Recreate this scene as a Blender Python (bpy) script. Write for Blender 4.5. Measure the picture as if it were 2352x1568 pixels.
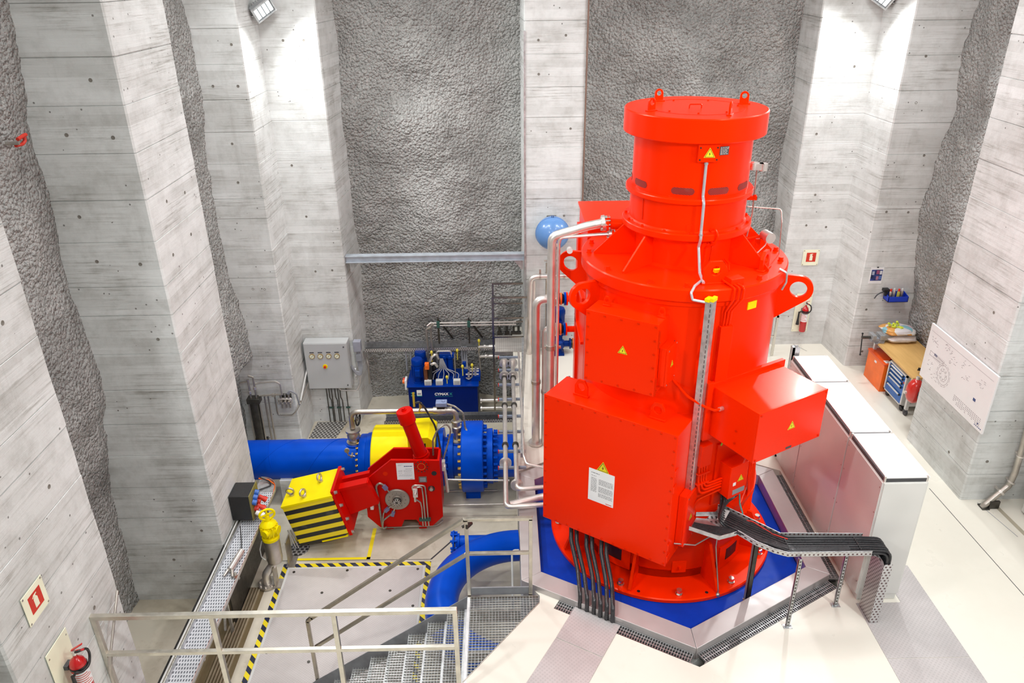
import bpy, bmesh, math, random
from math import pi, sin, cos, radians as rad, sqrt, atan2
from mathutils import Vector as V, Matrix, noise
random.seed(7)
S = bpy.context.scene
for o in list(bpy.data.objects): bpy.data.objects.remove(o)
COL = S.collection

# ---------------------------------------------------------------- camera, light, exposure
cd = bpy.data.cameras.new('camera'); cam = bpy.data.objects.new('camera', cd); COL.objects.link(cam)
cd.sensor_width = 36; cd.lens = 26.893; cd.clip_end = 100
yaw, pitch, roll = rad(0.61), rad(26.03), rad(-0.652)
fw = V((sin(yaw)*cos(pitch), cos(yaw)*cos(pitch), -sin(pitch)))
rt = V((cos(yaw), -sin(yaw), 0)); up = rt.cross(fw)
r2 = rt*cos(roll)+up*sin(roll); u2 = -rt*sin(roll)+up*cos(roll)
cam.matrix_world = Matrix.Translation((0, 0, 8)) @ Matrix((r2, u2, -fw)).transposed().to_4x4()
S.camera = cam
w = bpy.data.worlds.new('world'); S.world = w; w.use_nodes = True
w.node_tree.nodes['Background'].inputs[0].default_value = (1, 1, 1, 1)
w.node_tree.nodes['Background'].inputs[1].default_value = 0.25
vs = S.view_settings
S.display_settings.display_device = 'sRGB'
vs.view_transform = 'Standard'; vs.look = 'None'; vs.gamma = 1; vs.use_curve_mapping = False
vs.exposure = -0.5

def area(loc, target, sx, sy, power, col=(1, 1, 1), spread=180):
    l = bpy.data.lights.new('unseen_area_light', 'AREA'); l.shape = 'RECTANGLE'; l.size = sx; l.size_y = sy
    l.energy = power; l.color = col; l.spread = rad(spread)
    o = bpy.data.objects.new('unseen_area_light', l); COL.objects.link(o); o.location = loc
    o.rotation_euler = (V(target)-V(loc)).to_track_quat('-Z', 'Y').to_euler()
    return o
# unseen area lights: added overhead and front fill, side rows; then floodlights on the pillars
for X in (-2.6, 5.2):
    for Y in (6.5, 11.5):
        area((X, Y, 11.6), (X, Y, 0), 0.9, 2.6, 240, (.99, 1, 1), 140)  # broad overhead fill, added; no known lamps hang here
area((7.1, 11.8, 9.9), (-2.0, 11.8, 2.0), .4, 7.0, 520, (.98, 1, 1), 150)
area((-4.5, 12.5, 9.9), (4.5, 12.0, 2.0), .4, 6.0, 380, (.98, 1, 1), 150)
area((2.5, -1.5, 10.6), (2.6, 9.6, 2.5), 6.0, .8, 330, (.98, 1, 1), 120)  # unseen fill added above the camera to brighten the generator's front
def spot(loc, target, power, size=110, r=.12, blend=.6, col=(.99, 1, 1)):
    l = bpy.data.lights.new('flood_beam', 'SPOT'); l.energy = power; l.spot_size = rad(size); l.spot_blend = blend
    l.shadow_soft_size = r; l.color = col
    o = bpy.data.objects.new('flood_beam', l); COL.objects.link(o); o.location = loc
    o.rotation_euler = (V(target)-V(loc)).to_track_quat('-Z', 'Y').to_euler()
FLOODS = [((-4.2, 15.45, 7.25), (0.5, 11.5, 2.0)), ((7.0, 15.5, 7.36), (3.5, 11.0, 2.0))]
for a, b in FLOODS: spot(a, b, 800, 178, .12, 1.)
spot((-4.4, 3.2, 7.8), (1.6, 9.6, 0.5), 1100, 92, .2, .5)
spot((7.0, 3.2, 7.8), (2.2, 9.6, 0.5), 1500, 92, .2, .5)

# ---------------------------------------------------------------- mesh helpers
def frame(d, upv=None):
    d = V(d).normalized()
    if upv is not None and V(upv).cross(d).length < .02: upv = None
    a = V(upv) if upv is not None else (V((0, 0, 1)) if abs(d.z) < .95 else V((1, 0, 0)))
    x = a.cross(d).normalized(); return x, d.cross(x).normalized(), d
def mtx(o, x, y, z): return Matrix.Translation(o) @ Matrix((V(x), V(y), V(z))).transposed().to_4x4()
def RZ(o, deg): return Matrix.Translation(o) @ Matrix.Rotation(rad(deg), 4, 'Z')

class MB:
    def __init__(s): s.v = []; s.f = []
    def add(s, vs, fs, M=None):
        n = len(s.v)
        s.v += [tuple(M @ V(p)) if M else tuple(p) for p in vs]
        s.f += [tuple(i+n for i in f) for f in fs]; return s
    def bx(s, x0, y0, z0, x1, y1, z1, M=None):
        vs = [(x, y, z) for z in (z0, z1) for y in (y0, y1) for x in (x0, x1)]
        return s.add(vs, [(0, 2, 3, 1), (4, 5, 7, 6), (0, 1, 5, 4), (2, 6, 7, 3), (0, 4, 6, 2), (1, 3, 7, 5)], M)
    def box(s, c, d, M=None):
        return s.bx(c[0]-d[0]/2, c[1]-d[1]/2, c[2]-d[2]/2, c[0]+d[0]/2, c[1]+d[1]/2, c[2]+d[2]/2, M)
    def prism(s, poly, h0, h1, M=None):
        n = len(poly)
        a = sum(poly[i][0]*poly[(i+1) % n][1]-poly[(i+1) % n][0]*poly[i][1] for i in range(n))
        if a < 0: poly = poly[::-1]
        vs = [(x, y, h0) for x, y in poly]+[(x, y, h1) for x, y in poly]
        fs = [tuple(range(n))[::-1], tuple(range(n, 2*n))]+[(i, (i+1) % n, n+(i+1) % n, n+i) for i in range(n)]
        return s.add(vs, fs, M)
    def holed(s, poly, hc, hr, h0, h1, M=None, n=40):
        """plate with a round hole; outline must be star shaped about the hole"""
        out = []; m = len(poly); angs = sorted(set([round(2*pi*i/n-pi, 5) for i in range(n)]+[round(atan2(p[1]-hc[1], p[0]-hc[0]), 5) for p in poly]))
        for a in angs:
            dx, dy = cos(a), sin(a); best = None
            for i in range(m):
                x1, y1 = poly[i][0]-hc[0], poly[i][1]-hc[1]; x2, y2 = poly[(i+1) % m][0]-hc[0], poly[(i+1) % m][1]-hc[1]
                ex, ey = x2-x1, y2-y1; den = dx*ey-dy*ex
                if abs(den) < 1e-12: continue
                t = (x1*ey-y1*ex)/den; u = (x1*dy-y1*dx)/den
                if t > 0 and -1e-4 <= u <= 1.0001 and (best is None or t > best): best = t
            out.append((hc[0]+dx*best, hc[1]+dy*best))
        inn = [(hc[0]+hr*cos(a), hc[1]+hr*sin(a)) for a in angs]
        return s.ringp(out, inn, h0, h1, M)
    def ringp(s, out, inn, h0, h1, M=None):
        n = len(out)
        vs = [(x, y, h) for h in (h0, h1) for P in (out, inn) for x, y in P]
        fs = []
        for i in range(n):
            j = (i+1) % n
            fs += [(i, j, 2*n+j, 2*n+i), (n+i, 3*n+i, 3*n+j, n+j), (2*n+i, 2*n+j, 3*n+j, 3*n+i), (i, n+i, n+j, j)]
        return s.add(vs, fs, M)
    def cyl(s, p0, p1, r0, r1=None, n=16, rot=0):
        r1 = r0 if r1 is None else r1
        p0, p1 = V(p0), V(p1); x, y, d = frame(p1-p0)
        vs = [p+x*r*cos(2*pi*i/n+rot)+y*r*sin(2*pi*i/n+rot) for p, r in ((p0, r0), (p1, r1)) for i in range(n)]
        return s.add(vs, [tuple(range(n))[::-1], tuple(range(n, 2*n))]+[(i, (i+1) % n, n+(i+1) % n, n+i) for i in range(n)])
    def lathe(s, prof, o=(0, 0, 0), d=(0, 0, 1), n=32, a0=0, a1=2*pi, upv=None):
        x, y, z = frame(d, upv); o = V(o); full = abs(a1-a0-2*pi) < 1e-6; m = n if full else n+1
        vs = []; k = len(prof)
        for i in range(m):
            a = a0+(a1-a0)*i/n
            for r, h in prof: vs.append(o+x*r*cos(a)+y*r*sin(a)+z*h)
        fs = []
        for i in range(n):
            j = (i+1) % m
            for q in range(k-1):
                fs.append((i*k+q, j*k+q, j*k+q+1, i*k+q+1))
        if k >= 4 and abs(prof[0][0]-prof[-1][0]) < 1e-6 and prof[0][0] > 1e-6:
            fs += [(i*k+k-1, ((i+1) % m)*k+k-1, ((i+1) % m)*k, i*k) for i in range(n)]
        elif full:
            if prof[0][0] > 1e-6: fs.append(tuple(i*k for i in range(m))[::-1])
            if prof[-1][0] > 1e-6: fs.append(tuple(i*k+k-1 for i in range(m)))
        return s.add(vs, fs)
    def sphere(s, c, r, n=20, sc=(1, 1, 1)):
        k = n//2; vs = [V(c)+V((r*sc[0]*sin(pi*j/k)*cos(2*pi*i/n), r*sc[1]*sin(pi*j/k)*sin(2*pi*i/n), r*sc[2]*cos(pi*j/k))) for i in range(n) for j in range(k+1)]
        return s.add(vs, [(i*(k+1)+j, i*(k+1)+j+1, ((i+1) % n)*(k+1)+j+1, ((i+1) % n)*(k+1)+j) for i in range(n) for j in range(k)])
    def tube(s, path, r, n=10, bend=0, seg=5, closed=False, sq=False):
        P = [V(p) for p in path]
        if bend:
            Q = [P[0]]
            for i in range(1, len(P)-1):
                a, b, c = P[i-1], P[i], P[i+1]; u, w_ = (a-b), (c-b)
                ang = u.angle(w_, pi)
                if ang > pi-.02: Q.append(b); continue
                t = min(bend/math.tan(ang/2), u.length*.49, w_.length*.49)
                s0, s1 = b+u.normalized()*t, b+w_.normalized()*t
                for k in range(seg+1):
                    q = k/seg; Q.append(s0*(1-q)**2+b*2*q*(1-q)+s1*q*q)
            P = Q+[P[-1]]
        m = len(P); T = []
        for i in range(m):
            a = P[(i-1) % m] if closed or i else P[0]; b = P[(i+1) % m] if closed or i < m-1 else P[-1]
            T.append((b-a).normalized())
        x, y, _ = frame(T[0]); vs = []
        ph = pi/4 if sq else 0
        for i in range(m):
            if i:
                q = T[i-1].rotation_difference(T[i]); x = q @ x; y = q @ y
            f = 1
            if sq and 0 < i < m-1: f = 1/max(.4, cos((P[i]-P[i-1]).angle(P[i+1]-P[i], 0)/2))
            for k in range(n):
                a = 2*pi*k/n+ph; vs.append(P[i]+x*r*cos(a)+y*r*sin(a))
        fs = []
        for i in range(m if closed else m-1):
            j = (i+1) % m
            fs += [(i*n+k, i*n+(k+1) % n, j*n+(k+1) % n, j*n+k) for k in range(n)]
        if not closed: fs += [tuple(range(n))[::-1], tuple((m-1)*n+k for k in range(n))]
        return s.add(vs, fs)
    def hexbolt(s, p, d, r, h):
        p = V(p); d = V(d).normalized()
        s.cyl(p, p+d*h*.25, r*1.25, n=12); return s.cyl(p+d*h*.25, p+d*h, r, n=6)
    def bar(s, a, b, w_, h, upv=(0, 0, 1)):
        a, b = V(a), V(b); d = b-a; x, y, z = frame(d, upv)
        return s.bx(-w_/2, -h/2, 0, w_/2, h/2, d.length, mtx(a, x, y, z))

LOC = {}
def rootloc(o):
    while o.parent: o = o.parent
    return V(o.location)
def obj(name, mb, mat, parent=None, smooth=35, bevel=0, label=None, kind=None, seg=2):
    me = bpy.data.meshes.new(name)
    if parent: off = rootloc(parent)
    else:
        xs = [p[0] for p in mb.v]; ys = [p[1] for p in mb.v]; zs = [p[2] for p in mb.v]
        off = V(((min(xs)+max(xs))/2, (min(ys)+max(ys))/2, min(zs)))
    me.from_pydata([(p[0]-off.x, p[1]-off.y, p[2]-off.z) for p in mb.v], [], mb.f)
    me.update()
    bm = bmesh.new(); bm.from_mesh(me); bmesh.ops.recalc_face_normals(bm, faces=bm.faces); bm.to_mesh(me); bm.free()
    if smooth:
        me.polygons.foreach_set('use_smooth', [True]*len(me.polygons))
        me.set_sharp_from_angle(angle=rad(smooth))
    me.materials.append(mat)
    o = bpy.data.objects.new(name, me); COL.objects.link(o)
    if parent: o.parent = parent
    else: o.location = off
    if bevel:
        b = o.modifiers.new('bevel', 'BEVEL'); b.width = bevel; b.segments = seg; b.limit_method = 'ANGLE'; b.angle_limit = rad(40); b.harden_normals = False
    if label: o['label'] = label
    if kind: o['kind'] = kind
    return o
def tag(o, label, cat, group=None):
    o['label'] = label; o['category'] = cat
    if group: o['group'] = group
    return o
def thing(name, label, cat, loc, group=None):
    o = bpy.data.objects.new(name, None); COL.objects.link(o); o.location = loc; o.empty_display_size = .1
    return tag(o, label, cat, group)
def struct(name, mb, mat, parent=None, smooth=35, bevel=0):
    o = obj(name, mb, mat, parent, smooth, bevel)
    if not parent: o['kind'] = 'structure'
    return o
def dup(o, delta, label=None, parent=None):
    """copy of a thing or part with its children, shifted by delta"""
    c = o.copy(); COL.objects.link(c)
    if parent is None: c.location = V(o.location)+V(delta)
    else: c.parent = parent
    if label: c['label'] = label
    for ch in list(o.children): dup(ch, (0, 0, 0), None, c)
    return c
def shift(o, delta, parent=None):
    """mesh copy of a PART moved inside its thing"""
    c = o.copy(); COL.objects.link(c); c.parent = parent or o.parent; c.location = V(o.location)+V(delta); return c

# ---------------------------------------------------------------- materials
def nt(name):
    m = bpy.data.materials.new(name); m.use_nodes = True; t = m.node_tree
    return m, t, t.nodes['Principled BSDF']
class N:
    def __init__(s, t): s.t = t
    def n(s, ty, ins=None, **kw):
        x = s.t.nodes.new(ty)
        for k, v in kw.items(): setattr(x, k, v)
        for k, v in (ins or {}).items():
            if isinstance(v, bpy.types.NodeSocket): s.t.links.new(v, x.inputs[k])
            else: x.inputs[k].default_value = v
        return x
    def pos(s, sc=(1, 1, 1), rot=(0, 0, 0), obj_=False):
        g = s.n('ShaderNodeTexCoord').outputs['Object'] if obj_ else s.n('ShaderNodeNewGeometry').outputs['Position']
        return s.n('ShaderNodeMapping', {'Vector': g, 'Scale': sc, 'Rotation': rot}).outputs[0]
    def noise(s, vec, sc, det=3, ro=.5): return s.n('ShaderNodeTexNoise', {'Vector': vec, 'Scale': sc, 'Detail': det, 'Roughness': ro}).outputs[0]
    def ramp(s, fac, a, b, lo=0., hi=1.):
        return s.n('ShaderNodeMapRange', {0: fac, 1: a, 2: b, 3: lo, 4: hi}).outputs[0]
    def math(s, op, a, b=0.): return s.n('ShaderNodeMath', {0: a, 1: b}, operation=op).outputs[0]
    def mix(s, fac, a, b, bt='MIX'):
        x = s.n('ShaderNodeMix', {0: fac, 6: a, 7: b}, data_type='RGBA', blend_type=bt); return x.outputs[2]
    def bump(s, h, st, d): return s.n('ShaderNodeBump', {'Height': h, 'Strength': st, 'Distance': d}).outputs[0]
def c4(c): return (c[0], c[1], c[2], 1)
def pm(name, col, rough=.5, metal=0., var=.08, sc=3., coat=0., bump=0., bsc=60., spec=.5, tint=None):
    """painted / metal surface with a slight procedural variation of tone and gloss"""
    m, t, b = nt(name); k = N(t)
    p = k.pos(); f = k.noise(p, sc, 4 if var > .04 else 0)
    b.inputs['Base Color'].default_value = c4(col)
    c2 = tuple(max(0, x*(1-var*2)) for x in col); c3 = tuple(min(1, x*(1+var)) for x in col)
    t.links.new(k.mix(k.ramp(f, .3, .7), c4(c2), c4(c3)), b.inputs['Base Color'])
    b.inputs['Roughness'].default_value = rough
    if var > .04: t.links.new(k.ramp(k.noise(p, sc*3, 3), .3, .7, rough*.85, min(1, rough*1.15)), b.inputs['Roughness'])
    b.inputs['Metallic'].default_value = metal; b.inputs['Coat Weight'].default_value = coat; b.inputs['Coat Roughness'].default_value = .12
    b.inputs['Specular IOR Level'].default_value = spec
    if tint: b.inputs["Specular Tint"].default_value = c4(tint)
    if bump: t.links.new(k.bump(k.noise(p, bsc, 2), bump, .01), b.inputs['Normal'])
    return m

def concrete(name, light, dark, streak=1.):
    """board-marked fair-faced concrete: board tone, clustered grain, stains, blow holes"""
    m, t, b = nt(name); k = N(t)
    p = k.pos(); sx = k.n('ShaderNodeSeparateXYZ', {0: p})
    board = k.math('FLOOR', k.math('MULTIPLY', sx.outputs[2], 6.6))
    wn = k.n('ShaderNodeTexNoise', {'Vector': k.n('ShaderNodeCombineXYZ', {0: k.math('MULTIPLY', board, 3.7), 1: k.math('MULTIPLY', k.math('ADD', sx.outputs[0], sx.outputs[1]), .35)}).outputs[0], 'Scale': 1.3, 'Detail': 1.}).outputs[0]
    big = k.noise(p, .5, 5, .62); mid = k.noise(p, 3.2, 6, .7)
    g1 = k.noise(k.pos((1.0, 1.0, 34)), 1., 8, .74); g2 = k.noise(k.pos((1.6, 1.6, 95)), 1., 6, .75)
    ver = k.noise(k.pos((5, 5, .30)), 1., 5, .65)
    cl = k.ramp(k.noise(k.pos((.9, .9, 2.2)), .9, 4, .6), .40, .66)
    f = k.math('MULTIPLY', k.ramp(wn, .38, .68), .24)
    f = k.math('ADD', f, k.math('MULTIPLY', k.ramp(big, .44, .74), .34))
    f = k.math('ADD', f, k.math('MULTIPLY', k.ramp(mid, .46, .76), .30))
    f = k.math('ADD', f, k.math('MULTIPLY', k.ramp(ver, .58, .80), .18))
    f = k.math('ADD', f, k.math('MULTIPLY', k.math('MULTIPLY', k.ramp(g1, .50, .70), cl), .85*streak))
    col = k.mix(f, c4(light), c4(dark))
    sc_ = k.math('MULTIPLY', k.ramp(g2, .60, .70), k.math('ADD', k.math('MULTIPLY', cl, .95), .16))
    col = k.mix(k.math('MULTIPLY', sc_, streak), col, c4(tuple(x*.42 for x in dark)))
    vo = k.n('ShaderNodeTexVoronoi', {'Vector': p, 'Scale': 6., 'Randomness': 1.}).outputs['Distance']
    hh = k.math('MULTIPLY', k.math('LESS_THAN', vo, .085), k.math('GREATER_THAN', k.noise(p, 1.7, 2), .5))
    col = k.mix(k.math('MULTIPLY', hh, .75), col, (.10, .09, .08, 1))
    t.links.new(col, b.inputs['Base Color']); b.inputs['Roughness'].default_value = .8; b.inputs['Specular IOR Level'].default_value = .25
    h = k.math('SUBTRACT', k.math('ADD', k.math('MULTIPLY', g1, .5), k.math('MULTIPLY', mid, .4)), k.math('MULTIPLY', hh, .8))
    t.links.new(k.bump(h, .45, .02), b.inputs['Normal'])
    return m
def shotcrete(name, light, dark):
    m, t, b = nt(name); k = N(t); p = k.pos()
    gr = k.noise(p, 24., 3, .6); big = k.noise(p, .8, 4, .6)
    vo = k.n('ShaderNodeTexVoronoi', {'Vector': p, 'Scale': 17., 'Randomness': 1.}).outputs['Distance']
    col = k.mix(k.ramp(gr, .25, .75), c4(tuple(x*.5+y*.5 for x, y in zip(dark, light))), c4(light))
    col = k.mix(k.math('MULTIPLY', k.ramp(big, .42, .72), .6), col, c4(dark))
    col = k.mix(k.math('MULTIPLY', k.ramp(k.noise(p, 2.3, 3), .66, .74), .25), col, (.75, .73, .68, 1))
    t.links.new(col, b.inputs['Base Color']); b.inputs['Roughness'].default_value = .72; b.inputs['Specular IOR Level'].default_value = .4
    vo2 = k.n('ShaderNodeTexVoronoi', {'Vector': p, 'Scale': 33., 'Randomness': 1.}).outputs['Distance']
    h = k.math('ADD', k.math('ADD', k.math('MULTIPLY', vo, -1.), k.math('MULTIPLY', vo2, -.4)), k.math('MULTIPLY', gr, .35))
    t.links.new(k.bump(h, 1., .075), b.inputs['Normal'])
    return m
def checker(name, col, sc=38., rot=.785, strength=.35, rough=.38, metal=.35, contrast=.25):
    """pressed tear plate: crossed lozenges"""
    m, t, b = nt(name); k = N(t)
    p = k.pos((1, 1, 1), (0, 0, rot)); sx = k.n('ShaderNodeSeparateXYZ', {0: p})
    X = k.math('MULTIPLY', sx.outputs[0], sc); Y = k.math('MULTIPLY', sx.outputs[1], sc)
    a = k.math('MULTIPLY', k.math('SINE', k.math('MULTIPLY', X, pi)), k.math('SINE', k.math('MULTIPLY', Y, pi)))
    hx = k.math('GREATER_THAN', k.math('ABSOLUTE', a), .55)
    f = k.noise(k.pos(), 1.6, 5, .6)
    base = k.mix(k.ramp(f, .3, .75), c4(col), c4(tuple(x*.78 for x in col)))
    base = k.mix(k.math('MULTIPLY', hx, contrast), base, c4(tuple(x*.6 for x in col)))
    t.links.new(base, b.inputs['Base Color']); b.inputs['Metallic'].default_value = metal; b.inputs['Roughness'].default_value = rough
    t.links.new(k.bump(hx, strength, .004), b.inputs['Normal'])
    return m
def perforated(name, col, sx=26., sy=14., thr=.45, hole=(.03, .03, .035), metal=.7, rough=.35, axes=(0, 1), stag=True):
    m, t, b = nt(name); k = N(t)
    s_ = k.n('ShaderNodeSeparateXYZ', {0: k.pos()})
    X = k.math('MULTIPLY', s_.outputs[axes[0]], sx); Y = k.math('MULTIPLY', s_.outputs[axes[1]], sy)
    if stag: X = k.math('ADD', X, k.math('MULTIPLY', k.math('FLOOR', Y), .5))
    fx = k.math('ABSOLUTE', k.math('SUBTRACT', k.math('FRACT', X), .5)); fy = k.math('ABSOLUTE', k.math('SUBTRACT', k.math('FRACT', Y), .5))
    h = k.math('MULTIPLY', k.math('LESS_THAN', fx, thr*.5), k.math('LESS_THAN', fy, thr*.62))
    f = k.noise(k.pos(), 2.5, 4)
    base = k.mix(k.ramp(f, .3, .7), c4(tuple(x*.85 for x in col)), c4(col))
    t.links.new(k.mix(h, base, c4(hole)), b.inputs['Base Color'])
    t.links.new(k.math('MULTIPLY', k.math('SUBTRACT', 1., h), metal), b.inputs['Metallic']); b.inputs['Roughness'].default_value = rough
    return m
def stripes(name, c1, c2, period, vec, frac=.5, rough=.45):
    """printed hazard stripes, period along vec"""
    m, t, b = nt(name); k = N(t)
    s_ = k.n('ShaderNodeVectorMath', {0: k.pos(), 1: vec}, operation='DOT_PRODUCT').outputs['Value']
    h = k.math('LESS_THAN', k.math('FRACT', k.math('DIVIDE', s_, period)), frac)
    f = k.noise(k.pos(), 5., 4)
    t.links.new(k.mix(k.math('MULTIPLY', k.ramp(f, .58, .8), .12), k.mix(h, c4(c1), c4(c2)), (.4, .38, .33, 1)), b.inputs['Base Color'])
    b.inputs['Roughness'].default_value = rough
    return m
def floorpaint(name, col, dirt, amt, rough=.32, sc=.5):
    m, t, b = nt(name); k = N(t); p = k.pos()
    f = k.math('MULTIPLY', k.ramp(k.noise(p, sc, 6, .62), .45, .72), amt)
    f2 = k.math('MULTIPLY', k.ramp(k.noise(p, sc*5, 5, .7), .58, .78), amt*.6)
    col_ = k.mix(k.math('ADD', f, f2), c4(col), c4(dirt))
    t.links.new(col_, b.inputs['Base Color'])
    t.links.new(k.ramp(k.noise(p, 2, 4), .3, .7, rough*.8, rough*1.3), b.inputs['Roughness'])
    return m

CON = concrete('cast_concrete', (.74, .755, .745), (.26, .25, .22))
SHOT = shotcrete('sprayed_concrete', (.56, .555, .535), (.17, .165, .155))
FLOOR = floorpaint('cream_floor_paint', (.75, .72, .635), (.55, .50, .40), .22)
FLOORL = floorpaint('cream_pit_floor_paint', (.66, .61, .50), (.26, .205, .125), .75, .4, .55)
RED = pm('signal_orange_paint', (.95, .023, .0002), .30, 0, .015, 1, .06, 0, 60, .32, (1, .22, .03))
REDD = pm('vermilion_edge_paint', (.70, .018, .0008), .34, 0, .02, 1, .0, 0, 60, .35, (1, .25, .05))
CRIM = pm('crimson_paint', (.58, .003, .001), .35, 0, .04, 2, .0, 0, 60, .35, (1, .2, .1))
BLUE = pm('ultramarine_paint', (.0, .062, .52), .34, 0, .08, 2, 0, .12, 50, .4, (.15, .4, 1))
BLUEF = pm('blue_floor_paint', (.002, .038, .40), .38, 0, .06, 4, 0, .2, 70, .4, (.2, .4, 1))
NAVY = pm('navy_tank_paint', (.0006, .009, .13), .35, 0, .06, 3, .0, 0, 60, .4, (.2, .4, 1))
SKY = pm('light_blue_paint', (.12, .28, .60), .3, 0, .04, 3, .3)
YEL = pm('bright_yellow_paint', (.90, .73, .002), .38, 0, .05, 3, .0, 0, 60, .35, (1, .9, .2))
STEEL = pm('stainless_steel', (.78, .74, .70), .38, .85, .06, 5)
STEELD = pm('brushed_dull_steel', (.54, .50, .45), .40, .9, .1, 6)
ALU = pm('aluminium_rail', (.68, .66, .60), .3, 1., .05, 4)
GALV = pm('galvanised_steel', (.60, .61, .62), .4, .85, .14, 14)
DARKM = pm('dark_metal', (.10, .095, .085), .4, .8, .15, 8)
BLACK = pm('black_rubber', (.012, .012, .013), .45, 0, .1, 6)
CABLE = pm('black_cable_sheath', (.03, .03, .033), .30, 0, .15, 12)
WHITE = pm('white_enamel', (.86, .86, .86), .3, 0, .02, 3)
LGREY = pm('light_grey_enamel', (.62, .62, .60), .35, 0, .03, 3)
CABG = pm('cabinet_grey_enamel', (.70, .69, .66), .28, 0, .02, 3, .1)
GREY = pm('mid_grey_plastic', (.30, .31, .34), .5, 0, .06, 5)
DGREY = pm('dark_grey_plastic', (.06, .06, .065), .5, 0, .08, 5)
PAPER = pm('white_paper', (.85, .85, .86), .6, 0, .02, 5)
INK = pm('printed_ink', (.12, .12, .13), .6)
INKB = pm('blue_printed_ink', (.05, .08, .22), .6)
CREAM = pm('glow_cream_plate', (.86, .86, .66), .5, 0, .03, 4)
SIGNR = pm('sign_red', (.62, .03, .012), .45)
WARN = pm('warning_yellow', (.85, .72, .01), .45)
ORNG = pm('orange_plastic', (.92, .16, .01), .4)
WOOD = None

# ================================================================ SETTING
def lerp(tab, z):
    if z >= tab[0][1]: return tab[0][0]
    for (a, za), (b, zb) in zip(tab, tab[1:]):
        if z >= zb: return b+(a-b)*(z-zb)/(za-zb)
    return tab[-1][0]
PL1 = [(-5.90, 8.5), (-5.94, 7.7), (-5.99, 6.75), (-6.09, 6.0), (-6.06, 5.2), (-6.14, 4.4), (-6.11, 2.9), (-6.09, 2.2), (-6.2, 1.7), (-6.26, 1.2), (-6.36, .7), (-6.47, -.6), (-6.47, -1.9)]
PL2 = [(-5.60, 7.5), (-5.56, 6.4), (-5.52, 6.0), (-5.55, 5.6), (-5.66, 5.0), (-5.70, 4.1), (-5.65, 3.0), (-5.63, 2.4), (-5.56, 1.8), (-5.51, 1.1), (-5.49, .5), (-5.86, .1), (-5.92, -1.9)]
PR = [(8.56, 7.4), (8.58, 6.7), (8.53, 6.1), (8.6, 5.55), (8.51, 4.6), (8.42, 3.5), (8.47, 2.84), (8.58, 2.44), (8.63, 1.96), (8.68, 1.3), (8.74, .8), (8.74, 0)]
def nz(x, y, z, s): return noise.noise(V((x*s, y*s, z*s)))
def grains(x, y, z):
    a = nz(x, y, z, 6.2); b = nz(x+9, y, z, 13); c = nz(x, y+5, z, 3.1)
    return .022*a+.018*b+.03*c
def rough(name, kind, u0, u1, z0, z1, fn, step=.042):
    nu = int((u1-u0)/step)+1; nv = int((z1-z0)/step)+1; mb = MB()
    for j in range(nv):
        for i in range(nu):
            u = u0+(u1-u0)*i/(nu-1); z_ = z0+(z1-z0)*j/(nv-1); d = fn(u, z_)
            if kind == 'X': mb.v.append((d, u, z_))
            else: mb.v.append((u, d, z_))
    mb.f = [(j*nu+i, j*nu+i+1, (j+1)*nu+i+1, (j+1)*nu+i) for j in range(nv-1) for i in range(nu-1)]
    return struct(name, mb, SHOT, smooth=180)
def fl(y, z):
    t = min(1, max(0, (y-10.3)/3.6)); b = lerp(PL1, z)*(1-t)+lerp(PL2, z)*t
    return b+.06*nz(1, y, z, .9)+grains(-6, y, z)
rough('wall_left', 'X', 6.9, 15.0, -1.9, 11.4, fl)
rough('wall_right', 'X', 11.7, 15.0, 0, 11.4, lambda y, z: lerp(PR, z)+.10*nz(3, y, z, 1.0)-grains(8, y, z))
fb = lambda x, z: 17.15+.30*nz(x, 5, z, .55)+.14*nz(x, 8, z, 1.2)-grains(x, 17, z)
rough('wall_back', 'Y', -3.75, .7, -1.9, 11.4, fb)
rough('wall_back', 'Y', 1.5, 6.6, -.1, 11.4, fb)

JOINTS = [-1.3, -.7, -.1, .5, 1.107, 1.715, 2.31, 2.906, 3.55, 3.976, 4.64, 5.248, 5.857, 6.462, 7.067, 7.67, 8.28, 8.88, 9.49, 10.1, 10.7]
def pillar(name, poly, z0=-1.9, z1=11.4, ch=.022, chamf=None, mat=None):
    """cast in lifts: each lift joint is a real recessed groove round the pillar"""
    n = len(poly); P = []
    for i in range(n):
        a, b, c = V(poly[i-1]), V(poly[i]), V(poly[(i+1) % n])
        if chamf is None or i in chamf: P += [b+(a-b).normalized()*ch, b+(c-b).normalized()*ch]
        else: P.append(b)
    cx = sum(p.x for p in P)/len(P); cy = sum(p.y for p in P)/len(P)
    def ring(z, d):
        return [(p.x-(p.x-cx)/max(.3, abs(p.x-cx))*d, p.y-(p.y-cy)/max(.3, abs(p.y-cy))*d, z) for p in P]
    L = [ring(z0, 0)]; k = 0
    for j in JOINTS:
        if z0+.1 < j < z1:
            jj = j+.012*sin(cx*3+j*7+cy); k += 1; g = .012 if k % 3 else .02
            L += [ring(jj-g/2, 0), ring(jj-g/4, .013), ring(jj+g/4, .013), ring(jj+g/2, .004*((k*7) % 3-1))]
            L += [ring(min(z1, jj+.25), .003*((k*5) % 3-1))]
    L.append(ring(z1, 0)); m = len(P); mb = MB()
    for r_ in L: mb.v += r_
    mb.f = [tuple(range(m))]+[(i*m+q, i*m+(q+1) % m, (i+1)*m+(q+1) % m, (i+1)*m+q) for i in range(len(L)-1) for q in range(m)]+[tuple((len(L)-1)*m+q for q in range(m))]
    return struct(name, mb, mat or CON, smooth=20)
HOLE = pm('tie_hole_dark', (.20, .185, .16), .8)
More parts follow.
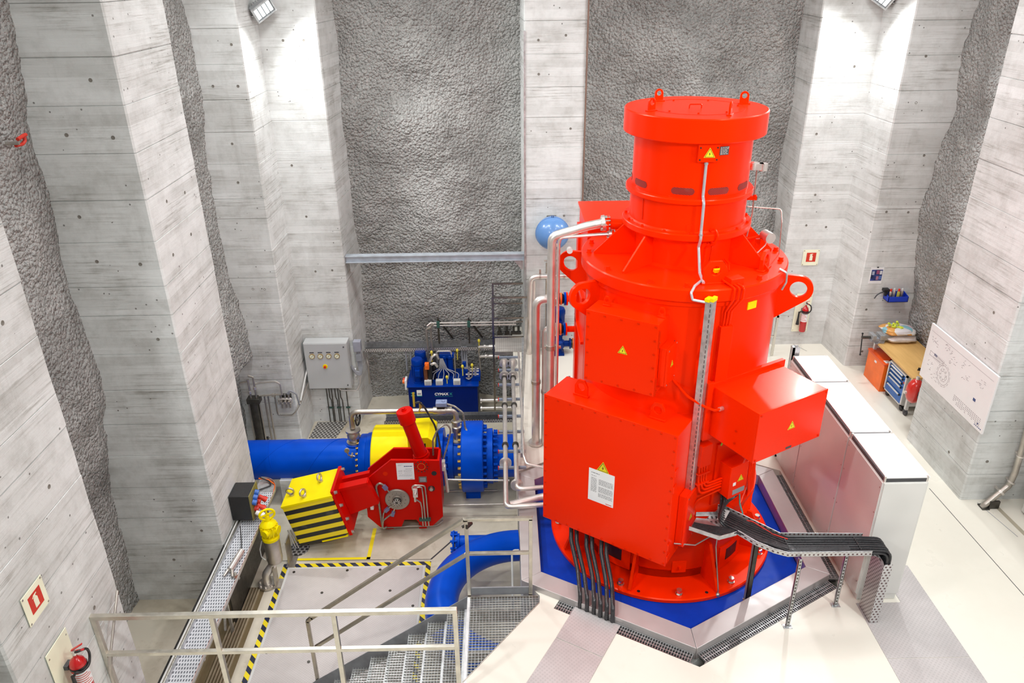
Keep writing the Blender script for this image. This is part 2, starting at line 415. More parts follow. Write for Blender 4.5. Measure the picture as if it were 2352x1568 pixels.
def tieholes(o, face_, a, b, zs):
    """formwork tie holes: little dark cups with a raised rim; face_: (axis, value, out sign)"""
    rn = random.Random(int(abs(a*100))+len(zs)); first = None
    for z in zs:
        for u in (a+(b-a)*.24, a+(b-a)*.74):
            if rn.random() < .5: continue
            u += rn.uniform(-.12, .12); zz = z+rn.uniform(-.06, .06)
            p = V((face_[1], u, zz)) if face_[0] == 'X' else V((u, face_[1], zz)); d = V((face_[2], 0, 0)) if face_[0] == 'X' else V((0, face_[2], 0))
            if first is None: first = obj('tie_hole', MB().lathe([(.026, -.004), (.025, .003), (.019, .0035), (.013, .001), (0, .0005)], p, d, 12), HOLE, o); p0 = p
            else: shift(first, p-p0)
def rect(x0, y0, x1, y1): return [(x0, y0), (x1, y0), (x1, y1), (x0, y1)]
pillar('wall_left_pillar', rect(-7.2, 5.3, -4.8, 7.19))
pillar('wall_left_pillar', rect(-7.2, 10.18, -4.8, 12.03))
pillar('wall_left_pillar', [(-7.2, 14.85), (-4.68, 14.85), (-4.66, 16), (-3.52, 16), (-3.36, 17.9), (-7.2, 17.9)], chamf=(1, 3))
pillar('wall_back_pillar', [(.475, 16), (1.69, 16), (1.78, 17.9), (.40, 17.9)])
pillar('wall_right_pillar', [(6.24, 16), (7.43, 16), (7.5, 14.88), (9.6, 14.88), (9.6, 17.9), (6.36, 17.9)], z0=0, chamf=(0, 2))
pillar('wall_right_pillar', rect(7.5, 10.13, 9.6, 11.97), z0=0)
pillar('wall_right_pillar', rect(7.5, 5.3, 9.6, 7.1), z0=0)
PIL = [o for o in bpy.data.objects if '_pillar' in o.name]
PIL.sort(key=lambda o: o.name); LP = [o for o in PIL if o.name.startswith('wall_left')]; RP = [o for o in PIL if o.name.startswith('wall_right')]
ZS = [-1.0, -.4, .25, 1.4, 2.0, 3.2, 4.35, 5.0, 6.1, 6.75]
tieholes(LP[0], ('X', -4.8, 1), 5.4, 7.1, ZS); tieholes(LP[1], ('X', -4.8, 1), 10.3, 11.9, ZS[2:]); tieholes(LP[1], ('Y', 10.18, -1), -5.9, -4.9, ZS); tieholes(LP[2], ('Y', 14.85, -1), -5.4, -4.75, ZS[2:]); tieholes(LP[2], ('Y', 16, -1), -4.5, -3.6, ZS[4:])
tieholes([o for o in PIL if o.name.startswith('wall_back')][0], ('Y', 16, -1), .55, 1.6, ZS[4:]); tieholes(RP[0], ('Y', 16, -1), 6.35, 7.35, [2.9, 3.6, 4.9, 6.2]); tieholes(RP[0], ('Y', 14.88, -1), 7.6, 8.4, [.4, 1.4, 2.2, 3.5, 4.6, 5.6, 6.4]); tieholes(RP[1], ('X', 7.5, -1), 10.3, 11.9, [.6, 2.7, 3.2, 3.9]); tieholes(RP[1], ('Y', 10.13, -1), 7.6, 8.4, [.8, 2.0])
struct('wall_left_rear', MB().bx(-7.4, -3.6, -1.9, -7.0, 18, 11.4), CON)
struct('wall_right_rear', MB().bx(9.5, -3.6, -1.9, 9.9, 18, 11.4), CON)
struct('wall_front', MB().bx(-7.4, -3.9, -1.9, 9.9, -3.5, 11.4), CON)
struct('wall_back_rear', MB().bx(-7.4, 17.8, -1.9, 9.9, 18.2, 11.4), CON)
struct('ceiling', MB().bx(-7.4, -3.9, 11.9, 9.9, 18.2, 12.2), CON)

# floors
HX, HY = 2.41, 9.65
def hexp(ap, k): R_ = ap/cos(pi/6); a = rad(-90+60*k); return (HX+R_*cos(a), HY+R_*sin(a))
def hexpoly(ap): return [hexp(ap, k) for k in range(6)]
h = [hexp(2.40, k) for k in range(6)]
fp = [(-4.85, -3.5), (9.5, -3.5), (9.5, 17.9), (.19, 17.9), (.19, 11.14), h[3], h[2], h[1], h[0], (.62, 7.915), (.71, 8.07), (.36, 8.27), (.44, 8.16), (.43, 8.03), (-.60, 6.71), (-.66, 6.6), (-4.85, 6.6)]
struct('floor', MB().prism(fp, -1.9, 0), FLOOR, smooth=0)
lf = [(-7.2, 5.2), (.3, 5.2), (.3, 17.9), (-7.2, 17.9)]
struct('floor_pit', MB().prism(lf, -2.2, -1.9), FLOORL, smooth=0)
# raised edge of the lower floor where it meets the wall below the gauge cabinet, floor joints
struct('trim_1', MB().bar((7.158, 10.452, 0.000), (7.243, 7.985, 0.000), .012, .002), DGREY)
struct('trim_2', MB().bar((-4.365, 11.100, -1.899), (-1.440, 11.068, -1.899), .012, .002).bar((-1.440, 11.068, -1.899), (-1.046, 11.614, -1.899), .03, .004), DGREY)
struct('trim_3', MB().bar((6.769, 15.998, 0.000), (6.953, 15.628, 0.000), .010, .002), DGREY)
# generator foundation: hexagonal block with recessed blue plate, folded steel kerb, drain
fd = thing('generator_foundation', 'hexagonal foundation with blue plate and bright folded steel kerb under the red generator', 'foundation', (HX, HY, -1.9))
obj('plinth', MB().prism(hexpoly(2.20), -1.9, -.12), CON, fd, smooth=0)
obj('blue_plate', MB().prism(hexpoly(1.97), -.12, -.10), BLUEF, fd, smooth=0, label='blue painted plate')
KERB = pm('kerb_stainless_sheet', (.56, .525, .515), .42, .45, .08, 1.2)
for k in range(6):
    a, b = hexp(1.935, k), hexp(1.935, k+1); c_, d_ = hexp(2.225, k), hexp(2.225, k+1)
    lp = lambda p, q, t: (p[0]+(q[0]-p[0])*t, p[1]+(q[1]-p[1])*t)
    obj('kerb_plate', MB().prism([lp(a, b, .001), lp(c_, d_, .001), lp(c_, d_, .999), lp(a, b, .999)], -.10, .10), KERB, fd, bevel=.006)
def grating(mb, o, ux, uy, L, W, cell, z, t=.006, h=.025, cellw=None):
    """welded bar grating: bars along both directions, real bars"""
    ux, uy = V(ux).normalized(), V(uy).normalized(); cellw = cellw or cell
    n = max(1, round(L/cell)); m = max(1, round(W/cellw)); M = mtx((o[0], o[1], z), V((ux[0], ux[1], 0)), V((uy[0], uy[1], 0)), (0, 0, 1))
    for i in range(n+1): mb.bx(L*i/n-t/2, 0, -h, L*i/n+t/2, W, 0, M)
    for j in range(m+1): mb.bx(0, W*j/m-t/2, -h*.9, L, W*j/m+t/2, -.001, M)
    return mb
DR = [('galvanised drain grating along the left front edge of the generator kerb', 0, .62, -1), ('galvanised drain grating along the right front edge of the generator kerb', 0, 1, 1), ('galvanised drain grating between the kerb and the grey cabinets', 1, 1, 1)]
for lab, k0, frac, dr in DR:
    a = V(hexp(2.235, k0 if dr > 0 else 0)); b = V(hexp(2.235, k0+1 if dr > 0 else 5))
    if dr < 0: b = a+(b-a)*.785
    d = (b-a).normalized(); nrm = V((d.y, -d.x)) if dr > 0 else V((-d.y, d.x))
    g = thing('drain_grating', lab, 'drain grating', ((a.x+b.x)/2+nrm.x*.07, (a.y+b.y)/2+nrm.y*.07, -.03), 'drain gratings round the generator')
    obj('drain_channel', MB().bar((*(a+nrm*.07+d*.09), -.12), (*(b+nrm*.07-d*.09), -.12), .15, .01), BLACK, g)
    mb = grating(MB(), a+d*.04, d, nrm, (b-a).length-.08,   .15, .036, -.004, .008, .03, .05)
    obj('grating_bars', mb, GALV, g, smooth=0, kind='stuff')
    obj('grating_frame', MB().bar((*(a+nrm*.152), -.02), (*(b+nrm*.152), -.02), .008, .03), GALV, g)
# checker plates let into the upper floor
CHK = checker('tear_plate', (.60, .565, .56), 24., .785, .5, .42, .3, .30)
def plate(label, poly, z0, z1, mat, grp, bev=.002):
    return tag(obj('checker_plate', MB().prism(poly, z0, z1), mat, smooth=0, bevel=bev), label, 'floor plate', grp)
plate('checker plate cover where the black cables drop, beside the drain', [(.92, 7.93), (1.5, 7.57), (1.2, 7.055), (.62, 7.395)], 0, .012, CHK, 'checker plates on the upper floor')
plate('checker plate at the bottom edge of the photo, left of the drain', [(.615, 7.385), (1.195, 7.045), (.80, 6.36), (.12, 6.55)], 0, .010, CHK, 'checker plates on the upper floor')
plate('long checker plate strip beyond the end of the grey cabinets', [(4.83, 6.95), (5.90, 6.95), (5.90, 8.62), (5.46, 8.62), (5.46, 7.90), (4.83, 7.90)], 0, .006, CHK, 'checker plates on the upper floor')
plate('checker plate strip at the lower right corner of the photo', [(4.83, 4.9), (5.90, 4.9), (5.90, 6.943), (4.83, 6.943)], 0, .006, CHK, 'checker plates on the upper floor')

# ================================================================ GENERATOR
GX, GY = 2.42, 9.77
gen = thing('generator', 'tall signal-orange vertical generator standing on the blue hexagonal plate', 'generator', (GX, GY, -.10))
def pol(r, a, z): return V((GX+r*cos(rad(a)), GY+r*sin(rad(a)), z))
def AZ(a): n = V((cos(rad(a)), sin(rad(a)), 0)); t = V((-n.y, n.x, 0)); return mtx((GX, GY, 0), n, t, (0, 0, 1))     # x radial
def AZP(a): n = V((cos(rad(a)), sin(rad(a)), 0)); t = V((-n.y, n.x, 0)); return mtx((GX, GY, 0), n, (0, 0, 1), -t)   # polygon in (r, z)
def FR(a): n = V((cos(rad(a)), sin(rad(a)), 0)); t = V((-n.y, n.x, 0)); return mtx((GX, GY, 0), t, -n, (0, 0, 1))      # x right, -y out
def face(M, o, u=(1, 0, 0), v=(0, 0, 1)):
    R3 = M.to_3x3(); U, W = R3 @ V(u), R3 @ V(v); return mtx(M @ V(o), U, W, U.cross(W))
def lathe(name, prof, parent=gen, mat=None, n=96, **k): return obj(name, MB().lathe(prof, (GX, GY, 0), n=n, upv=None), mat or RED, parent, smooth=30, **k)
def warn(parent, F, u, v, s, rot=0, name='warning_sign'):
    """yellow electrical hazard triangle; F: face matrix (x right, y up, z out)"""
    F = F @ Matrix.Translation((u, v, 0)) @ Matrix.Rotation(rad(rot), 4, 'Z')
    tri = lambda k: [(-s*k, -s*k*.577), (s*k, -s*k*.577), (0, s*k*1.155)]
    o = obj(name, MB().prism(tri(.5), 0, .002, F), WARN, parent, smooth=0, label='yellow triangular warning sign')
    a = tri(.43); b = tri(.37)
    obj('sign_symbol', MB().ringp(a, b, .002, .0026, F).prism([(.04*s, .20*s), (-.08*s, .0), (-.01*s, .0), (-.05*s, -.17*s), (.08*s, .05*s), (.01*s, .05*s)], .002, .0026, F), BLACK, o, smooth=0)
    return o
def sheet(parent, F, u, v, w_, h_, rows, name='document_sheet', logo=None, seed=1):
    """white document with rows of small print"""
    rn = random.Random(seed)
    o = obj(name, MB().bx(u-w_/2, v-h_/2, 0, u+w_/2, v+h_/2, .0015, F), PAPER, parent, smooth=0, label='white printed sheet')
    m = MB(); dk = MB()
    for x0, x1, y, hh in rows:
        x = x0
        while x < x1-.01:
            l = min(rn.uniform(.03, .11), x1-x); m.bx(u+(x-.5)*w_, v+(.5-y)*h_-hh*h_/2, .0015, u+(x+l-.5)*w_, v+(.5-y)*h_+hh*h_/2, .002, F); x += l+.018
    obj('print_lines', m, INK, o, smooth=0)
    if logo:
        for c_, x0, x1, y, hh in logo: dk.bx(u+(x0-.5)*w_, v+(.5-y)*h_-hh*h_/2, .0015, u+(x1-.5)*w_, v+(.5-y)*h_+hh*h_/2, .0021, F)
        obj('print_heading', dk, logo[0][0], o, smooth=0)
    return o
BOLT = pm('chrome_bolt', (.72, .70, .66), .2, 1., .05, 8)
def bolts(name, pts, d, r, h, mat, parent, label=None):
    o = obj(name, MB().hexbolt(pts[0], d, r, h), mat, parent, smooth=30, label=label)
    for p in pts[1:]: shift(o, V(p)-V(pts[0]))
    return o

# --- base
lathe('base_flange', [(.9, -.10), (1.70, -.10), (1.715, -.09), (1.715, -.045), (1.70, -.03), (1.2, -.03)])
bolts('anchor_bolt', [pol(1.60, -120+30*k, -.03) for k in range(12)], (0, 0, 1), .042, .085, BOLT, gen, 'bright hex anchor bolt')
for k, a in enumerate((-110.2, -75.7, -44, -144)): obj('bolt_hole', MB().cyl(pol(1.63, a, -.031), pol(1.63, a, -.0285), .024, n=14), BLACK, gen)
lathe('lower_frame', [(1.27, -.03), (1.27, .10), (1.30, .14), (1.30, .98), (1.38, 1.0), (1.38, 1.12), (1.27, 1.125)], mat=REDD)
def cpatch(mb, a0, w_, z0, h_, R0, t, rnd=True, n=18):
    """patch wrapped on the cylinder: az centre, angular width, z centre, height"""
    vs = []
    for i in range(n+1):
        q = -1+2*i/n; f = 1.
        if rnd:
            e = (1-abs(q))*w_/2*pi/180*R0/(h_/2); f = sqrt(max(0, 1-(1-min(1, e))**2)) if e < 1 else 1
            f = max(f, .12)
        for zz in (z0-h_/2*f, z0+h_/2*f):
            for R_ in (R0-.01, R0+t): vs.append(pol(R_, a0+q*w_/2, zz))
    fs = []
    for i in range(n):
        b = 4*i; fs += [(b+1, b+5, b+7, b+3), (b, b+1, b+5, b+4), (b+2, b+6, b+7, b+3)]
    fs += [(0, 1, 3, 2), (4*n, 4*n+2, 4*n+3, 4*n+1)]
    return mb.add(vs, fs)
for a, z_ in ((-131, .24), (-47.5, .20), (-92, .24), (-5, .2)):
    if a == -92: continue
    obj('inspection_frame', cpatch(MB(), a, 24, z_-.02, .40, 1.30, .02, False), RED, gen, smooth=60)
    obj('inspection_opening', cpatch(MB(), a, 12, z_, .20, 1.321, .003, False), BLACK, gen, smooth=60, label='dark rectangular opening')
for a in (-114.5, -70.8, -26, -158, 18, 62, 107, 152):
    obj('base_gusset', MB().prism([(1.27, -.03), (1.68, -.03), (1.68, 0), (1.40, .62), (1.27, .66)], -.022, .022, AZP(a)), RED, gen, smooth=0, bevel=.004)
obj('earthing_pad', cpatch(MB(), -88, 9, .20, .20, 1.30, .012, False).cyl(pol(1.30, -88, .2), pol(1.36, -88, .2), .02, n=8), RED, gen)
# --- body
lathe('body', [(1.0, 1.12), (1.28, 1.12), (1.28, 4.35), (1.0, 4.36)])
lathe('top_disc', [(.6, 4.36), (1.345, 4.36), (1.36, 4.375), (1.36, 4.515), (1.345, 4.53), (.6, 4.53)])
lathe('disc_ledge', [(1.28, 4.28), (1.31, 4.29), (1.31, 4.36), (1.28, 4.36)])
bolts('disc_bolt', [pol(1.26, a, 4.53) for a in (-150, -120, -100, -55, -18, 0, 20, 160, 178, 140)], (0, 0, 1), .03, .05, RED, gen)
def lug(a, zt=4.34, name='lifting_lug'):
    hc = (1.53, zt-.165); R0 = .185
    arc = [(hc[0]+R0*cos(rad(t)), hc[1]+R0*sin(rad(t))) for t in range(95, -61, -13)]
    obj(name, MB().holed([(1.24, zt+.02)]+arc+[(1.26, zt-.62)], hc, .108, -.03, .03, AZP(a), 48), RED, gen, smooth=25, bevel=.004)
for a, z_ in ((-20, 4.35), (-157, 4.33), (163, 4.40), (25, 4.35)): lug(a, z_)
def padlug(a, r, z0, w_=.30, h_=.27, hr=.062, parent=gen, name='lifting_eye_plate', M=None, t=.022):
    M = M or face(FR(a), (0, -r, z0)); q = w_*.5
    pl = [(-q, 0), (q, 0), (q, h_*.62), (q*.5, h_), (-q*.5, h_), (-q, h_*.62)]
    return obj(name, MB().holed(pl, (0, h_*.56), hr, -t, t, M, 32).bx(-q*1.15, 0, -t*2.2, q*1.15, .02, t*2.2, M), RED, parent, smooth=25, bevel=.003)
padlug(-83, 1.14, 4.53, .30, .285); padlug(-38, 1.12, 4.53, .24, .25)
padlug(100, 1.14, 4.53, .28, .26)
lathe('neck', [(.70, 4.53), (.66, 4.56), (.66, 4.95)])
for a in (0, -40, -140, 180, 140, 40, 90):
    obj('neck_gusset', MB().prism([(.64, 4.95), (.80, 4.95), (1.20, 4.56), (1.20, 4.53), (.64, 4.53)], -.014, .014, AZP(a)), RED, gen, smooth=0, bevel=.003)
lathe('drum_flange', [(.64, 4.95), (.825, 4.95), (.832, 4.96), (.832, 5.025), (.825, 5.035), (.76, 5.04), (.745, 5.06)])
bolts('flange_bolt', [pol(.79, a, 5.035) for a in range(-170, 190, 24)], (0, 0, 1), .018, .03, RED, gen)
lathe('drum', [(.745, 5.03), (.745, 5.41)])
obj('drum_plate', cpatch(MB(), -97, 11, 5.09, .10, .745, .006, False), RED, gen)
obj('drum_seam', cpatch(MB(), -150, 1.2, 5.24, .26, .745, .008, False), REDD, gen)
lathe('cylinder_flange', [(.74, 5.40), (.80, 5.40), (.81, 5.41), (.81, 5.455), (.80, 5.465), (.745, 5.47)])
lathe('upper_cylinder', [(.735, 5.46), (.735, 6.17)])
GRI = stripes('vent_mesh', (.42, .02, .01), (.10, .006, .005), .016, (.5, .2, 1), .5)
for k in range(10):
    obj('vent_opening', cpatch(MB(), -109+34.5*k, 22, 5.55, .085, .735, .004, True, 24), GRI, gen, smooth=60, label='dark red mesh vent slot')
lathe('lid', [(.6, 6.145), (.872, 6.145), (.88, 6.155), (.88, 6.415), (.872, 6.425), (.868, 6.428), (0, 6.428)])
obj('lid_seam', MB().ringp([(.60*cos(2*pi*i/64), .60*sin(2*pi*i/64)) for i in range(64)], [(.588*cos(2*pi*i/64), .588*sin(2*pi*i/64)) for i in range(64)], 6.427, 6.431, Matrix.Translation((GX, GY, 0))), REDD, gen)
for a in (129, 14, -156, -67):
    r = .66 if a != 129 else .6
    M = face(FR(a), (0, -r, 6.428)); pl = [(-.055, 0), (.055, 0), (.055, .10)]+[(.055*cos(rad(t)), .10+.055*sin(rad(t))) for t in range(20, 180, 20)]+[(-.055, .10)]
    M = mtx(pol(r, a, 6.428), (1, 0, 0), (0, 0, 1), (0, -1, 0)) @ Matrix.Rotation(rad({129: 10, 14: -8, -156: 35, -67: 65}[a]), 4, 'Y')
    obj('lid_eye', MB().holed(pl, (0, .10), .032, -.012, .012, M, 28).bx(-.075, 0, -.03, .075, .014, .03, M), RED, gen, smooth=25, bevel=.002)
hc = (2.386, 9.659, 6.430)
obj('lid_handle', MB().tube([(hc[0]-.075, hc[1], 6.428), (hc[0]-.075, hc[1], 6.475), (hc[0]+.075, hc[1], 6.475), (hc[0]+.075, hc[1], 6.428)], .008, 8, .02), REDD, gen)
bolts('lid_bolt', [pol(.52, a, 6.43) for a in (60, 0, -60, -100, -140, 110, 165)], (0, 0, 1), .012, .014, RED, gen)
# --- small junction box, nameplate and conduit on the upper cylinder
F = FR(-89.7)
jb = obj('junction_box', MB().bx(-.125, -.80, 5.92, .125, -.70, 6.12, F).bx(-.135, -.81, 6.12, .135, -.70, 6.13, F), RED, gen, bevel=.006)
for u in (-.10, .10):
    for v in (5.95, 6.09): obj('screw', MB().cyl(F @ V((u, -.80, v)), F @ V((u, -.806, v)), .010, n=10), BLACK, jb)
warn(gen, face(F, (0, -.80, 6.015)), .01, 0, .135)
Fn = FR(-73.7)
npt = obj('nameplate', MB().bx(-.06, -.744, 5.985, .06, -.735, 6.085, Fn), DGREY, gen, smooth=0, label='dark rating plate with pale lettering')
mb = MB(); rn = random.Random(3)
for r_ in range(6):
    x = -.052
    while x < .04:
        l = rn.uniform(.012, .035); mb.bx(x, -.7447, 6.07-.015*r_, x+l, -.744, 6.0765-.015*r_, Fn); x += l+.008
obj('plate_print', mb, LGREY, npt, smooth=0)

cp = [(.765, 5.92), (.765, 5.50), (.84, 5.44), (.845, 5.10), (.865, 5.0), (.80, 4.88), (.98, 4.60), (1.20, 4.56)]
COND = pm('grey_conduit', (.55, .55, .58), .35, .4, .06, 9)
obj('conduit', MB().tube([pol(r, -90.4, z_) for r, z_ in cp], .018, 10, .04), COND, gen, label='grey flexible conduit')
obj('conduit', MB().tube([pol(1.12, -91, 4.555), pol(1.30, -96, 4.56), pol(1.385, -98, 4.50), pol(1.40, -97, 4.42), pol(1.42, -91, 4.40)], .016, 10, .025), COND, gen, label='grey flexible conduit')
for r, z_ in ((.765, 5.45), (.85, 5.05), (.765, 5.9)): obj('conduit_clip', MB().cyl(pol(r, -90.4, z_-.012), pol(r, -90.4, z_+.012), .026, n=12), GALV, gen)
# --- vertical cable channel with yellow end caps
PERF = perforated('perforated_channel', (.62, .63, .66), 1., 14., .55, (.12, .05, .04), .5, .4, (0, 2), False)
F = FR(-88.5) @ Matrix.Translation((0, -1.43, 0)) @ Matrix.Rotation(rad(-42), 4, 'Z')
obj('cable_channel', MB().bx(-.05, -.05, 1.15, .05, .05, 4.44, F), GALV, gen, smooth=0, bevel=.006, label='galvanised vertical cable channel')
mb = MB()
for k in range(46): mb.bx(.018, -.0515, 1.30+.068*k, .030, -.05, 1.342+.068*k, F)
obj('channel_slots', mb, pm('slot_shade', (.10, .09, .09), .7), gen, smooth=0, kind='stuff')  # dark pieces on the solid channel, shade inside the slots put into the colour
obj('channel_side', MB().bx(.05, -.045, 1.16, .052, .045, 4.43, F), GALV, gen, smooth=0)
obj('channel_cap', MB().bx(-.056, -.056, 4.415, .01, .05, 4.455, F), YEL, gen, label='yellow plastic end cap')
obj('channel_cap', MB().bx(.012, -.056, 4.43, .058, .052, 4.475, F), YEL, gen, label='yellow plastic end cap')
F = FR(-88.5)
for z_ in (3.95, 2.6): obj('channel_bracket', MB().bx(-.04, -1.40, z_, .04, -1.27, z_+.04, F), RED, gen)
# --- sensor conduits over the disc edge into the flat duct
Fd = FR(-76.5)
obj('cable_duct', MB().bx(-.085, -1.345, 3.24, .085, -1.26, 4.02, Fd), RED, gen, bevel=.004)
for k in range(3):
    a = -80+k*3.0
    obj('sensor_conduit', MB().tube([pol(.92+.02*k, -79+k*2.4, 4.60), pol(1.20, -78.5+k*2, 4.575), pol(1.385, -76+k*2.6, 4.54), pol(1.40, -76.5+k*2.6, 4.40), pol(1.33, -78.5+k*1.8, 4.22), pol(1.31, -78.5+k*1.8, 4.0)], .013, 8, .05), RED, gen)
obj('gland_block', MB().bx(-.10, -1.30, 4.53, .08, -1.16, 4.62, FR(-72)), RED, gen, bevel=.004)
obj('yellow_tag', MB().bx(-.02, -1.05, 4.62, .10, -1.0, 4.66, FR(-80)), YEL, gen, smooth=0)
for k in range(4): obj('bearing_lead', MB().tube([pol(.69, -62+k*3, 4.62), pol(.80, -66+k*3, 4.60), pol(.95, -72+k*2, 4.585)], .012, 8), BLACK if k == 1 else RED, gen)
obj('bearing_lead', MB().tube([pol(.67, -76, 4.9), pol(.76, -76, 4.86), pol(.755, -77, 4.66), pol(.85, -84, 4.58)], .014, 8, .05), REDD, gen)
obj('drum_hose', MB().tube([pol(.755, -80, 5.07), pol(.80, -77, 5.11), pol(.87, -76, 5.03), pol(.84, -77, 4.93), pol(.74, -81, 4.85)], .014, 8, .05), RED, gen)
lp_ = (-0.006, 4.327)
obj('yellow_label', MB().bx(-.075, -1.29, 4.17, .075, -1.275, 4.27, FR(-59.7)), YEL, gen, smooth=0, label='small yellow label plate')
obj('body_stud', MB().cyl(pol(1.28, -84.5, 3.86), pol(1.33, -84.5, 3.86), .03, n=6), RED, gen)
# --- instruments on the far right of the neck
obj('level_gauge', MB().cyl(pol(.735, -10, 5.72), pol(.78, -10, 5.72), .045, n=16), RED, gen)
obj('level_gauge_head', MB().cyl(pol(.78, -10, 5.67), pol(.78, -10, 5.76), .055, n=20).cyl(pol(.90, -10, 5.66), pol(.90, -10, 5.75), .055, n=20).bx(-.05, -.90, 5.67, .05, -.78, 5.75, FR(-10)), STEEL, gen, label='steel sensor head')
obj('sensor_tube', MB().tube([pol(.83, -10, 5.66), pol(.84, -12, 5.1), pol(.80, -14, 4.8)], .011, 8), STEELD, gen)
obj('sensor_clamp', MB().bx(-.03, -.87, 5.28, .03, -.74, 5.33, FR(-10)).cyl(pol(.84, -11, 5.29), pol(.84, -11, 5.35), .02, n=10), REDD, gen)
obj('pressure_gauge', MB().cyl(pol(1.02, -12, 4.83), pol(1.10, -20, 4.83), .07, n=24), STEEL, gen, label='round steel gauge')
obj('gauge_valve', MB().tube([pol(.66, -14, 4.75), pol(.85, -14, 4.78), pol(1.0, -14, 4.83)], .016, 8).bx(-.03, -.98, 4.66, .03, -.92, 4.78, FR(-14)), REDD, gen)
obj('capillary_tube', MB().tube([pol(.80, 0, 5.15), pol(1.0, 0, 5.13), pol(1.24, -2, 5.12), pol(1.26, -4, 4.95), pol(1.27, -6, 4.53)], .008, 6, .05), STEELD, gen)
obj('capillary_tube', MB().tube([pol(.70, -20, 4.62), pol(.95, -18, 4.60), pol(1.05, -14, 4.70), pol(1.06, -13, 4.78)], .008, 6, .05), LGREY, gen)
obj('strap', MB().tube([pol(1.30, -35, 4.55), pol(1.40, -35.5, 4.52), pol(1.41, -36, 4.40), pol(1.375, -37, 4.30)], .014, 8, .04), GALV, gen, label='grey lashing strap end')
# --- neck pipe stubs
for z_, a, r0, r1 in ((4.89, 170, .07, .105), (4.745, 171, .03, .06)):
    obj('neck_stub', MB().cyl(pol(.5, a, z_), pol(1.0, a, z_), r0, n=18), RED, gen)
    obj('stub_flange', MB().cyl(pol(1.0 if r0 > .05 else .93, a, z_), pol(1.03 if r0 > .05 else .955, a, z_), r1, n=28), RED, gen)
# --- boxes
def box(nm, phi, d, s, w_, dep, zt, zb, lip=.02, bolt=None, lipmat=None):
    F = FR(phi); x0, x1 = s-w_/2, s+w_/2
    o = obj(nm, MB().bx(x0+.004, -d+.018, zb+.004, x1-.004, -d+dep, zt-.004, F), RED, gen, bevel=.006)
    obj('cover', MB().bx(x0, -d, zb, x1, -d+.017, zt, F), RED, o, bevel=.004)
    if bolt:
        nx, nz_ = bolt; e = .035
        pts = [F @ V((x0+e+(w_-2*e)*i/nx, -d, z_)) for i in range(nx+1) for z_ in (zt-e, zb+e)]+[F @ V((x, -d, zb+e+(zt-zb-2*e)*i/nz_)) for i in range(1, nz_) for x in (x0+e, x1-e)]
        bolts('cover_bolt', pts, F.to_3x3() @ V((0, -1, 0)), .013, .013, REDD, o)
    return o, F
phA, phB, phC, phD = -124.6, -121.4, -60.9, -60.4
A, FA = box('main_terminal_box', phA, 1.66, -.182, 1.947, .616, 2.772, .677, bolt=(10, 10))
for p, zt in (((-0.710, 2.838), 2.772), ((0.406, 2.805), 2.772)):
    padlug(0, 0, 0, .20, .24, .055, A, 'lifting_eye_plate', face(FA, (p[0], -1.42, zt)), .014)
wa = (-0.213, 1.901)
warn(gen, face(FA, (0, -1.661, 0)), wa[0], wa[1], .19)
pa = [(-0.431, 1.838), (-0.040, 1.861), (-0.024, 1.314), (-0.411, 1.308)]
rows = [(.10, .42, .11, .018)]+[(.10, .30, .20+.001, .012)]+[(.10, .32, y/100, .011) for y in range(27, 70, 3)]+[(.40, .95, y/100, .011) for y in (27, 30, 33, 36, 39, 42, 50, 53, 56, 59, 62, 65, 71, 74, 77, 80)]
sheet(gen, face(FA, (0, -1.6615, 0)), (pa[0][0]+pa[1][0]+pa[2][0]+pa[3][0])/4, (pa[0][1]+pa[1][1]+pa[2][1]+pa[3][1])/4, pa[1][0]-pa[0][0], pa[0][1]-pa[3][1], rows, logo=[(SIGNR, .70, .94, .955, .02)])
for z_ in (2.2, 1.95, 1.0, .8): obj('hinge', MB().bx(.792, -1.65, z_-.05, .80, -1.56, z_+.05, FA).cyl(FA @ V((.797, -1.655, z_-.05)), FA @ V((.797, -1.655, z_+.05)), .010, n=8), RED, A)
B, FB = box('upper_terminal_box', phB, 1.60, -.179, .958, .373, 4.157, 3.169, bolt=(4, 5))
for p in ((-0.482, 4.239), (0.244, 4.206)):
    padlug(0, 0, 0, .085, .13, .026, B, 'lifting_eye_plate', face(FB, (p[0], -1.36, 4.155)), .012)
wb_ = (-0.142, 3.702)
warn(gen, face(FB, (0, -1.601, 0)), wb_[0], wb_[1], .13)
for z_ in (3.95, 3.30): obj('hinge', MB().bx(.30, -1.59, z_-.12, .315, -1.55, z_+.12, FB).cyl(FB @ V((.312, -1.57, z_-.03)), FB @ V((.33, -1.57, z_-.03)), .012, n=8), REDD, B)
Cb, FC = box('right_terminal_box', phC, 2.07, .126, 1.194, .785, 3.208, 2.498, bolt=(1, 1))
obj('mounting_flange', MB().bx(-.57, -1.30, 2.42, .80, -1.24, 3.26, FC), RED, Cb, bevel=.004)
obj('mounting_plate', MB().bx(-.60, -1.335, 2.46, -.52, -1.20, 3.30, FC), RED, Cb, bevel=.004)
wc = (0.139, 2.848)
warn(gen, face(FC, (0, -2.071, 0)), wc[0], wc[1], .13)
bc = (0.149, 2.509)
obj('maker_plate', MB().bx(bc[0]-.05, -2.073, 2.515, bc[0]+.05, -2.07, 2.545, FC), DGREY, Cb, smooth=0)
for y_, z_ in ((-1.75, 2.80), (-1.75, 2.62)): obj('blind_plug', MB().cyl(FC @ V((-.475, y_, z_)), FC @ V((-.482, y_, z_)), .016, n=12), REDD, Cb)
gp = (-1.485, 2.994)
obj('cable_gland', MB().cyl(FC @ V((-.471, gp[0], gp[1])), FC @ V((-.53, gp[0], gp[1])), .028, n=10), STEEL, Cb, label='bright cable gland')
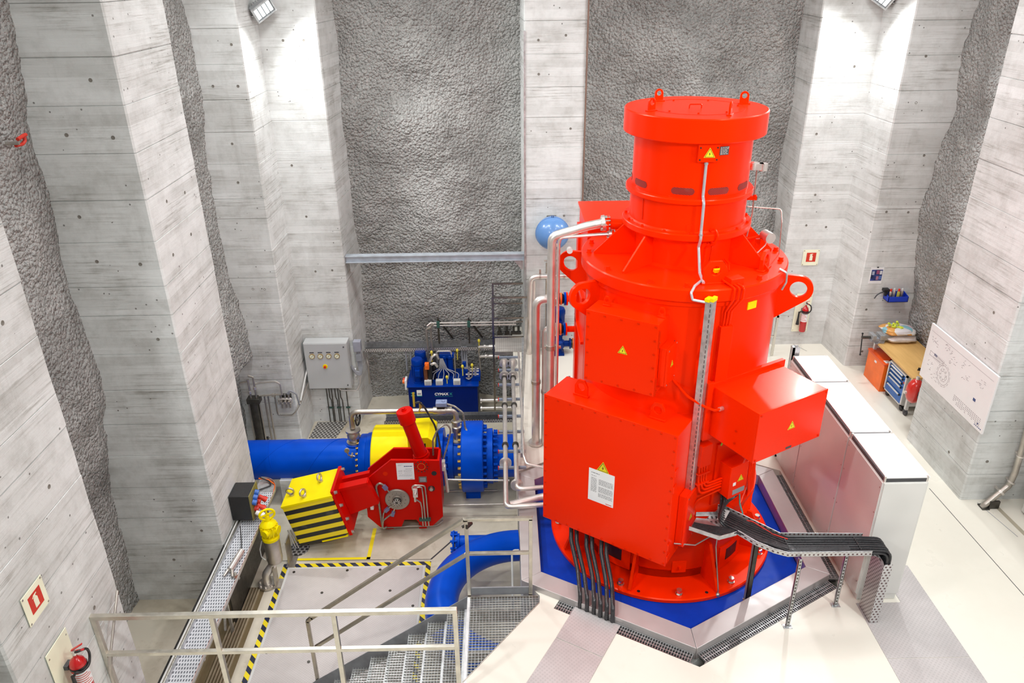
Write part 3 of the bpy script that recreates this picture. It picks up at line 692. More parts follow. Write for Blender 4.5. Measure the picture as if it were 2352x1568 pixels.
D, FD = box('control_box', phD, 1.50, -.023, .33, .225, 1.976, 1.463, bolt=None)
wd = (0.015, 1.740); warn(gen, face(FD, (0, -1.501, 0)), wd[0], wd[1], .115)
obj('lock', MB().bx(-.12, -1.506, 1.66, -.07, -1.50, 1.71, FD).cyl(FD @ V((-.095, -1.506, 1.685)), FD @ V((-.095, -1.509, 1.685)), .013, n=10), WHITE, D)
lab = obj('label_strip', MB().bx(-.11, -1.505, 1.51, .11, -1.50, 1.585, FD), GREY, D, smooth=0)
obj('box_backplate', MB().bx(-.26, -1.285, 1.25, .16, -1.25, 2.25, FD), RED, gen, bevel=.004)
# side boxes on the right flanks of the two front boxes
def sidebox(F, x0, dx, y0, y1, z0, z1, par, wx):
    o = obj('side_box', MB().bx(x0, y0, z0, x0+dx*.72, y1, z1, F).bx(x0+dx*.76, y0, z0, x0+dx, y1, z1, F).bx(x0+dx*.7, y0+.006, z0+.006, x0+dx*.8, y1-.006, z1-.006, F), RED, par, bevel=.004)
    for yy_ in (y0+.02, y1-.02):
        for zz in (z0+.025, z1-.025): obj('cover_screw', MB().cyl(F @ V((x0+dx, yy_, zz)), F @ V((x0+dx+.006, yy_, zz)), .011, n=10), BOLT, o, label='bright cover screw')
    fm = face(F, (x0+dx+.001, (y0+y1)/2, (z0+z1)/2), (0, 1, 0)); warn(gen, fm, 0, 0, wx)
    return o
e = [(-1.410, 1.724), (-1.091, 1.680), (-1.379, 0.925), (-1.020, 0.832)]
sidebox(FA, .792, .128, (e[0][0]+e[2][0])/2, (e[1][0]+e[3][0])/2, (e[2][1]+e[3][1])/2, (e[0][1]+e[1][1])/2, A, .10)
f = [(-1.529, 3.830), (-1.197, 3.791), (-1.485, 3.318), (-1.172, 3.266)]
sidebox(FB, .30, .12, (f[0][0]+f[2][0])/2, (f[1][0]+f[3][0])/2, (f[2][1]+f[3][1])/2, (f[0][1]+f[1][1])/2, B, .09)
zf = (f[0][1]+f[1][1])/2; yf = (f[1][0]+f[3][0])/2
obj('black_lead', MB().tube([FB @ V((.38, yf-.03, zf-.01)), FB @ V((.42, yf+.06, zf+.05)), FB @ V((.52, yf+.14, zf+.07)), FB @ V((.62, yf+.18, zf+.02)), FA @ V((.86, -1.1, 3.65))], .016, 8, .08), CABLE, gen)
gl = FC @ V((-.53, gp[0], gp[1])); zb_ = (f[2][1]+f[3][1])/2; st = FB @ V((.38, yf-.02, zb_))
obj('red_cable', MB().tube([st, st+V((.03, -.02, -.05)), st+(gl-st)*.35+V((.0, -.05, -.10)), st+(gl-st)*.7+V((0, -.05, -.08)), gl-V((.06, .03, .0)), gl], .017, 8, .15, 6), RED, gen)
obj('earth_lead', MB().tube([FD @ V((-.46, -1.32, 2.52)), FD @ V((-.36, -1.40, 2.50)), FD @ V((-.30, -1.40, 2.40)), FD @ V((-.29, -1.36, 2.30))], .011, 8, .06), pm('green_yellow_lead', (.25, .50, .03), .45), gen, label='green and yellow earth lead')
# conduits into the control box
obj('upper_gland_box', MB().bx(-.62, -1.36, 2.05, -.44, -1.26, 2.38, FD), RED, gen, bevel=.004)
for k in range(4):
    x = -.60+.045*k
    obj('box_conduit', MB().tube([FD @ V(p) for p in ((x, -1.32, 2.06), (x, -1.33, 1.86-.03*k if k else 1.80), (x+.03, -1.345, 1.60+.045*k), (-.188, -1.36, 1.60+.045*k))], .015, 8, .10), RED, gen)
obj('box_conduit', MB().tube([FD @ V(p) for p in ((-.62, -1.30, 1.25), (-.60, -1.33, 1.50), (-.188, -1.36, 1.55))], .015, 8, .10), REDD, gen)
for k, z_ in enumerate((1.93, 1.77)): obj('conduit_saddle', MB().bx(-.63, -1.355, z_-.012, -.43, -1.30, z_+.012, FD), RED, gen)
for k in range(6):
    obj('orange_red_lead', MB().tube([pol(1.30+.015*(k % 2), -36+2.2*k, 1.75), pol(1.34, -40+2.6*k, 1.45), pol(1.36, -38+2*k, 1.15), pol(1.42, -52+2.5*k, .90)], .013, 8, .1), RED, gen)
obj('teal_lead', MB().tube([FD @ V((.09, -1.45, 1.463)), FD @ V((.12, -1.46, 1.25)), FD @ V((.20, -1.47, 1.05)), FD @ V((.16, -1.52, .98))], .011, 8, .06), pm('teal_lead', (.12, .38, .34), .5), gen, label='teal earth lead')
obj('side_ladder_bar', MB().bx(1.30, -.02, 1.1, 1.33, .02, 2.6, AZ(-34)), GALV, gen)
obj('drain_tube', MB().tube([pol(1.38, -66, .86), pol(1.40, -67, .55), pol(1.44, -67.5, .45), pol(1.68, -70.5, .02), pol(1.69, -70.8, -.04)], .010, 8, .04).sphere(pol(1.70, -71, -.05), .035, 12), STEELD, gen)
obj('tray_support_rod', MB().tube([FD @ V((-.95, -1.35, .93)), FD @ V((-.70, -1.50, .90)), FD @ V((-.42, -1.55, 1.0))], .010, 8), STEELD, gen)
# --- cooler housing on the far left
co = obj('cooler_housing', MB().bx(1.24, 10.75, .6, 3.2, 11.95, 4.60), RED, gen, bevel=.012)
obj('cooler_roof', MB().bx(1.21, 10.72, 4.60, 3.22, 11.98, 4.63), RED, gen, bevel=.004)
obj('cooler_header', MB().bx(1.20, 11.7, 1.0, 1.26, 11.95, 4.3).bx(1.20, 10.9, 3.3, 1.26, 11.9, 3.4).bx(1.20, 10.9, 2.6, 1.26, 11.9, 2.65), RED, gen, bevel=.004)
for z_ in (2.94, 2.37):
    obj('cooler_stub', MB().cyl((1.3, 11.98, z_), (1.08, 11.98, z_), .055, n=18), RED, gen)
    obj('stub_flange', MB().cyl((1.08, 11.98, z_), (1.055, 11.98, z_), .115, n=28), RED, gen)

# ================================================================ RIGHT SIDE: cabinets, cable tray, workbench, signs
def cabinet(label, y0, y1, first=False):
    x0, x1, zt = 4.835, 5.43, 2.0
    t = thing('switch_cabinet', label, 'cabinet', ((x0+x1)/2, (y0+y1)/2, .006), 'row of grey switch cabinets')
    y1 -= .006
    obj('plinth', MB().bx(x0+.03, y0+.012, .006, x1-.03, y1-.01, .10), CABG, t, smooth=0)
    obj('carcass', MB().bx(x0+.012, y0+.012, .10, x1-.012, y1-.004, zt), CABG, t, smooth=0, bevel=.004)
    obj('back_panel', MB().bx(x0, y0+.02, .11, x0+.014, y1-.004, zt-.012), CABG, t, smooth=0, bevel=.003)
    obj('door', MB().bx(x1-.014, y0+.015, .11, x1+.004, y1-.008, zt-.012), CABG, t, smooth=0, bevel=.003)
    if first: obj('end_panel', MB().bx(x0+.022, y0, .105, x1-.022, y0+.014, zt-.012), CABG, t, smooth=0, bevel=.003)
    obj('roof_gap', MB().bx(x0+.02, y0+.02, zt, x1-.02, y1-.02, zt+.055), DGREY, t, smooth=0)
    obj('roof_plate', MB().bx(x0+.035, y0+.02, zt+.055, x1+.01, y1-.012, zt+.075), WHITE, t, smooth=0, bevel=.003, label='white roof plate')
    for x in (x0+.03, x1-.02):
        for y in (y0+.03, y1-.03): obj('corner_bolt', MB().cyl((x, y, zt), (x, y, zt+.085), .016, n=10), STEEL, t)
    sc = obj('panel_screw', MB().cyl((x0, y0+.05, .3), (x0-.004, y0+.05, .3), .011, n=10), STEELD, t)
    for y in (y0+.05, y1-.04):
        for z in (.3, .9, 1.5, 1.9):
            if (y, z) != (y0+.05, .3): shift(sc, (0, y-y0-.05, z-.3))
    return t
cabinet('grey switch cabinet nearest the camera, with its end panel facing the cable tray drop', 7.96, 9.03, True)
cabinet('middle cabinet of the grey row beside the red generator', 9.03, 10.5)
cabinet('grey switch cabinet farthest from the camera, nearest the back wall', 10.5, 11.42)
tag(obj('wall_channel', MB().bx(4.86, 11.46, 0, 4.90, 11.56, 2.2).bx(4.86, 11.46, 0, 4.98, 11.47, 2.2).bx(4.86, 11.55, 0, 4.98, 11.56, 2.2), GALV), 'upright galvanised channel behind the farthest grey cabinet', 'channel')
# --- cable tray on legs from the generator to the cabinets
TP = perforated('perforated_tray_sheet', (.66, .66, .65), 18., 22., .42, (.10, .05, .05), .6, .36, (0, 2), True)
TPF = perforated('perforated_tray_floor', (.60, .60, .60), 16., 10., .45, (.06, .05, .05), .6, .36, (0, 1), True)
ct = thing('cable_tray', 'galvanised cable tray on slotted legs carrying black cables to the grey cabinet', 'cable tray', (3.9, 7.75, 0))
FRT = [(3.06, 7.99), (3.24, 7.77), (3.43, 7.62), (3.58, 7.55), (4.66, 7.54)]
BCK = [(2.93, 8.52), (3.05, 8.45), (3.59, 7.90), (4.67, 7.86)]
obj('tray_floor', MB().prism([(2.72, 8.32)]+FRT+[(4.67, 7.86), (3.59, 7.90), (3.05, 8.45), (2.93, 8.52)], 1.176, 1.180), TPF, ct, smooth=0)
def wall(path, z0, z1, mat, nm, t=.004):
    mb = MB()
    for a, b in zip(path, path[1:]): mb.bar((*a, (z0+z1)/2), (*b, (z0+z1)/2), t, z1-z0, (0, 0, 1)) if False else mb.prism([a, b, (b[0]+.001, b[1]+t), (a[0]+.001, a[1]+t)], z0, z1)
    return obj(nm, mb, mat, ct, smooth=0)
wall(FRT, 1.176, 1.25, TP, 'front_wall'); wall(BCK, 1.176, 1.27, TP, 'back_wall')
obj('front_wall_lip', MB().tube([(x, y, 1.25) for x, y in FRT], .006, 6), GALV, ct); obj('back_wall_lip', MB().tube([(x, y, 1.27) for x, y in BCK], .006, 6), GALV, ct)
# branch towards the terminal box
obj('branch_floor', MB().prism([(2.44, 8.11), (2.79, 7.90), (3.05, 7.99), (2.86, 8.30), (2.60, 8.36)], 1.170, 1.174), GALV, ct, smooth=0)
obj('branch_wall', MB().prism([(2.44, 8.11), (2.79, 7.90), (2.79, 7.904), (2.44, 8.114)], 1.17, 1.235).prism([(2.79, 7.90), (3.05, 7.985), (3.05, 7.99), (2.79, 7.904)], 1.17, 1.235), GALV, ct, smooth=0)
obj('branch_plate', MB().bx(2.60, 8.395, 1.17, 2.9, 8.399, 1.24), GALV, ct, smooth=0)
# curved end and drop to the floor
crv = [(4.66+.20*sin(rad(a)), 1.176-.20*(1-cos(rad(a)))) for a in range(0, 91, 15)]
mb = MB()
for (x0, z0), (x1, z1) in zip(crv, crv[1:]): mb.add([(x0, 7.54, z0), (x1, 7.54, z1), (x1, 7.86, z1), (x0, 7.86, z0)], [(0, 1, 2, 3)])
obj('drop_bend', mb, TPF, ct)
TPD = perforated('perforated_drop_sheet', (.56, .55, .55), 19., 26., .42, (.07, .05, .05), .5, .4, (1, 2), True)
obj('drop_sheet', MB().bx(4.858, 7.54, .012, 4.862, 7.86, .976), TPD, ct, smooth=0, label='perforated sheet down to the floor')
obj('drop_side', MB().bx(4.862, 7.54, .012, 4.97, 7.544, 1.02), TP, ct, smooth=0); obj('drop_side', MB().bx(4.862, 7.856, .012, 4.97, 7.86, 1.02), TP, ct, smooth=0)
LEGM = perforated('slotted_strut', (.60, .61, .58), 1., 16., .5, (.08, .08, .08), .6, .4, (0, 2), False)
def leg(x, y, z0, z1, plain=False, w_=.045):
    o = obj('leg', MB().bx(x-w_/2, y-.003, z0, x+w_/2, y+.003, z1).bx(x-w_/2, y-.003, z0, x-w_/2+.005, y+.035, z1).bx(x+w_/2-.005, y-.003, z0, x+w_/2, y+.035, z1), DARKM if plain else GALV, ct, smooth=0)
    if not plain:
        mb = MB(); k = int((z1-z0)/.055)
        for i in range(k): mb.bx(x-.009, y-.0045, z0+.02+i*.055, x+.009, y-.003, z0+.05+i*.055)
        obj('leg_slots', mb, DARKM, o, smooth=0, kind='stuff')
    obj('leg_foot', MB().bx(x-.06, y-.03, z0, x+.06, y+.05, z0+.008).hexbolt((x-.04, y, z0+.008), (0, 0, 1), .014, .02).hexbolt((x+.04, y+.02, z0+.008), (0, 0, 1), .014, .02), GALV, o)
leg(3.74, 7.50, 0, 1.176); leg(4.53, 7.86, 0, 1.176); leg(3.385, 8.08, -.10, 1.176, True, .06)
obj('grey_cable_duct', MB().bx(3.35, 8.11, -.1, 3.42, 8.16, .9), GREY, ct, smooth=0)
# black cables: from the control box, along the tray, down the drop into the floor
rn = random.Random(5)
st0 = FD @ V((-.10, -1.40, 1.50))
for k in range(14):
    u = (k % 7)/6; lay = k//7; zc = 1.199+lay*.037
    lat = lambda a, b: (a[0]+(b[0]-a[0])*u, a[1]+(b[1]-a[1])*u)
    m0 = lat((2.92, 8.14), (2.99, 8.44)); m1 = lat((3.25, 7.83), (3.24, 8.19)); m2 = lat((3.60, 7.585), (3.66, 7.86)); m3 = lat((4.62, 7.57), (4.62, 7.83))
    top = FD @ V((-.15+.25*u, -1.36-.06*lay, 1.47))
    r = .0135+.003*(k % 3 == 0)
    path = [top, top+V((0, 0, -.10)), V((m0[0]-.06*(1-u), m0[1]+.06, zc+.06)), V((*m0, zc)), V((*m1, zc)), V((*m2, zc)), V((4.2, (m2[1]+m3[1])/2, zc)), V((*m3, zc)), V((4.895+.042*lay, m3[1], zc-.02)), V((4.90+.042*lay, m3[1], .95)), V((4.90+.042*lay, m3[1], .014))]
    tag(obj('tray_cable', MB().tube(path, r, 8, .16, 5), CABLE), 'black cable in the bundle on the galvanised tray beside the grey cabinet', 'cable', 'black cables on the tray')
for k in range(5):
    u = k/4; p = [V((2.47+.06*u, 8.12+.10*u, 1.20)), V((2.62+.05*u, 8.06+.12*u, 1.195)), V((2.86, 7.99+.13*u, 1.195)), V((3.06, 7.98+.10*u, 1.225)), V((3.30+.05*u, 7.78+.05*u, 1.235)), V((3.66, 7.60+.04*u, 1.24)), V((4.4, 7.60+.04*u, 1.235))]
    tag(obj('branch_cable', MB().tube(p, .013, 8, .12), CABLE), 'black cable of the short branch from below the big terminal box into the tray', 'cable', 'black branch cables')
tag(obj('red_lead', MB().tube([(3.15, 8.28, 1.20), (3.3, 8.14, 1.27), (3.5, 7.92, 1.24), (3.66, 7.80, 1.25)], .009, 8, .1), pm('red_lead', (.55, .03, .02), .4)), 'thin red lead lying on the black cables at the tray bend', 'cable')
for k, (x, y) in enumerate(((3.62, 7.70), (4.53, 7.70), (2.98, 8.28))):
    tag(obj('cable_tie', MB().bx(x-.006, y-.13, 1.19, x+.006, y+.12, 1.255) if k < 2 else MB().bar((2.88, 8.20, 1.25), (3.02, 8.42, 1.25), .10, .006), BLACK if k < 2 else LGREY), ['black tie round the cables at the tray bend', 'black tie round the cables at the end of the tray', 'white tie wraps where the cables enter the tray'][k], 'cable tie')
# --- six thick black cables from the bottom of the big terminal box to the floor cover
tops = [(-0.819, 0.447), (-0.730, 0.455), (-0.553, 0.470), (-0.465, 0.461), (-0.299, 0.457), (-0.220, 0.453)]
ends = [(.985, 7.915), (1.075, 7.85), (1.165, 7.80), (1.245, 7.74), (1.325, 7.69), (1.40, 7.645)]
for k in range(6):
    a = FA @ V((tops[k][0], -1.40, .672)); b = V((*ends[k], -.10)); d = b-a
    tag(obj('power_cable', MB().tube([a, a+d*.25+V((-.035, -.02, .0)), a+d*.62+V((.02, -.03, .07)), b+V((.0, .005, .33)), b+V((0, 0, .15)), b], .030, 12, .3, 6), CABLE), '%s thick black cable from the left, hanging from the big terminal box to the floor' % ('first', 'second', 'third', 'fourth', 'fifth', 'sixth')[k], 'cable', 'thick black power cables')
# --- workbench
bt = thing('workbench', 'wheeled workbench with a wooden top against the right wall', 'workbench', (8.2, 13.75, 0))
def woodmat():
    m, t, b = nt('beech_top'); k = N(t)
    g = k.noise(k.pos((6, .7, 1)), 2., 6, .6); st = k.n('ShaderNodeSeparateXYZ', {0: k.pos()}).outputs[0]
    pl = k.noise(k.n('ShaderNodeCombineXYZ', {0: k.math('FLOOR', k.math('MULTIPLY', st, 14.))}).outputs[0], 3., 0)
    c_ = k.mix(k.ramp(g, .3, .7), (.72, .44, .15, 1), (.56, .31, .09, 1)); c_ = k.mix(k.math('MULTIPLY', pl, .35), c_, (.80, .54, .22, 1))
    t.links.new(c_, b.inputs['Base Color']); b.inputs['Roughness'].default_value = .4; return m
WOOD = woodmat()
obj('bench_top', MB().bx(7.79, 12.70, .84, 8.66, 14.52, .885), WOOD, bt, smooth=0, bevel=.004, label='beech wood top')
for x in (7.86, 8.58):
    for y in (12.80, 14.42):
        l = obj('leg', MB().bx(x-.03, y-.03, .12, x+.03, y+.03, .84), LGREY, bt, smooth=0, bevel=.003)
        obj('caster', MB().cyl((x-.022, y, .06), (x+.022, y, .06), .058, n=20).bx(x-.03, y-.02, .06, x-.025, y+.02, .13).bx(x+.025, y-.02, .06, x+.03, y+.02, .13), DGREY, l)
for x in (8.58,): obj('leg_rail', MB().bx(x-.02, 12.80, .14, x+.02, 14.42, .19), LGREY, bt, smooth=0)
for y in (12.80, 14.42): obj('leg_rail', MB().bx(7.86, y-.02, .2, 8.58, y+.02, .26).bx(7.86, y-.02, .78, 8.58, y+.02, .84), LGREY, bt, smooth=0)
dr = thing('drawer_unit', 'wheeled drawer unit with blue drawers under the near end of the workbench', 'drawer unit', (8.1, 13.28, 0))
obj('carcass', MB().bx(7.83, 12.93, .13, 8.45, 13.64, .79), LGREY, dr, smooth=0, bevel=.004)
obj('front_frame', MB().bx(7.80, 12.92, .13, 7.835, 12.96, .79).bx(7.80, 13.61, .13, 7.835, 13.65, .79).bx(7.80, 12.92, .76, 7.835, 13.65, .79).bx(7.80, 12.92, .13, 7.835, 13.65, .155), LGREY, dr, smooth=0)
BLD = pm('drawer_blue', (.02, .13, .45), .4)
z = .752
for hgt in (.065, .085, .085, .155, .195):
    d = obj('drawer', MB().bx(7.803, 12.965, z-hgt+.012, 7.83, 13.605, z), BLD, dr, smooth=0, bevel=.003, label='blue drawer front')
    obj('handle', MB().bx(7.775, 13.05, z-.030, 7.80, 13.52, z-.008), LGREY, d, smooth=0, bevel=.003); obj('handle_end', MB().bx(7.775, 13.02, z-.034, 7.803, 13.05, z-.004), BLACK, d, smooth=0); obj('handle_end', MB().bx(7.775, 13.52, z-.034, 7.803, 13.55, z-.004), BLACK, d, smooth=0)
    z -= hgt+.005
obj('lock_label', MB().bx(7.798, 12.965, .60, 7.802, 13.0, .64), SIGNR, dr, smooth=0)
for y in (12.98, 13.58):
    for x in (7.87, 8.4): obj('caster', MB().cyl((x-.02, y, .052), (x+.02, y, .052), .052, n=20).bx(x-.028, y-.03, .08, x+.028, y+.03, .13), BLACK, dr)
ob = thing('orange_chest', 'orange metal chest under the far end of the workbench', 'chest', (8.0, 14.1, 0))
obj('chest_body', MB().bx(7.76, 13.72, 0, 8.28, 14.46, .60), ORNG, ob, smooth=0, bevel=.006)
obj('chest_lid', MB().bx(7.745, 13.705, .60, 8.29, 14.475, .645), pm('orange_lid', (.75, .09, .012), .4), ob, smooth=0, bevel=.006)
obj('chest_label', MB().bx(7.80, 13.76, .645, 7.90, 13.88, .647), PAPER, ob, smooth=0, label='white label')
obj('chest_latch', MB().bx(7.748, 14.04, .50, 7.76, 14.12, .54).cyl((7.745, 14.08, .52), (7.74, 14.08, .52), .014, n=10), WHITE, ob, smooth=0)
VG = pm('vise_grey', (.36, .37, .38), .4, .3, .08, 9)
VM = Matrix.Translation((-.20, 0, 0))
vz = thing('bench_vise', 'grey bench vise on the far left corner of the workbench', 'vise', (7.80, 14.28, .885))
obj('vise_base', MB().cyl((7.90, 14.28, .885), (7.80, 14.28, .93), .10, n=20).bx(7.64, 14.20, .92, 7.86, 14.36, .99), GREY, vz, bevel=.006)
obj('vise_jaw', MB().bx(7.80, 14.17, .97, 7.90, 14.39, 1.07).bx(7.64, 14.17, .97, 7.72, 14.39, 1.07), VG, vz, bevel=.006)
obj('vise_slide', MB().bx(7.88, 14.20, .95, 8.14, 14.36, 1.03).cyl((7.88, 14.28, 1.03), (8.14, 14.28, 1.03), .07, n=16), VG, vz)
obj('vise_screw', MB().cyl((7.66, 14.28, .99), (7.46, 14.28, .99), .03, n=14), DARKM, vz)
obj('vise_handle', MB().tube([(7.47, 14.30, 1.07), (7.47, 14.22, .62)], .012, 8).sphere((7.47, 14.30, 1.07), .022, 10).sphere((7.47, 14.22, .62), .022, 10), BLACK, vz)
def bag(nm, lab, c, sx, sy, sz, mat, seed, cat='bag'):
    mb = MB(); n, m = 30, 16
    for i in range(n):
        for j in range(m+1):
            a = 2*pi*i/n; b = pi*j/m; p = V((abs(cos(a))**.6*(1 if cos(a) > 0 else -1)*sin(b)**.7, abs(sin(a))**.6*(1 if sin(a) > 0 else -1)*sin(b)**.7, cos(b)))
            q = 1+.16*noise.noise(V((p.x*2.2+seed, p.y*2.2, p.z*2.2)))+.05*noise.noise(V((p.x*7+seed, p.y*7, p.z*7)))
            mb.v.append((c[0]+p.x*sx*q, c[1]+p.y*sy*q, max(c[2]-sz*.95, c[2]+p.z*sz*q)))
    mb.f = [(i*(m+1)+j, i*(m+1)+j+1, ((i+1) % n)*(m+1)+j+1, ((i+1) % n)*(m+1)+j) for i in range(n) for j in range(m)]
    return tag(obj(nm, mb, mat, smooth=180), lab, cat)
def patch(name, cols, sc):
    m, t, b = nt(name); k = N(t)
    vo = k.n('ShaderNodeTexVoronoi', {'Vector': k.pos(), 'Scale': sc, 'Randomness': 1.}); s_ = k.n('ShaderNodeSeparateColor', {0: vo.outputs['Color']}).outputs[0]
    r = k.n('ShaderNodeValToRGB', {0: s_}); e = r.color_ramp; e.interpolation = 'CONSTANT'
    for i, c_ in enumerate(cols):
        if i < 2: e.elements[i].position = i/len(cols); e.elements[i].color = c4(c_)
        else: q = e.elements.new(i/len(cols)); q.color = c4(c_)
    t.links.new(r.outputs[0], b.inputs['Base Color']); b.inputs['Roughness'].default_value = .25; return m
bag('rag_bag', 'white bag of rags lying on the workbench under the coloured bag', (8.28, 14.34, .965), .32, .22, .085, pm('white_film', (.78, .74, .72), .3, 0, .1, 6), 1)
bag('rag_bag', 'clear bag full of coloured cloths lying on top of the white bag', (8.22, 14.36, 1.12), .33, .24, .085, patch('mixed_rags', [(.75, .72, .74), (.72, .36, .10), (.25, .50, .58), (.78, .55, .60), (.80, .78, .75)], 7.), 4)
gl_ = MB(); rn = random.Random(9)
for k in range(7):
    p = [V((8.02+.035*k, 14.36+rn.uniform(-.10, .10), 1.215))]
    for q in range(3): p.append(p[-1]+V((rn.uniform(-.03, .07), rn.uniform(-.05, .05), rn.uniform(-.012, .035))))
    gl_.tube(p, .022, 8, .02)
tag(obj('work_gloves', gl_, pm('lime_cloth', (.62, .72, .06), .8)), 'lime yellow work gloves thrown on the bag of coloured cloths', 'gloves')
bx_ = thing('tool_holder', 'small white and black tool holder on the near end of the workbench', 'tool holder', (8.2, 12.86, .885))
obj('holder_block', MB().bx(8.12, 12.80, .885, 8.30, 12.95, 1.03), LGREY, bx_, bevel=.004)
for k in range(3): obj('tool', MB().cyl((8.10, 12.90-.04*k, .95), (7.99-.03*k, 12.94-.04*k, .97), .012, n=8), BLACK, bx_)
# --- red pressure vessel by the pillar
rv = thing('red_vessel', 'small red egg-shaped pressure vessel beside the workbench at the pillar edge', 'pressure vessel', (7.62, 12.24, .6))
obj('vessel_shell', MB().sphere((7.60, 12.25, .86), 1, 28, (.155, .155, .25)), pm('vessel_red_paint', (.55, .02, .012), .22, 0, .04, 3, .5), rv, smooth=60)
obj('vessel_bracket', MB().bx(7.58, 11.975, .80, 7.62, 12.12, .92), DGREY, rv, smooth=0)
obj('vessel_valve', MB().cyl((7.46, 12.25, .84), (7.41, 12.25, .84), .03, n=14), STEEL, rv); obj('vessel_cap', MB().cyl((7.60, 12.25, 1.10), (7.60, 12.25, 1.16), .03, n=12), STEEL, rv)
# --- whiteboard with drawing
wb = thing('whiteboard', 'large white board with a printed turbine drawing on the right pillar', 'board', (7.46, 11.02, 1.35))
obj('board_panel', MB().bx(7.455, 10.035, 1.345, 7.485, 12.005, 2.37), pm('board_white', (.80, .78, .78), .18, 0, .01, 2, .3), wb, smooth=0, bevel=.003)
obj('board_spacer', MB().bx(7.485, 10.3, 1.5, 7.494, 10.4, 2.2), DGREY, wb, smooth=0); obj('board_spacer', MB().bx(7.485, 11.6, 1.5, 7.494, 11.7, 2.2), DGREY, wb, smooth=0)
BF = mtx((7.4545, 12.0, 1.35), (0, -1, 0), (0, 0, 1), (-1, 0, 0)); PR_ = pm('pale_print', (.30, .26, .28), .5)
mb = MB(); rn = random.Random(21)
def ln(a, b, w_=.006): 
    d = V((b[0]-a[0], b[1]-a[1])); n_ = V((-d.y, d.x)).normalized()*w_/2
    mb.add([(a[0]-n_.x, a[1]-n_.y, .0006), (b[0]-n_.x, b[1]-n_.y, .0006), (b[0]+n_.x, b[1]+n_.y, .0006), (a[0]+n_.x, a[1]+n_.y, .0006)], [(0, 1, 2, 3)], BF)
for r_, n_ in ((.20, 40), (.17, 40), (.11, 26), (.07, 20)):
    for i in range(n_):
        if r_ == .17 or i % 3 != 2: ln((.66+r_*cos(2*pi*i/n_), .34+r_*sin(2*pi*i/n_)), (.66+r_*cos(2*pi*(i+1)/n_), .34+r_*sin(2*pi*(i+1)/n_)))
for i in range(8): ln((.66+.07*cos(i*pi/4), .34+.07*sin(i*pi/4)), (.66+.11*cos(i*pi/4+.3), .34+.11*sin(i*pi/4+.3)))
ln((.15, .56), (.62, .545)); ln((.15, .48), (.50, .50)); ln((.15, .56), (.15, .48)); ln((.05, .90), (1.9, .90), .004)
for i in range(9): ln((.28+.04*i, .46), (.28+.04*i, .58), .005)
for i in range(70):
    x, y = rn.choice(((.10, .75), (.12, .30), (.50, .80), (.70, .68), (1.05, .78), (1.1, .62), (1.5, .72), (.3, .2))); x += rn.uniform(0, .22); y += rn.uniform(-.07, .07)
    ln((x, y), (x+rn.uniform(.02, .06), y+rn.choice((0, 0, .03))), .006)
for r_ in range(5):
    for i in range(16):
        if rn.random() < .85: ln((1.08+.05*i, .20-.03*r_+.0*i), (1.08+.05*i+.032, .20-.03*r_), .010)
obj('printed_drawing', mb, PR_, wb, smooth=0)
mb = MB()
for i in range(3): ln((.30+.03*i, .53), (.30+.03*i, .57), .02)
ln((1.55, .40), (1.62, .40), .05); ln((1.80, .10), (1.83, .10), .03)
for i in range(5): ln((1.74+.04*i, .05), (1.765+.04*i, .05), .018)
obj('printed_marks', mb, INKB, wb, smooth=0)
# --- drain pipe and light cabinet at the right edge
dp = thing('drain_pipe', 'bare steel drain pipe coming down the right pillar into the floor', 'pipe', (8.1, 9.98, 0))
obj('pipe', MB().tube([(8.12, 10.02, 2.4), (8.17, 10.0, .62), (8.13, 9.99, .38), (7.80, 9.93, .06), (7.76, 9.93, .0)], .048, 16, .06), STEELD, dp)
for p, d in (((8.17, 10.0, .95), (0, 0, 1)), ((8.15, 9.99, .45), (.5, 0, 1)), ((8.02, 9.965, .27), (1, 0, 1))): obj('pipe_clamp', MB().cyl(V(p)-V(d)*.012, V(p)+V(d)*.012, .062, n=18).bx(p[0]-.015, p[1], p[2]-.015, p[0]+.015, 10.122, p[2]+.015), STEEL, dp)
obj('pipe_foot', MB().bx(7.84, 9.88, .0, 8.0, 9.92, .14).bx(7.72, 9.85, 0, 7.84, 10.0, .02), DARKM, dp)
lc = thing('low_cabinet', 'light grey low cabinet cut off by the right edge of the photo', 'cabinet', (8.6, 9.6, 0))
obj('cabinet_body', MB().bx(8.30, 8.4, .04, 8.9, 9.78, .62), CABG, lc, smooth=0, bevel=.006); obj('cabinet_base', MB().bx(8.33, 8.43, 0, 8.87, 9.75, .04), GREY, lc, smooth=0); obj('cabinet_seam', MB().bx(8.296, 9.1, .06, 8.30, 9.106, .60), GREY, lc, smooth=0)
struct('trim_5', MB().bar((8.0, 10.0, .0008), (8.06, 9.0, .0008), .07, .002), pm('groove_beige', (.42, .38, .29), .6))
struct('trim_6', MB().bar((7.75, 10.05, .0008), (7.9, 9.2, .0008), .01, .002), GREY)
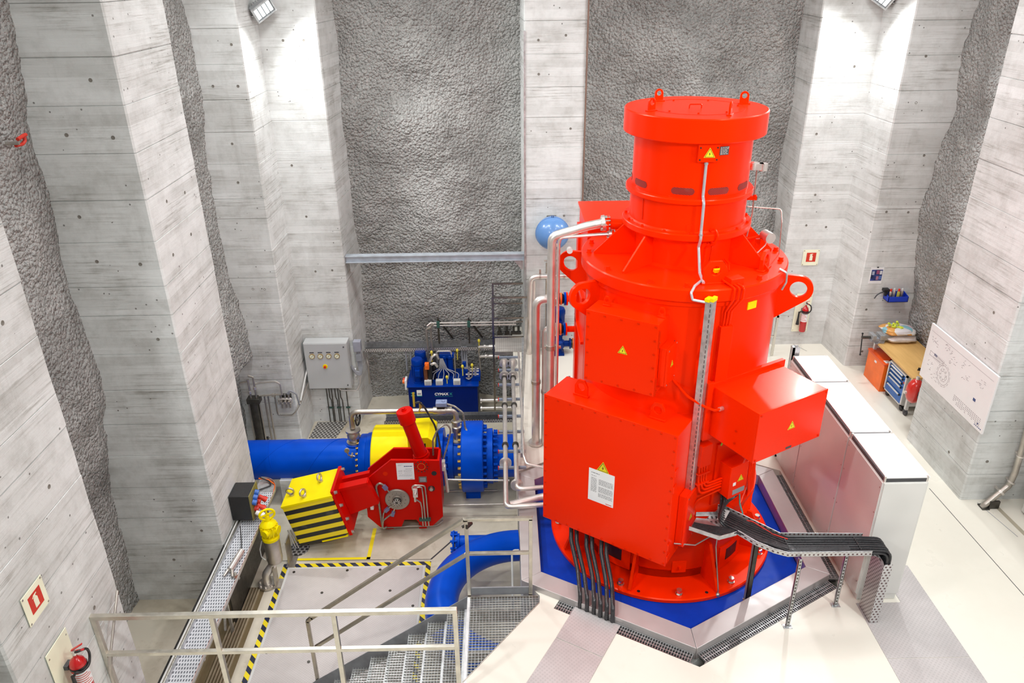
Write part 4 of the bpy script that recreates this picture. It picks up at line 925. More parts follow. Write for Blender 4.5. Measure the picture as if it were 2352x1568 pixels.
# --- fire extinguishers, signs
def fire_sign(label, M, s):
    """M: x right, y up, z out; s = side"""
    t = thing('fire_extinguisher_sign', label, 'sign', M @ V((0, -s/2, 0)))
    obj('sign_plate', MB().bx(-s/2, -s/2, 0, s/2, s/2, .006, M), CREAM, t, smooth=0, bevel=.001)
    obj('sign_field', MB().bx(-s*.27, -s*.27, .006, s*.31, s*.31, .0075, M), SIGNR, t, smooth=0, label='red square')
    e = [(-.09, -.20), (.09, -.20), (.09, .08), (.05, .14), (.03, .15), (.03, .18), (.09, .20), (.09, .23), (-.05, .22), (-.12, .15), (-.10, .13), (-.04, .17), (-.03, .15), (-.05, .14), (-.09, .08)]
    obj('extinguisher_symbol', MB().prism([(x*s+.02*s, y*s+.01*s) for x, y in e], .0075, .0088, M), CREAM, t, smooth=0)
    for x in (-.44, .44):
        for y in (-.44, .44): obj('sign_screw', MB().cyl(M @ V((x*s, y*s, .006)), M @ V((x*s, y*s, .009)), .012*s/.36, n=8), STEELD, t)
def extinguisher(label, M, h=.62, r=.075, pl=(.36, .95), off=.12, panel=True, plab='cream backing board behind the fire extinguisher on the right wall'):
    """M: origin at bottom of bottle axis projected on the wall, x right, y up, z out"""
    if panel:
        b = thing('backing_board', plab, 'board', M @ V((0, -.05, 0)))
        obj('board_panel', MB().bx(-pl[0]/2, -.06, 0, pl[0]/2, pl[1]-.06, .008, M), CREAM, b, smooth=0, bevel=.002)
        for x in (-.42, .42):
            for y in (.0, .88): obj('board_screw', MB().cyl(M @ V((x*pl[0], y*pl[1]-.02, .008)), M @ V((x*pl[0], y*pl[1]-.02, .012)), .010, n=8), STEELD, b)
    t = thing('fire_extinguisher', label, 'fire extinguisher', M @ V((0, 0, off)))
    ax = M.to_3x3() @ V((0, 1, 0)); o = M @ V((.02, 0, off))
    EX = pm('extinguisher_red', (.52, .008, .010), .22, 0, .04, 3, .5)
    obj('bottle', MB().lathe([(r*.9, 0), (r, .02), (r, h*.86), (r*.8, h*.94), (r*.35, h), (.022, h+.01), (.022, h+.05)], o, ax, 28), EX, t, smooth=40)
    obj('bottle_label', MB().lathe([(r+.001, h*.42), (r+.0015, h*.42), (r+.0015, h*.74), (r+.001, h*.74)], o, ax, 20, -2.2, .9, upv=M.to_3x3() @ V((1, 0, 0))), PAPER, t, smooth=60, label='white printed label')
    ink = MB()
    for k in range(6): ink.lathe([(r+.0016, h*(.46+.045*k)), (r+.0022, h*(.46+.045*k)), (r+.0022, h*(.475+.045*k)), (r+.0016, h*(.475+.045*k))], o, ax, 10, -1.8+.1*(k % 2), .4-.3*(k % 3), upv=M.to_3x3() @ V((1, 0, 0)))
    obj('label_print', ink, SIGNR, t, smooth=60)
    L = lambda x, y, z_: M @ V((.02+x, y, off+z_))
    obj('valve', MB().cyl(L(0, h+.04, 0), L(0, h+.10, 0), .026, n=14), STEEL, t)
    obj('lever', MB().bar(L(0, h+.10, -.02), L(.02, h+.17, .10), .024, .010).bar(L(0, h+.08, -.02), L(.01, h+.10, .11), .024, .010), EX, t)
    obj('strap', MB().lathe([(r+.001, h*.80), (r+.006, h*.80), (r+.006, h*.84), (r+.001, h*.84)], o, ax, 28), BLACK, t)
    obj('hose', MB().tube([L(0, h+.07, 0), L(-.02, h+.10, .06), L(.07, h+.06, .10), L(.10, h-.06, .09), L(.02, h-.15, .10), L(-.08, h-.14, .07), L(-.11, h-.10, .03), L(-.125, h-.16, .0)], .014, 10, .09, 6), BLACK, t)
    obj('horn', MB().lathe([(.018, h*.98-.12), (.022, h*.5), (.036, h*.30), (.036, h*.28)], M @ V((-.115, 0, off)), ax, 18), BLACK, t)
    obj('wall_bracket', MB().bx(-.03, h*.78, .008, .07, h*.86, off-r, M), DGREY, t)
MW = mtx((6.825, 15.985, 2.15), (1, 0, 0), (0, 0, 1), (0, -1, 0))
fire_sign('square fire extinguisher sign on the back wall, right of the generator', MW, .365)
MW2 = mtx((6.84, 15.985, .40), (1, 0, 0), (0, 0, 1), (0, -1, 0))
extinguisher('red fire extinguisher with black horn on the back wall, behind the generator lug', MW2)
# --- calendar, blue bin with cans, wall hook
cal = thing('calendar', 'white sheet with a dark blue photo hanging on the wall above the workbench', 'calendar', (7.8, 14.87, 1.96))
obj('sheet', MB().bx(7.66, 14.872, 1.955, 7.935, 14.878, 2.315), PAPER, cal, smooth=0)
obj('picture', MB().bx(7.685, 14.870, 2.02, 7.92, 14.8725, 2.265), pm('picture_print', (.03, .05, .20), .4, 0, .9, 9), cal, smooth=0, label='dark blue photo collage')
for x, z_, a, c_ in ((7.70, 2.15, .05, (.45, .5, .65)), (7.79, 2.17, .06, (.35, .08, .18)), (7.86, 2.16, .05, (.70, .70, .75)), (7.80, 2.04, .05, (.45, .20, .30)), (7.86, 2.05, .05, (.12, .2, .5))): obj('picture_piece', MB().bx(x, 14.8685, z_, x+a, 14.8701, z_+.08), pm('print_tone', c_, .4), cal, smooth=0)
obj('hanger', MB().bx(7.78, 14.868, 2.305, 7.82, 14.875, 2.33), DGREY, cal, smooth=0)
bn = thing('blue_bin', 'open blue plastic bin holding spray cans on the wall above the workbench', 'bin', (8.25, 14.78, 1.62))
x0, x1, y0, y1, z0, z1 = 8.04, 8.46, 14.64, 14.87, 1.62, 1.76
obj('bin_shell', MB().bx(x0, y0, z0, x1, y1, z0+.01).bx(x0, y0, z0, x1, y0+.01, z1-.02).bx(x0, y1-.01, z0, x1, y1, z1+.02).prism([(y0, z0), (y1, z0), (y1, z1+.02), (y0, z1-.02)], x0, x0+.01, mtx((0, 0, 0), (0, 1, 0), (0, 0, 1), (1, 0, 0))).prism([(y0, z0), (y1, z0), (y1, z1+.02), (y0, z1-.02)], x1-.01, x1, mtx((0, 0, 0), (0, 1, 0), (0, 0, 1), (1, 0, 0))), pm('bin_blue', (.012, .05, .55), .4), bn, smooth=0)
for k, (x, y, cc, cap) in enumerate(((8.12, 14.76, STEELD, SIGNR), (8.21, 14.80, STEEL, LGREY), (8.29, 14.76, pm('can_olive', (.45, .42, .08), .4), SIGNR), (8.37, 14.78, STEELD, LGREY))):
    t = thing('spray_can', 'spray can, number %s from the left in the blue bin' % ('one', 'two', 'three', 'four')[k], 'spray can', (x, y, 1.63), 'spray cans in the blue bin')
    obj('can', MB().lathe([(.030, 0), (.032, .005), (.032, .17), (.018, .195)], (x, y, 1.63), (0, 0, 1), 20), cc, t)
    obj('cap', MB().lathe([(.022, .19), (.022, .235), (.016, .245)], (x, y, 1.63), (0, 0, 1), 16), cap, t)
hk = thing('wall_lamp', 'small black lamp with bent grey arm on the wall left of the blue bin', 'lamp', (8.02, 14.84, 1.74))
obj('lamp_head', MB().bx(7.98, 14.76, 1.80, 8.10, 14.875, 1.86).bx(8.0, 14.74, 1.72, 8.06, 14.80, 1.80), BLACK, hk, bevel=.004)
obj('lamp_arm', MB().tube([(8.0, 14.80, 1.80), (7.90, 14.74, 1.80), (7.82, 14.72, 1.76), (7.78, 14.72, 1.68)], .012, 8, .05), DGREY, hk)
# --- thin steel handrail post behind the generator
hp = thing('handrail', 'steel handrail seen between the generator and the far grey cabinet', 'handrail', (6.1, 15.5, 0))
obj('post', MB().bx(6.05, 15.4, 0, 6.10, 15.45, 1.0), ALU, hp, smooth=0); obj('top_rail', MB().bx(4.4, 15.4, .96, 6.10, 15.45, 1.0), ALU, hp, smooth=0); obj('mid_rail', MB().bx(4.4, 15.41, .48, 6.06, 15.44, .51), ALU, hp, smooth=0); obj('post', MB().bx(4.4, 15.4, 0, 4.45, 15.45, .96), ALU, hp, smooth=0)

# ================================================================ PIT: penstock, valve, counterweight, hydraulics
PY, PZ = 13.17, -1.05
BRASS = pm('brass_bolt', (.62, .40, .10), .35, .9, .1, 12)
def xl(nm, prof, mat, parent, n=64, o=None, **k): return obj(nm, MB().lathe([(r, x) for x, r in prof], o or (0, PY, PZ), (1, 0, 0), n), mat, parent, smooth=35, **k)
def ringbolts(nm, x, r, n, d, br, h, mat, par, a0=0):
    pts = [V((x, PY+r*cos(a0+2*pi*i/n), PZ+r*sin(a0+2*pi*i/n))) for i in range(n)]
    return bolts(nm, pts, (d, 0, 0), br, h, mat, par)
ps = thing('penstock', 'thick blue penstock pipe running from the left wall to the yellow valve', 'pipe', (-4.2, PY, -1.9))
xl('pipe', [(-5.35, .405), (-2.98, .405)], BLUE, ps)
xl('flange', [(-2.98, .40), (-2.98, .49), (-2.965, .50), (-2.84, .50), (-2.83, .49), (-2.83, .40)], BLUE, ps)
ringbolts('flange_nut', -2.98, .455, 24, -1, .022, .05, BRASS, ps)
def seam(x0, turn, ph):
    pts = [(x0+turn*t, PY-.407*cos(ph+t), PZ+.407*sin(ph+t)) for t in [i*.12-.3 for i in range(22)]]
    return obj('weld_seam', MB().tube(pts, .006, 6), BLUE, ps)
seam(-4.95, .42, .4); seam(-3.95, .30, .2); seam(-4.75, -.08, .5)
obj('saddle', MB().bx(-4.6, PY-.42, -1.9, -4.35, PY+.42, -1.28), CON, ps, smooth=0)
g0 = V((-3.081, 12.740, -0.693)); g1 = V((-3.153, 12.700, -0.540))
obj('gauge_cock', MB().cyl(g0+V((0, .08, 0)), g0-V((0, .05, 0)), .022, n=12).tube([g1+V((0, 0, -.05)), g1+V((.02, 0, -.12)), g0, g0+V((.06, 0, -.02))], .014, 8), STEELD, ps)
obj('gauge_dial', MB().cyl(g1+V((0, .015, 0)), g1-V((0, .02, 0)), .05, n=20), STEEL, ps)
obj('drain_cock', MB().tube([(-3.1, 12.80, -1.22), (-3.1, 12.66, -1.24), (-3.12, 12.64, -1.42)], .02, 8, .04).tube([(-3.14, 12.66, -1.24), (-2.95, 12.66, -1.10), (-2.78, 12.68, -1.28)], .012, 8, .03).cyl((-3.10, 12.68, -1.24), (-3.10, 12.58, -1.24), .025, n=10), STEELD, ps)
# valve
vl = thing('shutoff_valve', 'blue shut-off valve with yellow casing between the penstock and the turbine', 'valve', (-1.7, PY, -1.9))
xl('valve_neck', [(-2.83, .40), (-2.83, .52), (-2.72, .54), (-2.70, .40)], BLUE, vl)
xl('yellow_casing', [(-2.70, .50), (-2.70, .66), (-2.68, .68), (-1.93, .68), (-1.93, .50)], YEL, vl, label='bright yellow rounded casing')
obj('yellow_cover', MB().prism([(-1.94, -.40), (-1.94, -.27), (-1.54, -.25), (-1.41, -.36), (-1.45, -1.5), (-1.94, -1.5)], -.25, .50, mtx((0, PY, 0), (1, 0, 0), (0, 0, 1), (0, -1, 0))), YEL, vl, bevel=.01, label='yellow plate cover')
obj('cover_hook', MB().tube([(-1.60, 12.67, -.40), (-1.60, 12.65, -.38), (-1.60, 12.645, -.46)], .014, 8), BLACK, vl)
ringbolts('cover_bolt', -1.40, .50, 18, 1, .025, .05, BRASS, vl)
xl('valve_body', [(-1.40, .40), (-1.40, .58), (-1.28, .60), (-1.27, .40)], BLUE, vl)
xl('short_pipe', [(-1.27, .40), (-.92, .40)], BLUE, vl)
xl('ring_flange', [(-1.18, .40), (-1.18, .47), (-1.08, .47), (-1.08, .40)], BLUE, vl)
ringbolts('ring_bolt', -1.18, .44, 20, -1, .02, .04, BLUE, vl)
xl('dismantling_joint', [(-.91, .40), (-.91, .71), (-.89, .73), (-.49, .73), (-.47, .71), (-.47, .40)], BLUE, vl, label='wide blue joint ring')
ringbolts('joint_nut', -.91, .64, 28, -1, .028, .06, BRASS, vl); ringbolts('joint_bolt', -.47, .62, 28, 1, .028, .07, BLUE, vl)
xl('counter_flange', [(-.40, .42), (-.40, .56), (-.28, .57), (-.26, .42)], BLUE, vl)
ringbolts('counter_bolt', -.26, .51, 24, 1, .026, .08, BLUE, vl)
xl('outlet_pipe', [(-.47, .44), (.18, .44)], BLUE, vl)
obj('valve_foot', MB().bx(-2.6, PY-.35, -1.9, -2.2, PY+.45, -1.6).bx(-.85, PY-.3, -1.9, -.55, PY+.3, -1.7), BLUE, vl, smooth=0)
obj('floor_rail', MB().tube([(-1.3, 12.3, -1.62), (.17, 12.3, -1.62)], .02, 8).tube([(-1.3, 12.9, -1.72), (-.2, 12.9, -1.72)], .02, 8), STEELD, vl)
# servomotor
sv = thing('valve_actuator', 'red steel actuator housing with angled cylinder in front of the yellow valve', 'actuator', (-1.9, 12.1, -1.9))
Yp = 11.85
PLT = [(-2.149, -0.185), (-1.248, -0.215), (-1.245, -1.516), (-1.453, -1.734), (-1.667, -1.751), (-1.764, -1.585), (-1.994, -1.579), (-2.061, -1.742), (-2.479, -1.747), (-2.696, -1.493), (-2.687, -0.651)]
XZ = lambda y: mtx((0, y, 0), (1, 0, 0), (0, 0, 1), (0, -1, 0))
obj('front_plate', MB().prism(PLT, -.025, .025, XZ(Yp)), CRIM, sv, smooth=0, bevel=.006)
BP = [(-2.177, -0.297), (-1.256, -0.316), (-1.301, -1.586), (-2.745, -1.554), (-2.715, -0.771)]
obj('back_plate', MB().prism(BP, -.025, .025, XZ(12.4)), CRIM, sv, smooth=0, bevel=.006)
q = (-1.242, -0.652); q0 = (-1.253, -0.226); q1 = (-1.252, -1.505); q2 = (-2.697, -1.483)
obj('side_plate', MB().bx(q[0]-.06, 11.87, q1[1]+.02, q[0]-.02, 12.38, q0[1]-.06), CRIM, sv, smooth=0)
obj('bottom_plate', MB().bx(q2[0]+.15, 11.87, q1[1]-.02, q[0]-.04, 12.38, q1[1]+.02).bx(q2[0]+.3, 11.95, -1.9, q2[0]+.45, 12.35, q1[1]).bx(q[0]-.5, 11.95, -1.9, q[0]-.35, 12.35, q1[1]), CRIM, sv, smooth=0)
qc = (-2.091, -1.067)
dc = obj('trunnion_disc', MB().lathe([(0, .0), (.17, .0), (.225, 0), (.235, .01), (.235, .035), (.225, .045), (.10, .045), (.095, .075), (.0, .075)], (qc[0], 11.825, qc[1]), (0, -1, 0), 40), pm('bare_disc', (.34, .30, .26), .42, .6, .08, 6), sv, label='bare steel disc')
hb = obj('hub', MB().lathe([(.085, .07), (.085, .11), (.07, .125), (0, .125)], (qc[0], 11.825, qc[1]), (0, -1, 0), 24), DARKM, sv)
for k in range(10): obj('hub_fin', MB().bar((qc[0]+.03*cos(k*.63), 11.70, qc[1]+.03*sin(k*.63)), (qc[0]+.075*cos(k*.63), 11.70, qc[1]+.075*sin(k*.63)), .02, .012), STEEL, hb)
for k in range(12): obj('disc_slot', MB().bar((qc[0]+.15*cos(k*.524), 11.779, qc[1]+.15*sin(k*.524)), (qc[0]+.17*cos(k*.524), 11.779, qc[1]+.17*sin(k*.524)), .008, .004, (0, 1, 0)), DARKM, dc)
ql = (-1.589, -0.326)
pf = obj('pin_flange', MB().lathe([(.14, 0), (.14, .02), (.085, .02), (.08, .035), (.07, .02), (0, .02)], (ql[0], 11.825, ql[1]), (0, -1, 0), 32), CRIM, sv)
for k in range(12): obj('pin_bolt', MB().cyl((ql[0]+.115*cos(k*.524), 11.805, ql[1]+.115*sin(k*.524)), (ql[0]+.115*cos(k*.524), 11.79, ql[1]+.115*sin(k*.524)), .012, n=6), DARKM, pf)
obj('pin_ring', MB().lathe([(.066, .0205), (.078, .0205), (.078, .024), (.066, .024)], (ql[0], 11.825, ql[1]), (0, -1, 0), 32), BRASS, pf)
for (x, y), r, m_ in (((-1.363, -0.498), .05, BLACK), ((-1.431, -0.847), .065, BLACK), ((-2.275, -0.488), .045, REDD)):
    obj('round_hole', MB().cyl((x, 11.826, y), (x, 11.822, y), r, n=24), m_, sv)
x, y = (-1.430, -0.827); obj('hole_plug', MB().cyl((x, 11.82, y), (x, 11.76, y), .038, n=6), STEELD, sv)
SF = XZ(11.822)
a, b, c_, d_ = (-2.072, -0.188), (-1.726, -0.196), (-1.718, -0.690), (-2.070, -0.682)
cx_, cy_ = (a[0]+b[0]+c_[0]+d_[0])/4, (a[1]+b[1]+c_[1]+d_[1])/4
sheet(sv, SF, cx_, cy_, .325, .375, [(.12, .38, .10, .012), (.10, .34, .45, .012), (.10, .34, .50, .012), (.40, .88, .45, .012), (.40, .90, .50, .012), (.10, .34, .60, .012), (.42, .90, .60, .012), (.10, .88, .72, .012), (.10, .85, .78, .012), (.50, .92, .36, .02), (.75, .95, .955, .018), (.10, .28, .16, .01)], logo=[(INKB, .44, .55, .20, .045), (INKB, .57, .66, .20, .045), (INKB, .68, .76, .20, .045), (INKB, .78, .90, .20, .045)], seed=4)
x, y = (-1.582, -0.623); sp = obj('rating_plate', MB().bx(x-.075, y-.075, 0, x+.075, y+.06, .002, SF), pm('plate_brown', (.16, .12, .10), .5), sv, smooth=0); obj('plate_window', MB().bx(x-.055, y-.06, .002, x+.055, y+.035, .003, SF), GREY, sp, smooth=0)
sw = [(-2.295, -0.763), (-2.305, -1.284), (-2.196, -1.381)]
SWB = pm('proximity_switch', (.16, .16, .30), .4)
for k, (x, z) in enumerate(sw):
    u = V((qc[0]-x, 0, qc[1]-z)).normalized(); obj('limit_switch', MB().bar(V((x, 11.77, z))-u*.05, V((x, 11.77, z))+u*.05, .065, .06, (0, 1, 0)), SWB, sv)
    obj('switch_rod', MB().tube([V((x, 11.77, z)), V((x, 11.77, z))+u*.14], .014, 8), STEELD, sv)
HS = pm('braided_hose', (.34, .32, .28), .4, .6, .2, 40)
p = [(-2.291, 11.780, -0.748), (-2.389, 11.780, -0.656), (-2.470, 11.780, -0.734), (-2.450, 11.780, -0.977), (-2.429, 11.780, -1.601), (-2.416, 11.780, -1.750), (-2.337, 11.780, -1.709)]
obj('switch_hose', MB().tube(p, .020, 8, .12), HS, sv)
obj('switch_hose', MB().tube([(-2.297, 11.760, -1.253), (-2.368, 11.740, -1.339), (-2.417, 11.740, -1.621)], .016, 8, .1), HS, sv); obj('switch_hose', MB().tube([(-2.188, 11.760, -1.349), (-2.301, 11.740, -1.435), (-2.391, 11.740, -1.517), (-2.410, 11.740, -1.643)], .016, 8, .1), HS, sv)
vb = (-1.726, 11.780, -0.872)
obj('control_valve', MB().bx(vb[0]-.05, 11.72, vb[2]-.10, vb[0]+.04, 11.80, vb[2]+.10).cyl((vb[0], 11.72, vb[2]), (vb[0], 11.66, vb[2]), .03, n=12).cyl((vb[0]-.02, 11.76, vb[2]-.10), (vb[0]-.02, 11.76, vb[2]-.22), .025, n=10), STEEL, sv, bevel=.004)
for k, (px, top) in enumerate((((946, 1125), 0), ((960, 1117), 1), ((967, 1117), 2))):
    pass
for k, pts in enumerate(([(-1.778, 11.760, -0.825), (-1.789, 11.760, -0.744), (-1.738, 11.760, -0.715), (-1.543, 11.760, -0.729), (-1.533, 11.760, -0.982), (-1.524, 11.760, -1.680)], [(-1.689, 11.740, -0.751), (-1.599, 11.740, -0.743), (-1.588, 11.740, -0.966), (-1.580, 11.740, -1.662)], [(-1.732, 11.740, -1.024), (-1.646, 11.740, -1.097), (-1.629, 11.740, -1.221), (-1.631, 11.740, -1.661)])): obj('hydraulic_pipe', MB().tube(pts, .014, 8, .06), STEELD, sv)
x, z = (-1.588, -1.514); obj('pipe_clamp', MB().bx(x-.11, 11.72, z-.025, x+.11, 11.78, z+.025), pm('green_clamp', (.03, .09, .07), .5), sv, smooth=0)
obj('base_pipe', MB().tube([(-2.691, 11.950, -1.521), (-2.489, 11.900, -1.816), (-1.377, 11.950, -1.829), (-1.285, 12.100, -1.835)], .02, 8, .06), STEELD, sv)
x, z = (-2.582, -1.216); obj('roller_switch', MB().bx(x-.03, 11.75, z-.05, x+.03, 11.82, z+.05), WHITE, sv, bevel=.004)
cb, cc = V((-1.611, 12.100, -0.284)), V((-1.814, 12.100, 0.475)); ctop = V((-1.847, 12.100, 0.738))
dcy = (ctop-cb).normalized()
obj('cylinder', MB().cyl(cb-dcy*.12, cc, .125, n=28), CRIM, sv); obj('cylinder_cap', MB().lathe([(.125, -.02), (.155, 0), (.155, .235), (.145, .25), (.05, .252), (.045, .275), (0, .275)], cc, dcy, 32), CRIM, sv)
obj('cylinder_collar', MB().lathe([(.13, 0), (.16, 0), (.16, .03), (.13, .03)], cb-dcy*.02, dcy, 28).lathe([(.13, .06), (.15, .06), (.15, .08), (.13, .08)], cb-dcy*.02, dcy, 28), CRIM, sv)
obj('cap_bolt', MB().hexbolt(cc+dcy*.27, dcy, .035, .03), CRIM, sv)
for k, pts in enumerate(([(-1.656, 12.200, 0.814), (-1.599, 12.200, 0.841), (-1.514, 12.300, 0.658), (-1.360, 12.400, 0.210), (-1.306, 12.400, -0.036), (-1.247, 12.300, -0.469)], [(-1.411, 12.300, -0.415), (-1.400, 12.300, -0.067), (-1.296, 12.300, 0.175), (-1.135, 12.400, 0.235), (-1.050, 12.400, 0.107), (-1.114, 12.400, -0.189), (-1.224, 12.300, -0.520)])):
    tag(obj('hydraulic_hose', MB().tube(pts, .019 if k == 0 else .017, 10, .3, 6), CABLE if k == 0 else HS), ['long black hose arching behind the red cylinder', 'looped hose on the right of the red actuator housing'][k], 'hose')
x, z = (-1.192, -0.441); obj('side_valve', MB().bx(x-.03, 11.95, z-.10, x+.03, 12.05, z+.10).tube([(x, 12.0, z), (x+.03, 12.0, z-.3), (x+.05, 12.0, z-.62)], .03, 10).cyl((x+.02, 12.0, z), (x+.02, 11.9, z), .03, n=10), STEEL, sv)
tag(obj('drain_line', MB().tube([(-1.203, 12.200, -0.920), (0.048, 12.200, -0.967)], .017, 8), STEEL), 'thin bright line running right from the red actuator across the blue joint', 'pipe')
# counterweight on the arm, tilted with the lever
cw = thing('counterweight', 'yellow counterweight block with black hazard stripes and lifting rings', 'counterweight', (-3.6, 11.65, -1.75))
T14 = Matrix.Translation((-4.13, 11.3, -.80)) @ Matrix.Rotation(rad(-14), 4, 'Y')
W_, H_, D_ = .96, .96, .84
STR = stripes('hazard_stripes', (.86, .66, .005), (.012, .012, .012), .192, tuple(T14.to_3x3() @ V((0, 0, 1))), .5)
sgn = T14.to_3x3() @ V((0, 0, 1)); off = sgn.dot(T14 @ V((0, 0, -.045)))
STR.node_tree.nodes['Math'].inputs[0].default_value = 0
obj('block', MB().prism([(0, -.045), (W_, -.045), (W_, -H_+.06), (W_-.10, -H_), (.02, -H_), (0, -H_+.02)], -D_, 0, T14 @ mtx((0, 0, 0), (1, 0, 0), (0, 0, 1), (0, -1, 0))), STR, cw, smooth=0, bevel=.004)
obj('top_plate', MB().bx(-.012, -.012, -.045, W_+.012, D_+.012, 0, T14), YEL, cw, smooth=0, bevel=.003)
obj('bottom_edge', MB().bx(W_*.45, -.006, -H_-.012, W_-.02, D_*.9, -H_+.02, T14), YEL, cw, smooth=0)
for u, v, r in ((.14, .28, 0), (.42, .14, 60), (.66, .52, 75)):
    c0 = T14 @ V((u, v, 0)); ax = T14.to_3x3() @ V((0, 0, 1)); e1 = Matrix.Rotation(rad(r), 3, 'Z') @ V((1, 0, .1))
    obj('lifting_ring', MB().cyl(c0, c0+ax*.035, .04, n=14).tube([c0+ax*(.10+.065*sin(t))+e1*.065*cos(t) for t in [2*pi*i/20 for i in range(20)]], .019, 8, closed=True), STEELD, cw, label='steel lifting ring')
TA = T14 @ Matrix.Translation((W_, 0, 0))
obj('arm_flange', MB().bx(.0, .02, -.98, .06, D_-.02, .06, TA), CRIM, cw, smooth=0, bevel=.004)
for v in (.06, D_-.06):
    for z_ in (.0, -.3, -.62, -.93): obj('flange_bolt', MB().hexbolt(TA @ V((.06, v, z_)), TA.to_3x3() @ V((1, 0, 0)), .028, .05), STEELD, cw)
AP = [TA.inverted() @ V((p[0], 11.6, p[1])) for p in ((-3.081, -0.720), (-2.625, -0.508), (-2.602, -1.140), (-2.659, -1.303), (-2.915, -1.365))]
obj('lever_arm', MB().prism([(.06, -.12), (.62, -.10), (.66, -.62), (.06, -.72)], -.44, -.30, TA @ mtx((0, 0, 0), (1, 0, 0), (0, 0, 1), (0, -1, 0))), CRIM, cw, smooth=0, bevel=.006)
obj('arm_rib', MB().bx(.06, .28, -.15, .60, .46, -.09, TA).bx(.06, .60, -.72, .60, .70, -.10, TA), CRIM, cw, smooth=0)
# bypass line above the valve
by = thing('bypass_line', 'steel bypass pipe with valves arching over the yellow valve', 'pipe', (-2.1, PY, -.65))
obj('pipe', MB().tube([(-3.10, PY, -.32), (-3.10, PY, .06), (-1.0, PY, .06), (-1.0, PY, -.30)], .055, 16, .16, 6), STEELD, by)
obj('branch_valve', MB().lathe([(.15, 0), (.15, .035), (.09, .04), (.12, .10), (.13, .18), (.10, .24), (.15, .27), (.15, .31), (.06, .32)], (-3.10, PY, -.66), (0, 0, 1), 24), STEELD, by)
obj('branch_collar', MB().cyl((-3.10, PY, -.72), (-3.10, PY, -.655), .19, n=28), BLUE, by)
obj('end_valve', MB().lathe([(.14, 0), (.14, .03), (.06, .04), (.06, .22), (.09, .23), (.10, .34), (.07, .36), (.07, .44), (.10, .45), (.10, .48), (.06, .50)], (-1.0, PY, -.66), (0, 0, 1), 24), STEELD, by)
obj('end_collar', MB().cyl((-1.0, PY, -.72), (-1.0, PY, -.655), .17, n=28), BLUE, by)
obj('ball_valve', MB().cyl((-1.45, PY, .06), (-1.08, PY, .06), .075, n=18).cyl((-1.36, PY, .06), (-1.20, PY, .06), .095, n=18), STEELD, by)
hw = obj('handwheel', MB().tube([(-2.98+.02*cos(t), PY+.04+.13*cos(t), -.13+.13*sin(t)) for t in [2*pi*i/24 for i in range(24)]], .018, 8, closed=True), BLACK, by)
for k in range(3): obj('wheel_spoke', MB().bar((-2.98, PY+.04, -.13), (-2.98, PY+.04+.13*cos(k*2.1), -.13+.13*sin(k*2.1)), .02, .012, (1, 0, 0)), BLACK, hw)
obj('wheel_stem', MB().cyl((-3.10, PY+.04, -.20), (-2.96, PY+.04, -.13), .02, n=10), STEELD, by)
obj('actuator_base', MB().bx(-1.37, PY-.07, .12, -1.21, PY+.07, .18), BLACK, by, bevel=.01)
obj('actuator_cap', MB().bx(-1.39, PY-.08, .18, -1.17, PY+.08, .27).cyl((-1.24, PY, .27), (-1.24, PY, .29), .035, n=16), pm('actuator_grey_blue', (.24, .30, .48), .4), by, bevel=.02, label='grey-blue valve actuator')
obj('actuator_lead', MB().tube([(-1.17, PY-.03, .22), (-1.02, PY-.08, .20), (-.85, PY-.10, .05), (-.82, PY-.1, -.30), (-.72, PY-.2, -.45)], .022, 8, .12), HS, by, label='ribbed grey lead')
obj('air_cock', MB().tube([(-1.72, PY-.05, .06), (-1.72, PY-.08, .12), (-1.68, PY-.1, .20)], .014, 8).cyl((-1.68, PY-.1, .19), (-1.68, PY-.1, .30), .025, n=10), pm('brass_fitting', (.55, .38, .08), .4, .7), by)
# floor hatch with hazard tape, yellow marking
hx = thing('floor_hatch', 'large bolted checker plate hatch in the pit floor framed by black and yellow tape', 'hatch', (-2.8, 9.3, -1.9))
CHK2 = checker('pit_tear_plate', (.62, .58, .565), 30., .60, .5, .45, .15, .28)
obj('hatch_frame', MB().bx(-4.06, 7.6, -1.9, -1.53, 10.91, -1.893), LGREY, hx, smooth=0)
obj('hatch_plate', MB().bx(-4.02, 7.6, -1.893, -1.57, 10.87, -1.886), CHK2, hx, smooth=0)
HAZ = stripes('hazard_tape', (.82, .66, .01), (.015, .02, .05), .15, (.707, .707, 0), .5); HAZ2 = stripes('hazard_tape_cross', (.82, .66, .01), (.015, .02, .05), .15, (.707, -.707, 0), .5)
for p in ([(-4.16, 7.6), (-4.07, 7.6), (-4.07, 10.92), (-4.16, 11.01)], [(-1.52, 7.6), (-1.43, 7.6), (-1.43, 11.01), (-1.52, 10.92)]): obj('hazard_tape', MB().prism(p, -1.9, -1.897), HAZ, hx, smooth=0)
obj('hazard_tape', MB().prism([(-4.16, 11.01), (-4.07, 10.92), (-1.52, 10.92), (-1.43, 11.01)], -1.9, -1.897), HAZ, hx, smooth=0)
for k, (px, py) in enumerate(((-3.92, 10.78), (-2.95, 10.80), (-2.35, 10.80), (-1.66, 10.80), (-3.92, 9.75), (-1.66, 9.90), (-3.92, 8.95), (-3.30, 10.25), (-2.1, 10.27), (-3.92, 8.3), (-3.2, 8.75), (-2.9, 8.2), (-2.7, 10.32))):
    obj('hatch_bolt', MB().cyl((px, py, -1.886), (px, py, -1.878), .026, n=8), DARKM, hx)
ym = thing('floor_marking', 'yellow painted rectangle on the pit floor below the counterweight', 'floor marking', (-3.35, 11.5, -1.9))
YM = floorpaint('yellow_line_paint', (.86, .70, .01), (.5, .42, .1), .2, .4, 3)
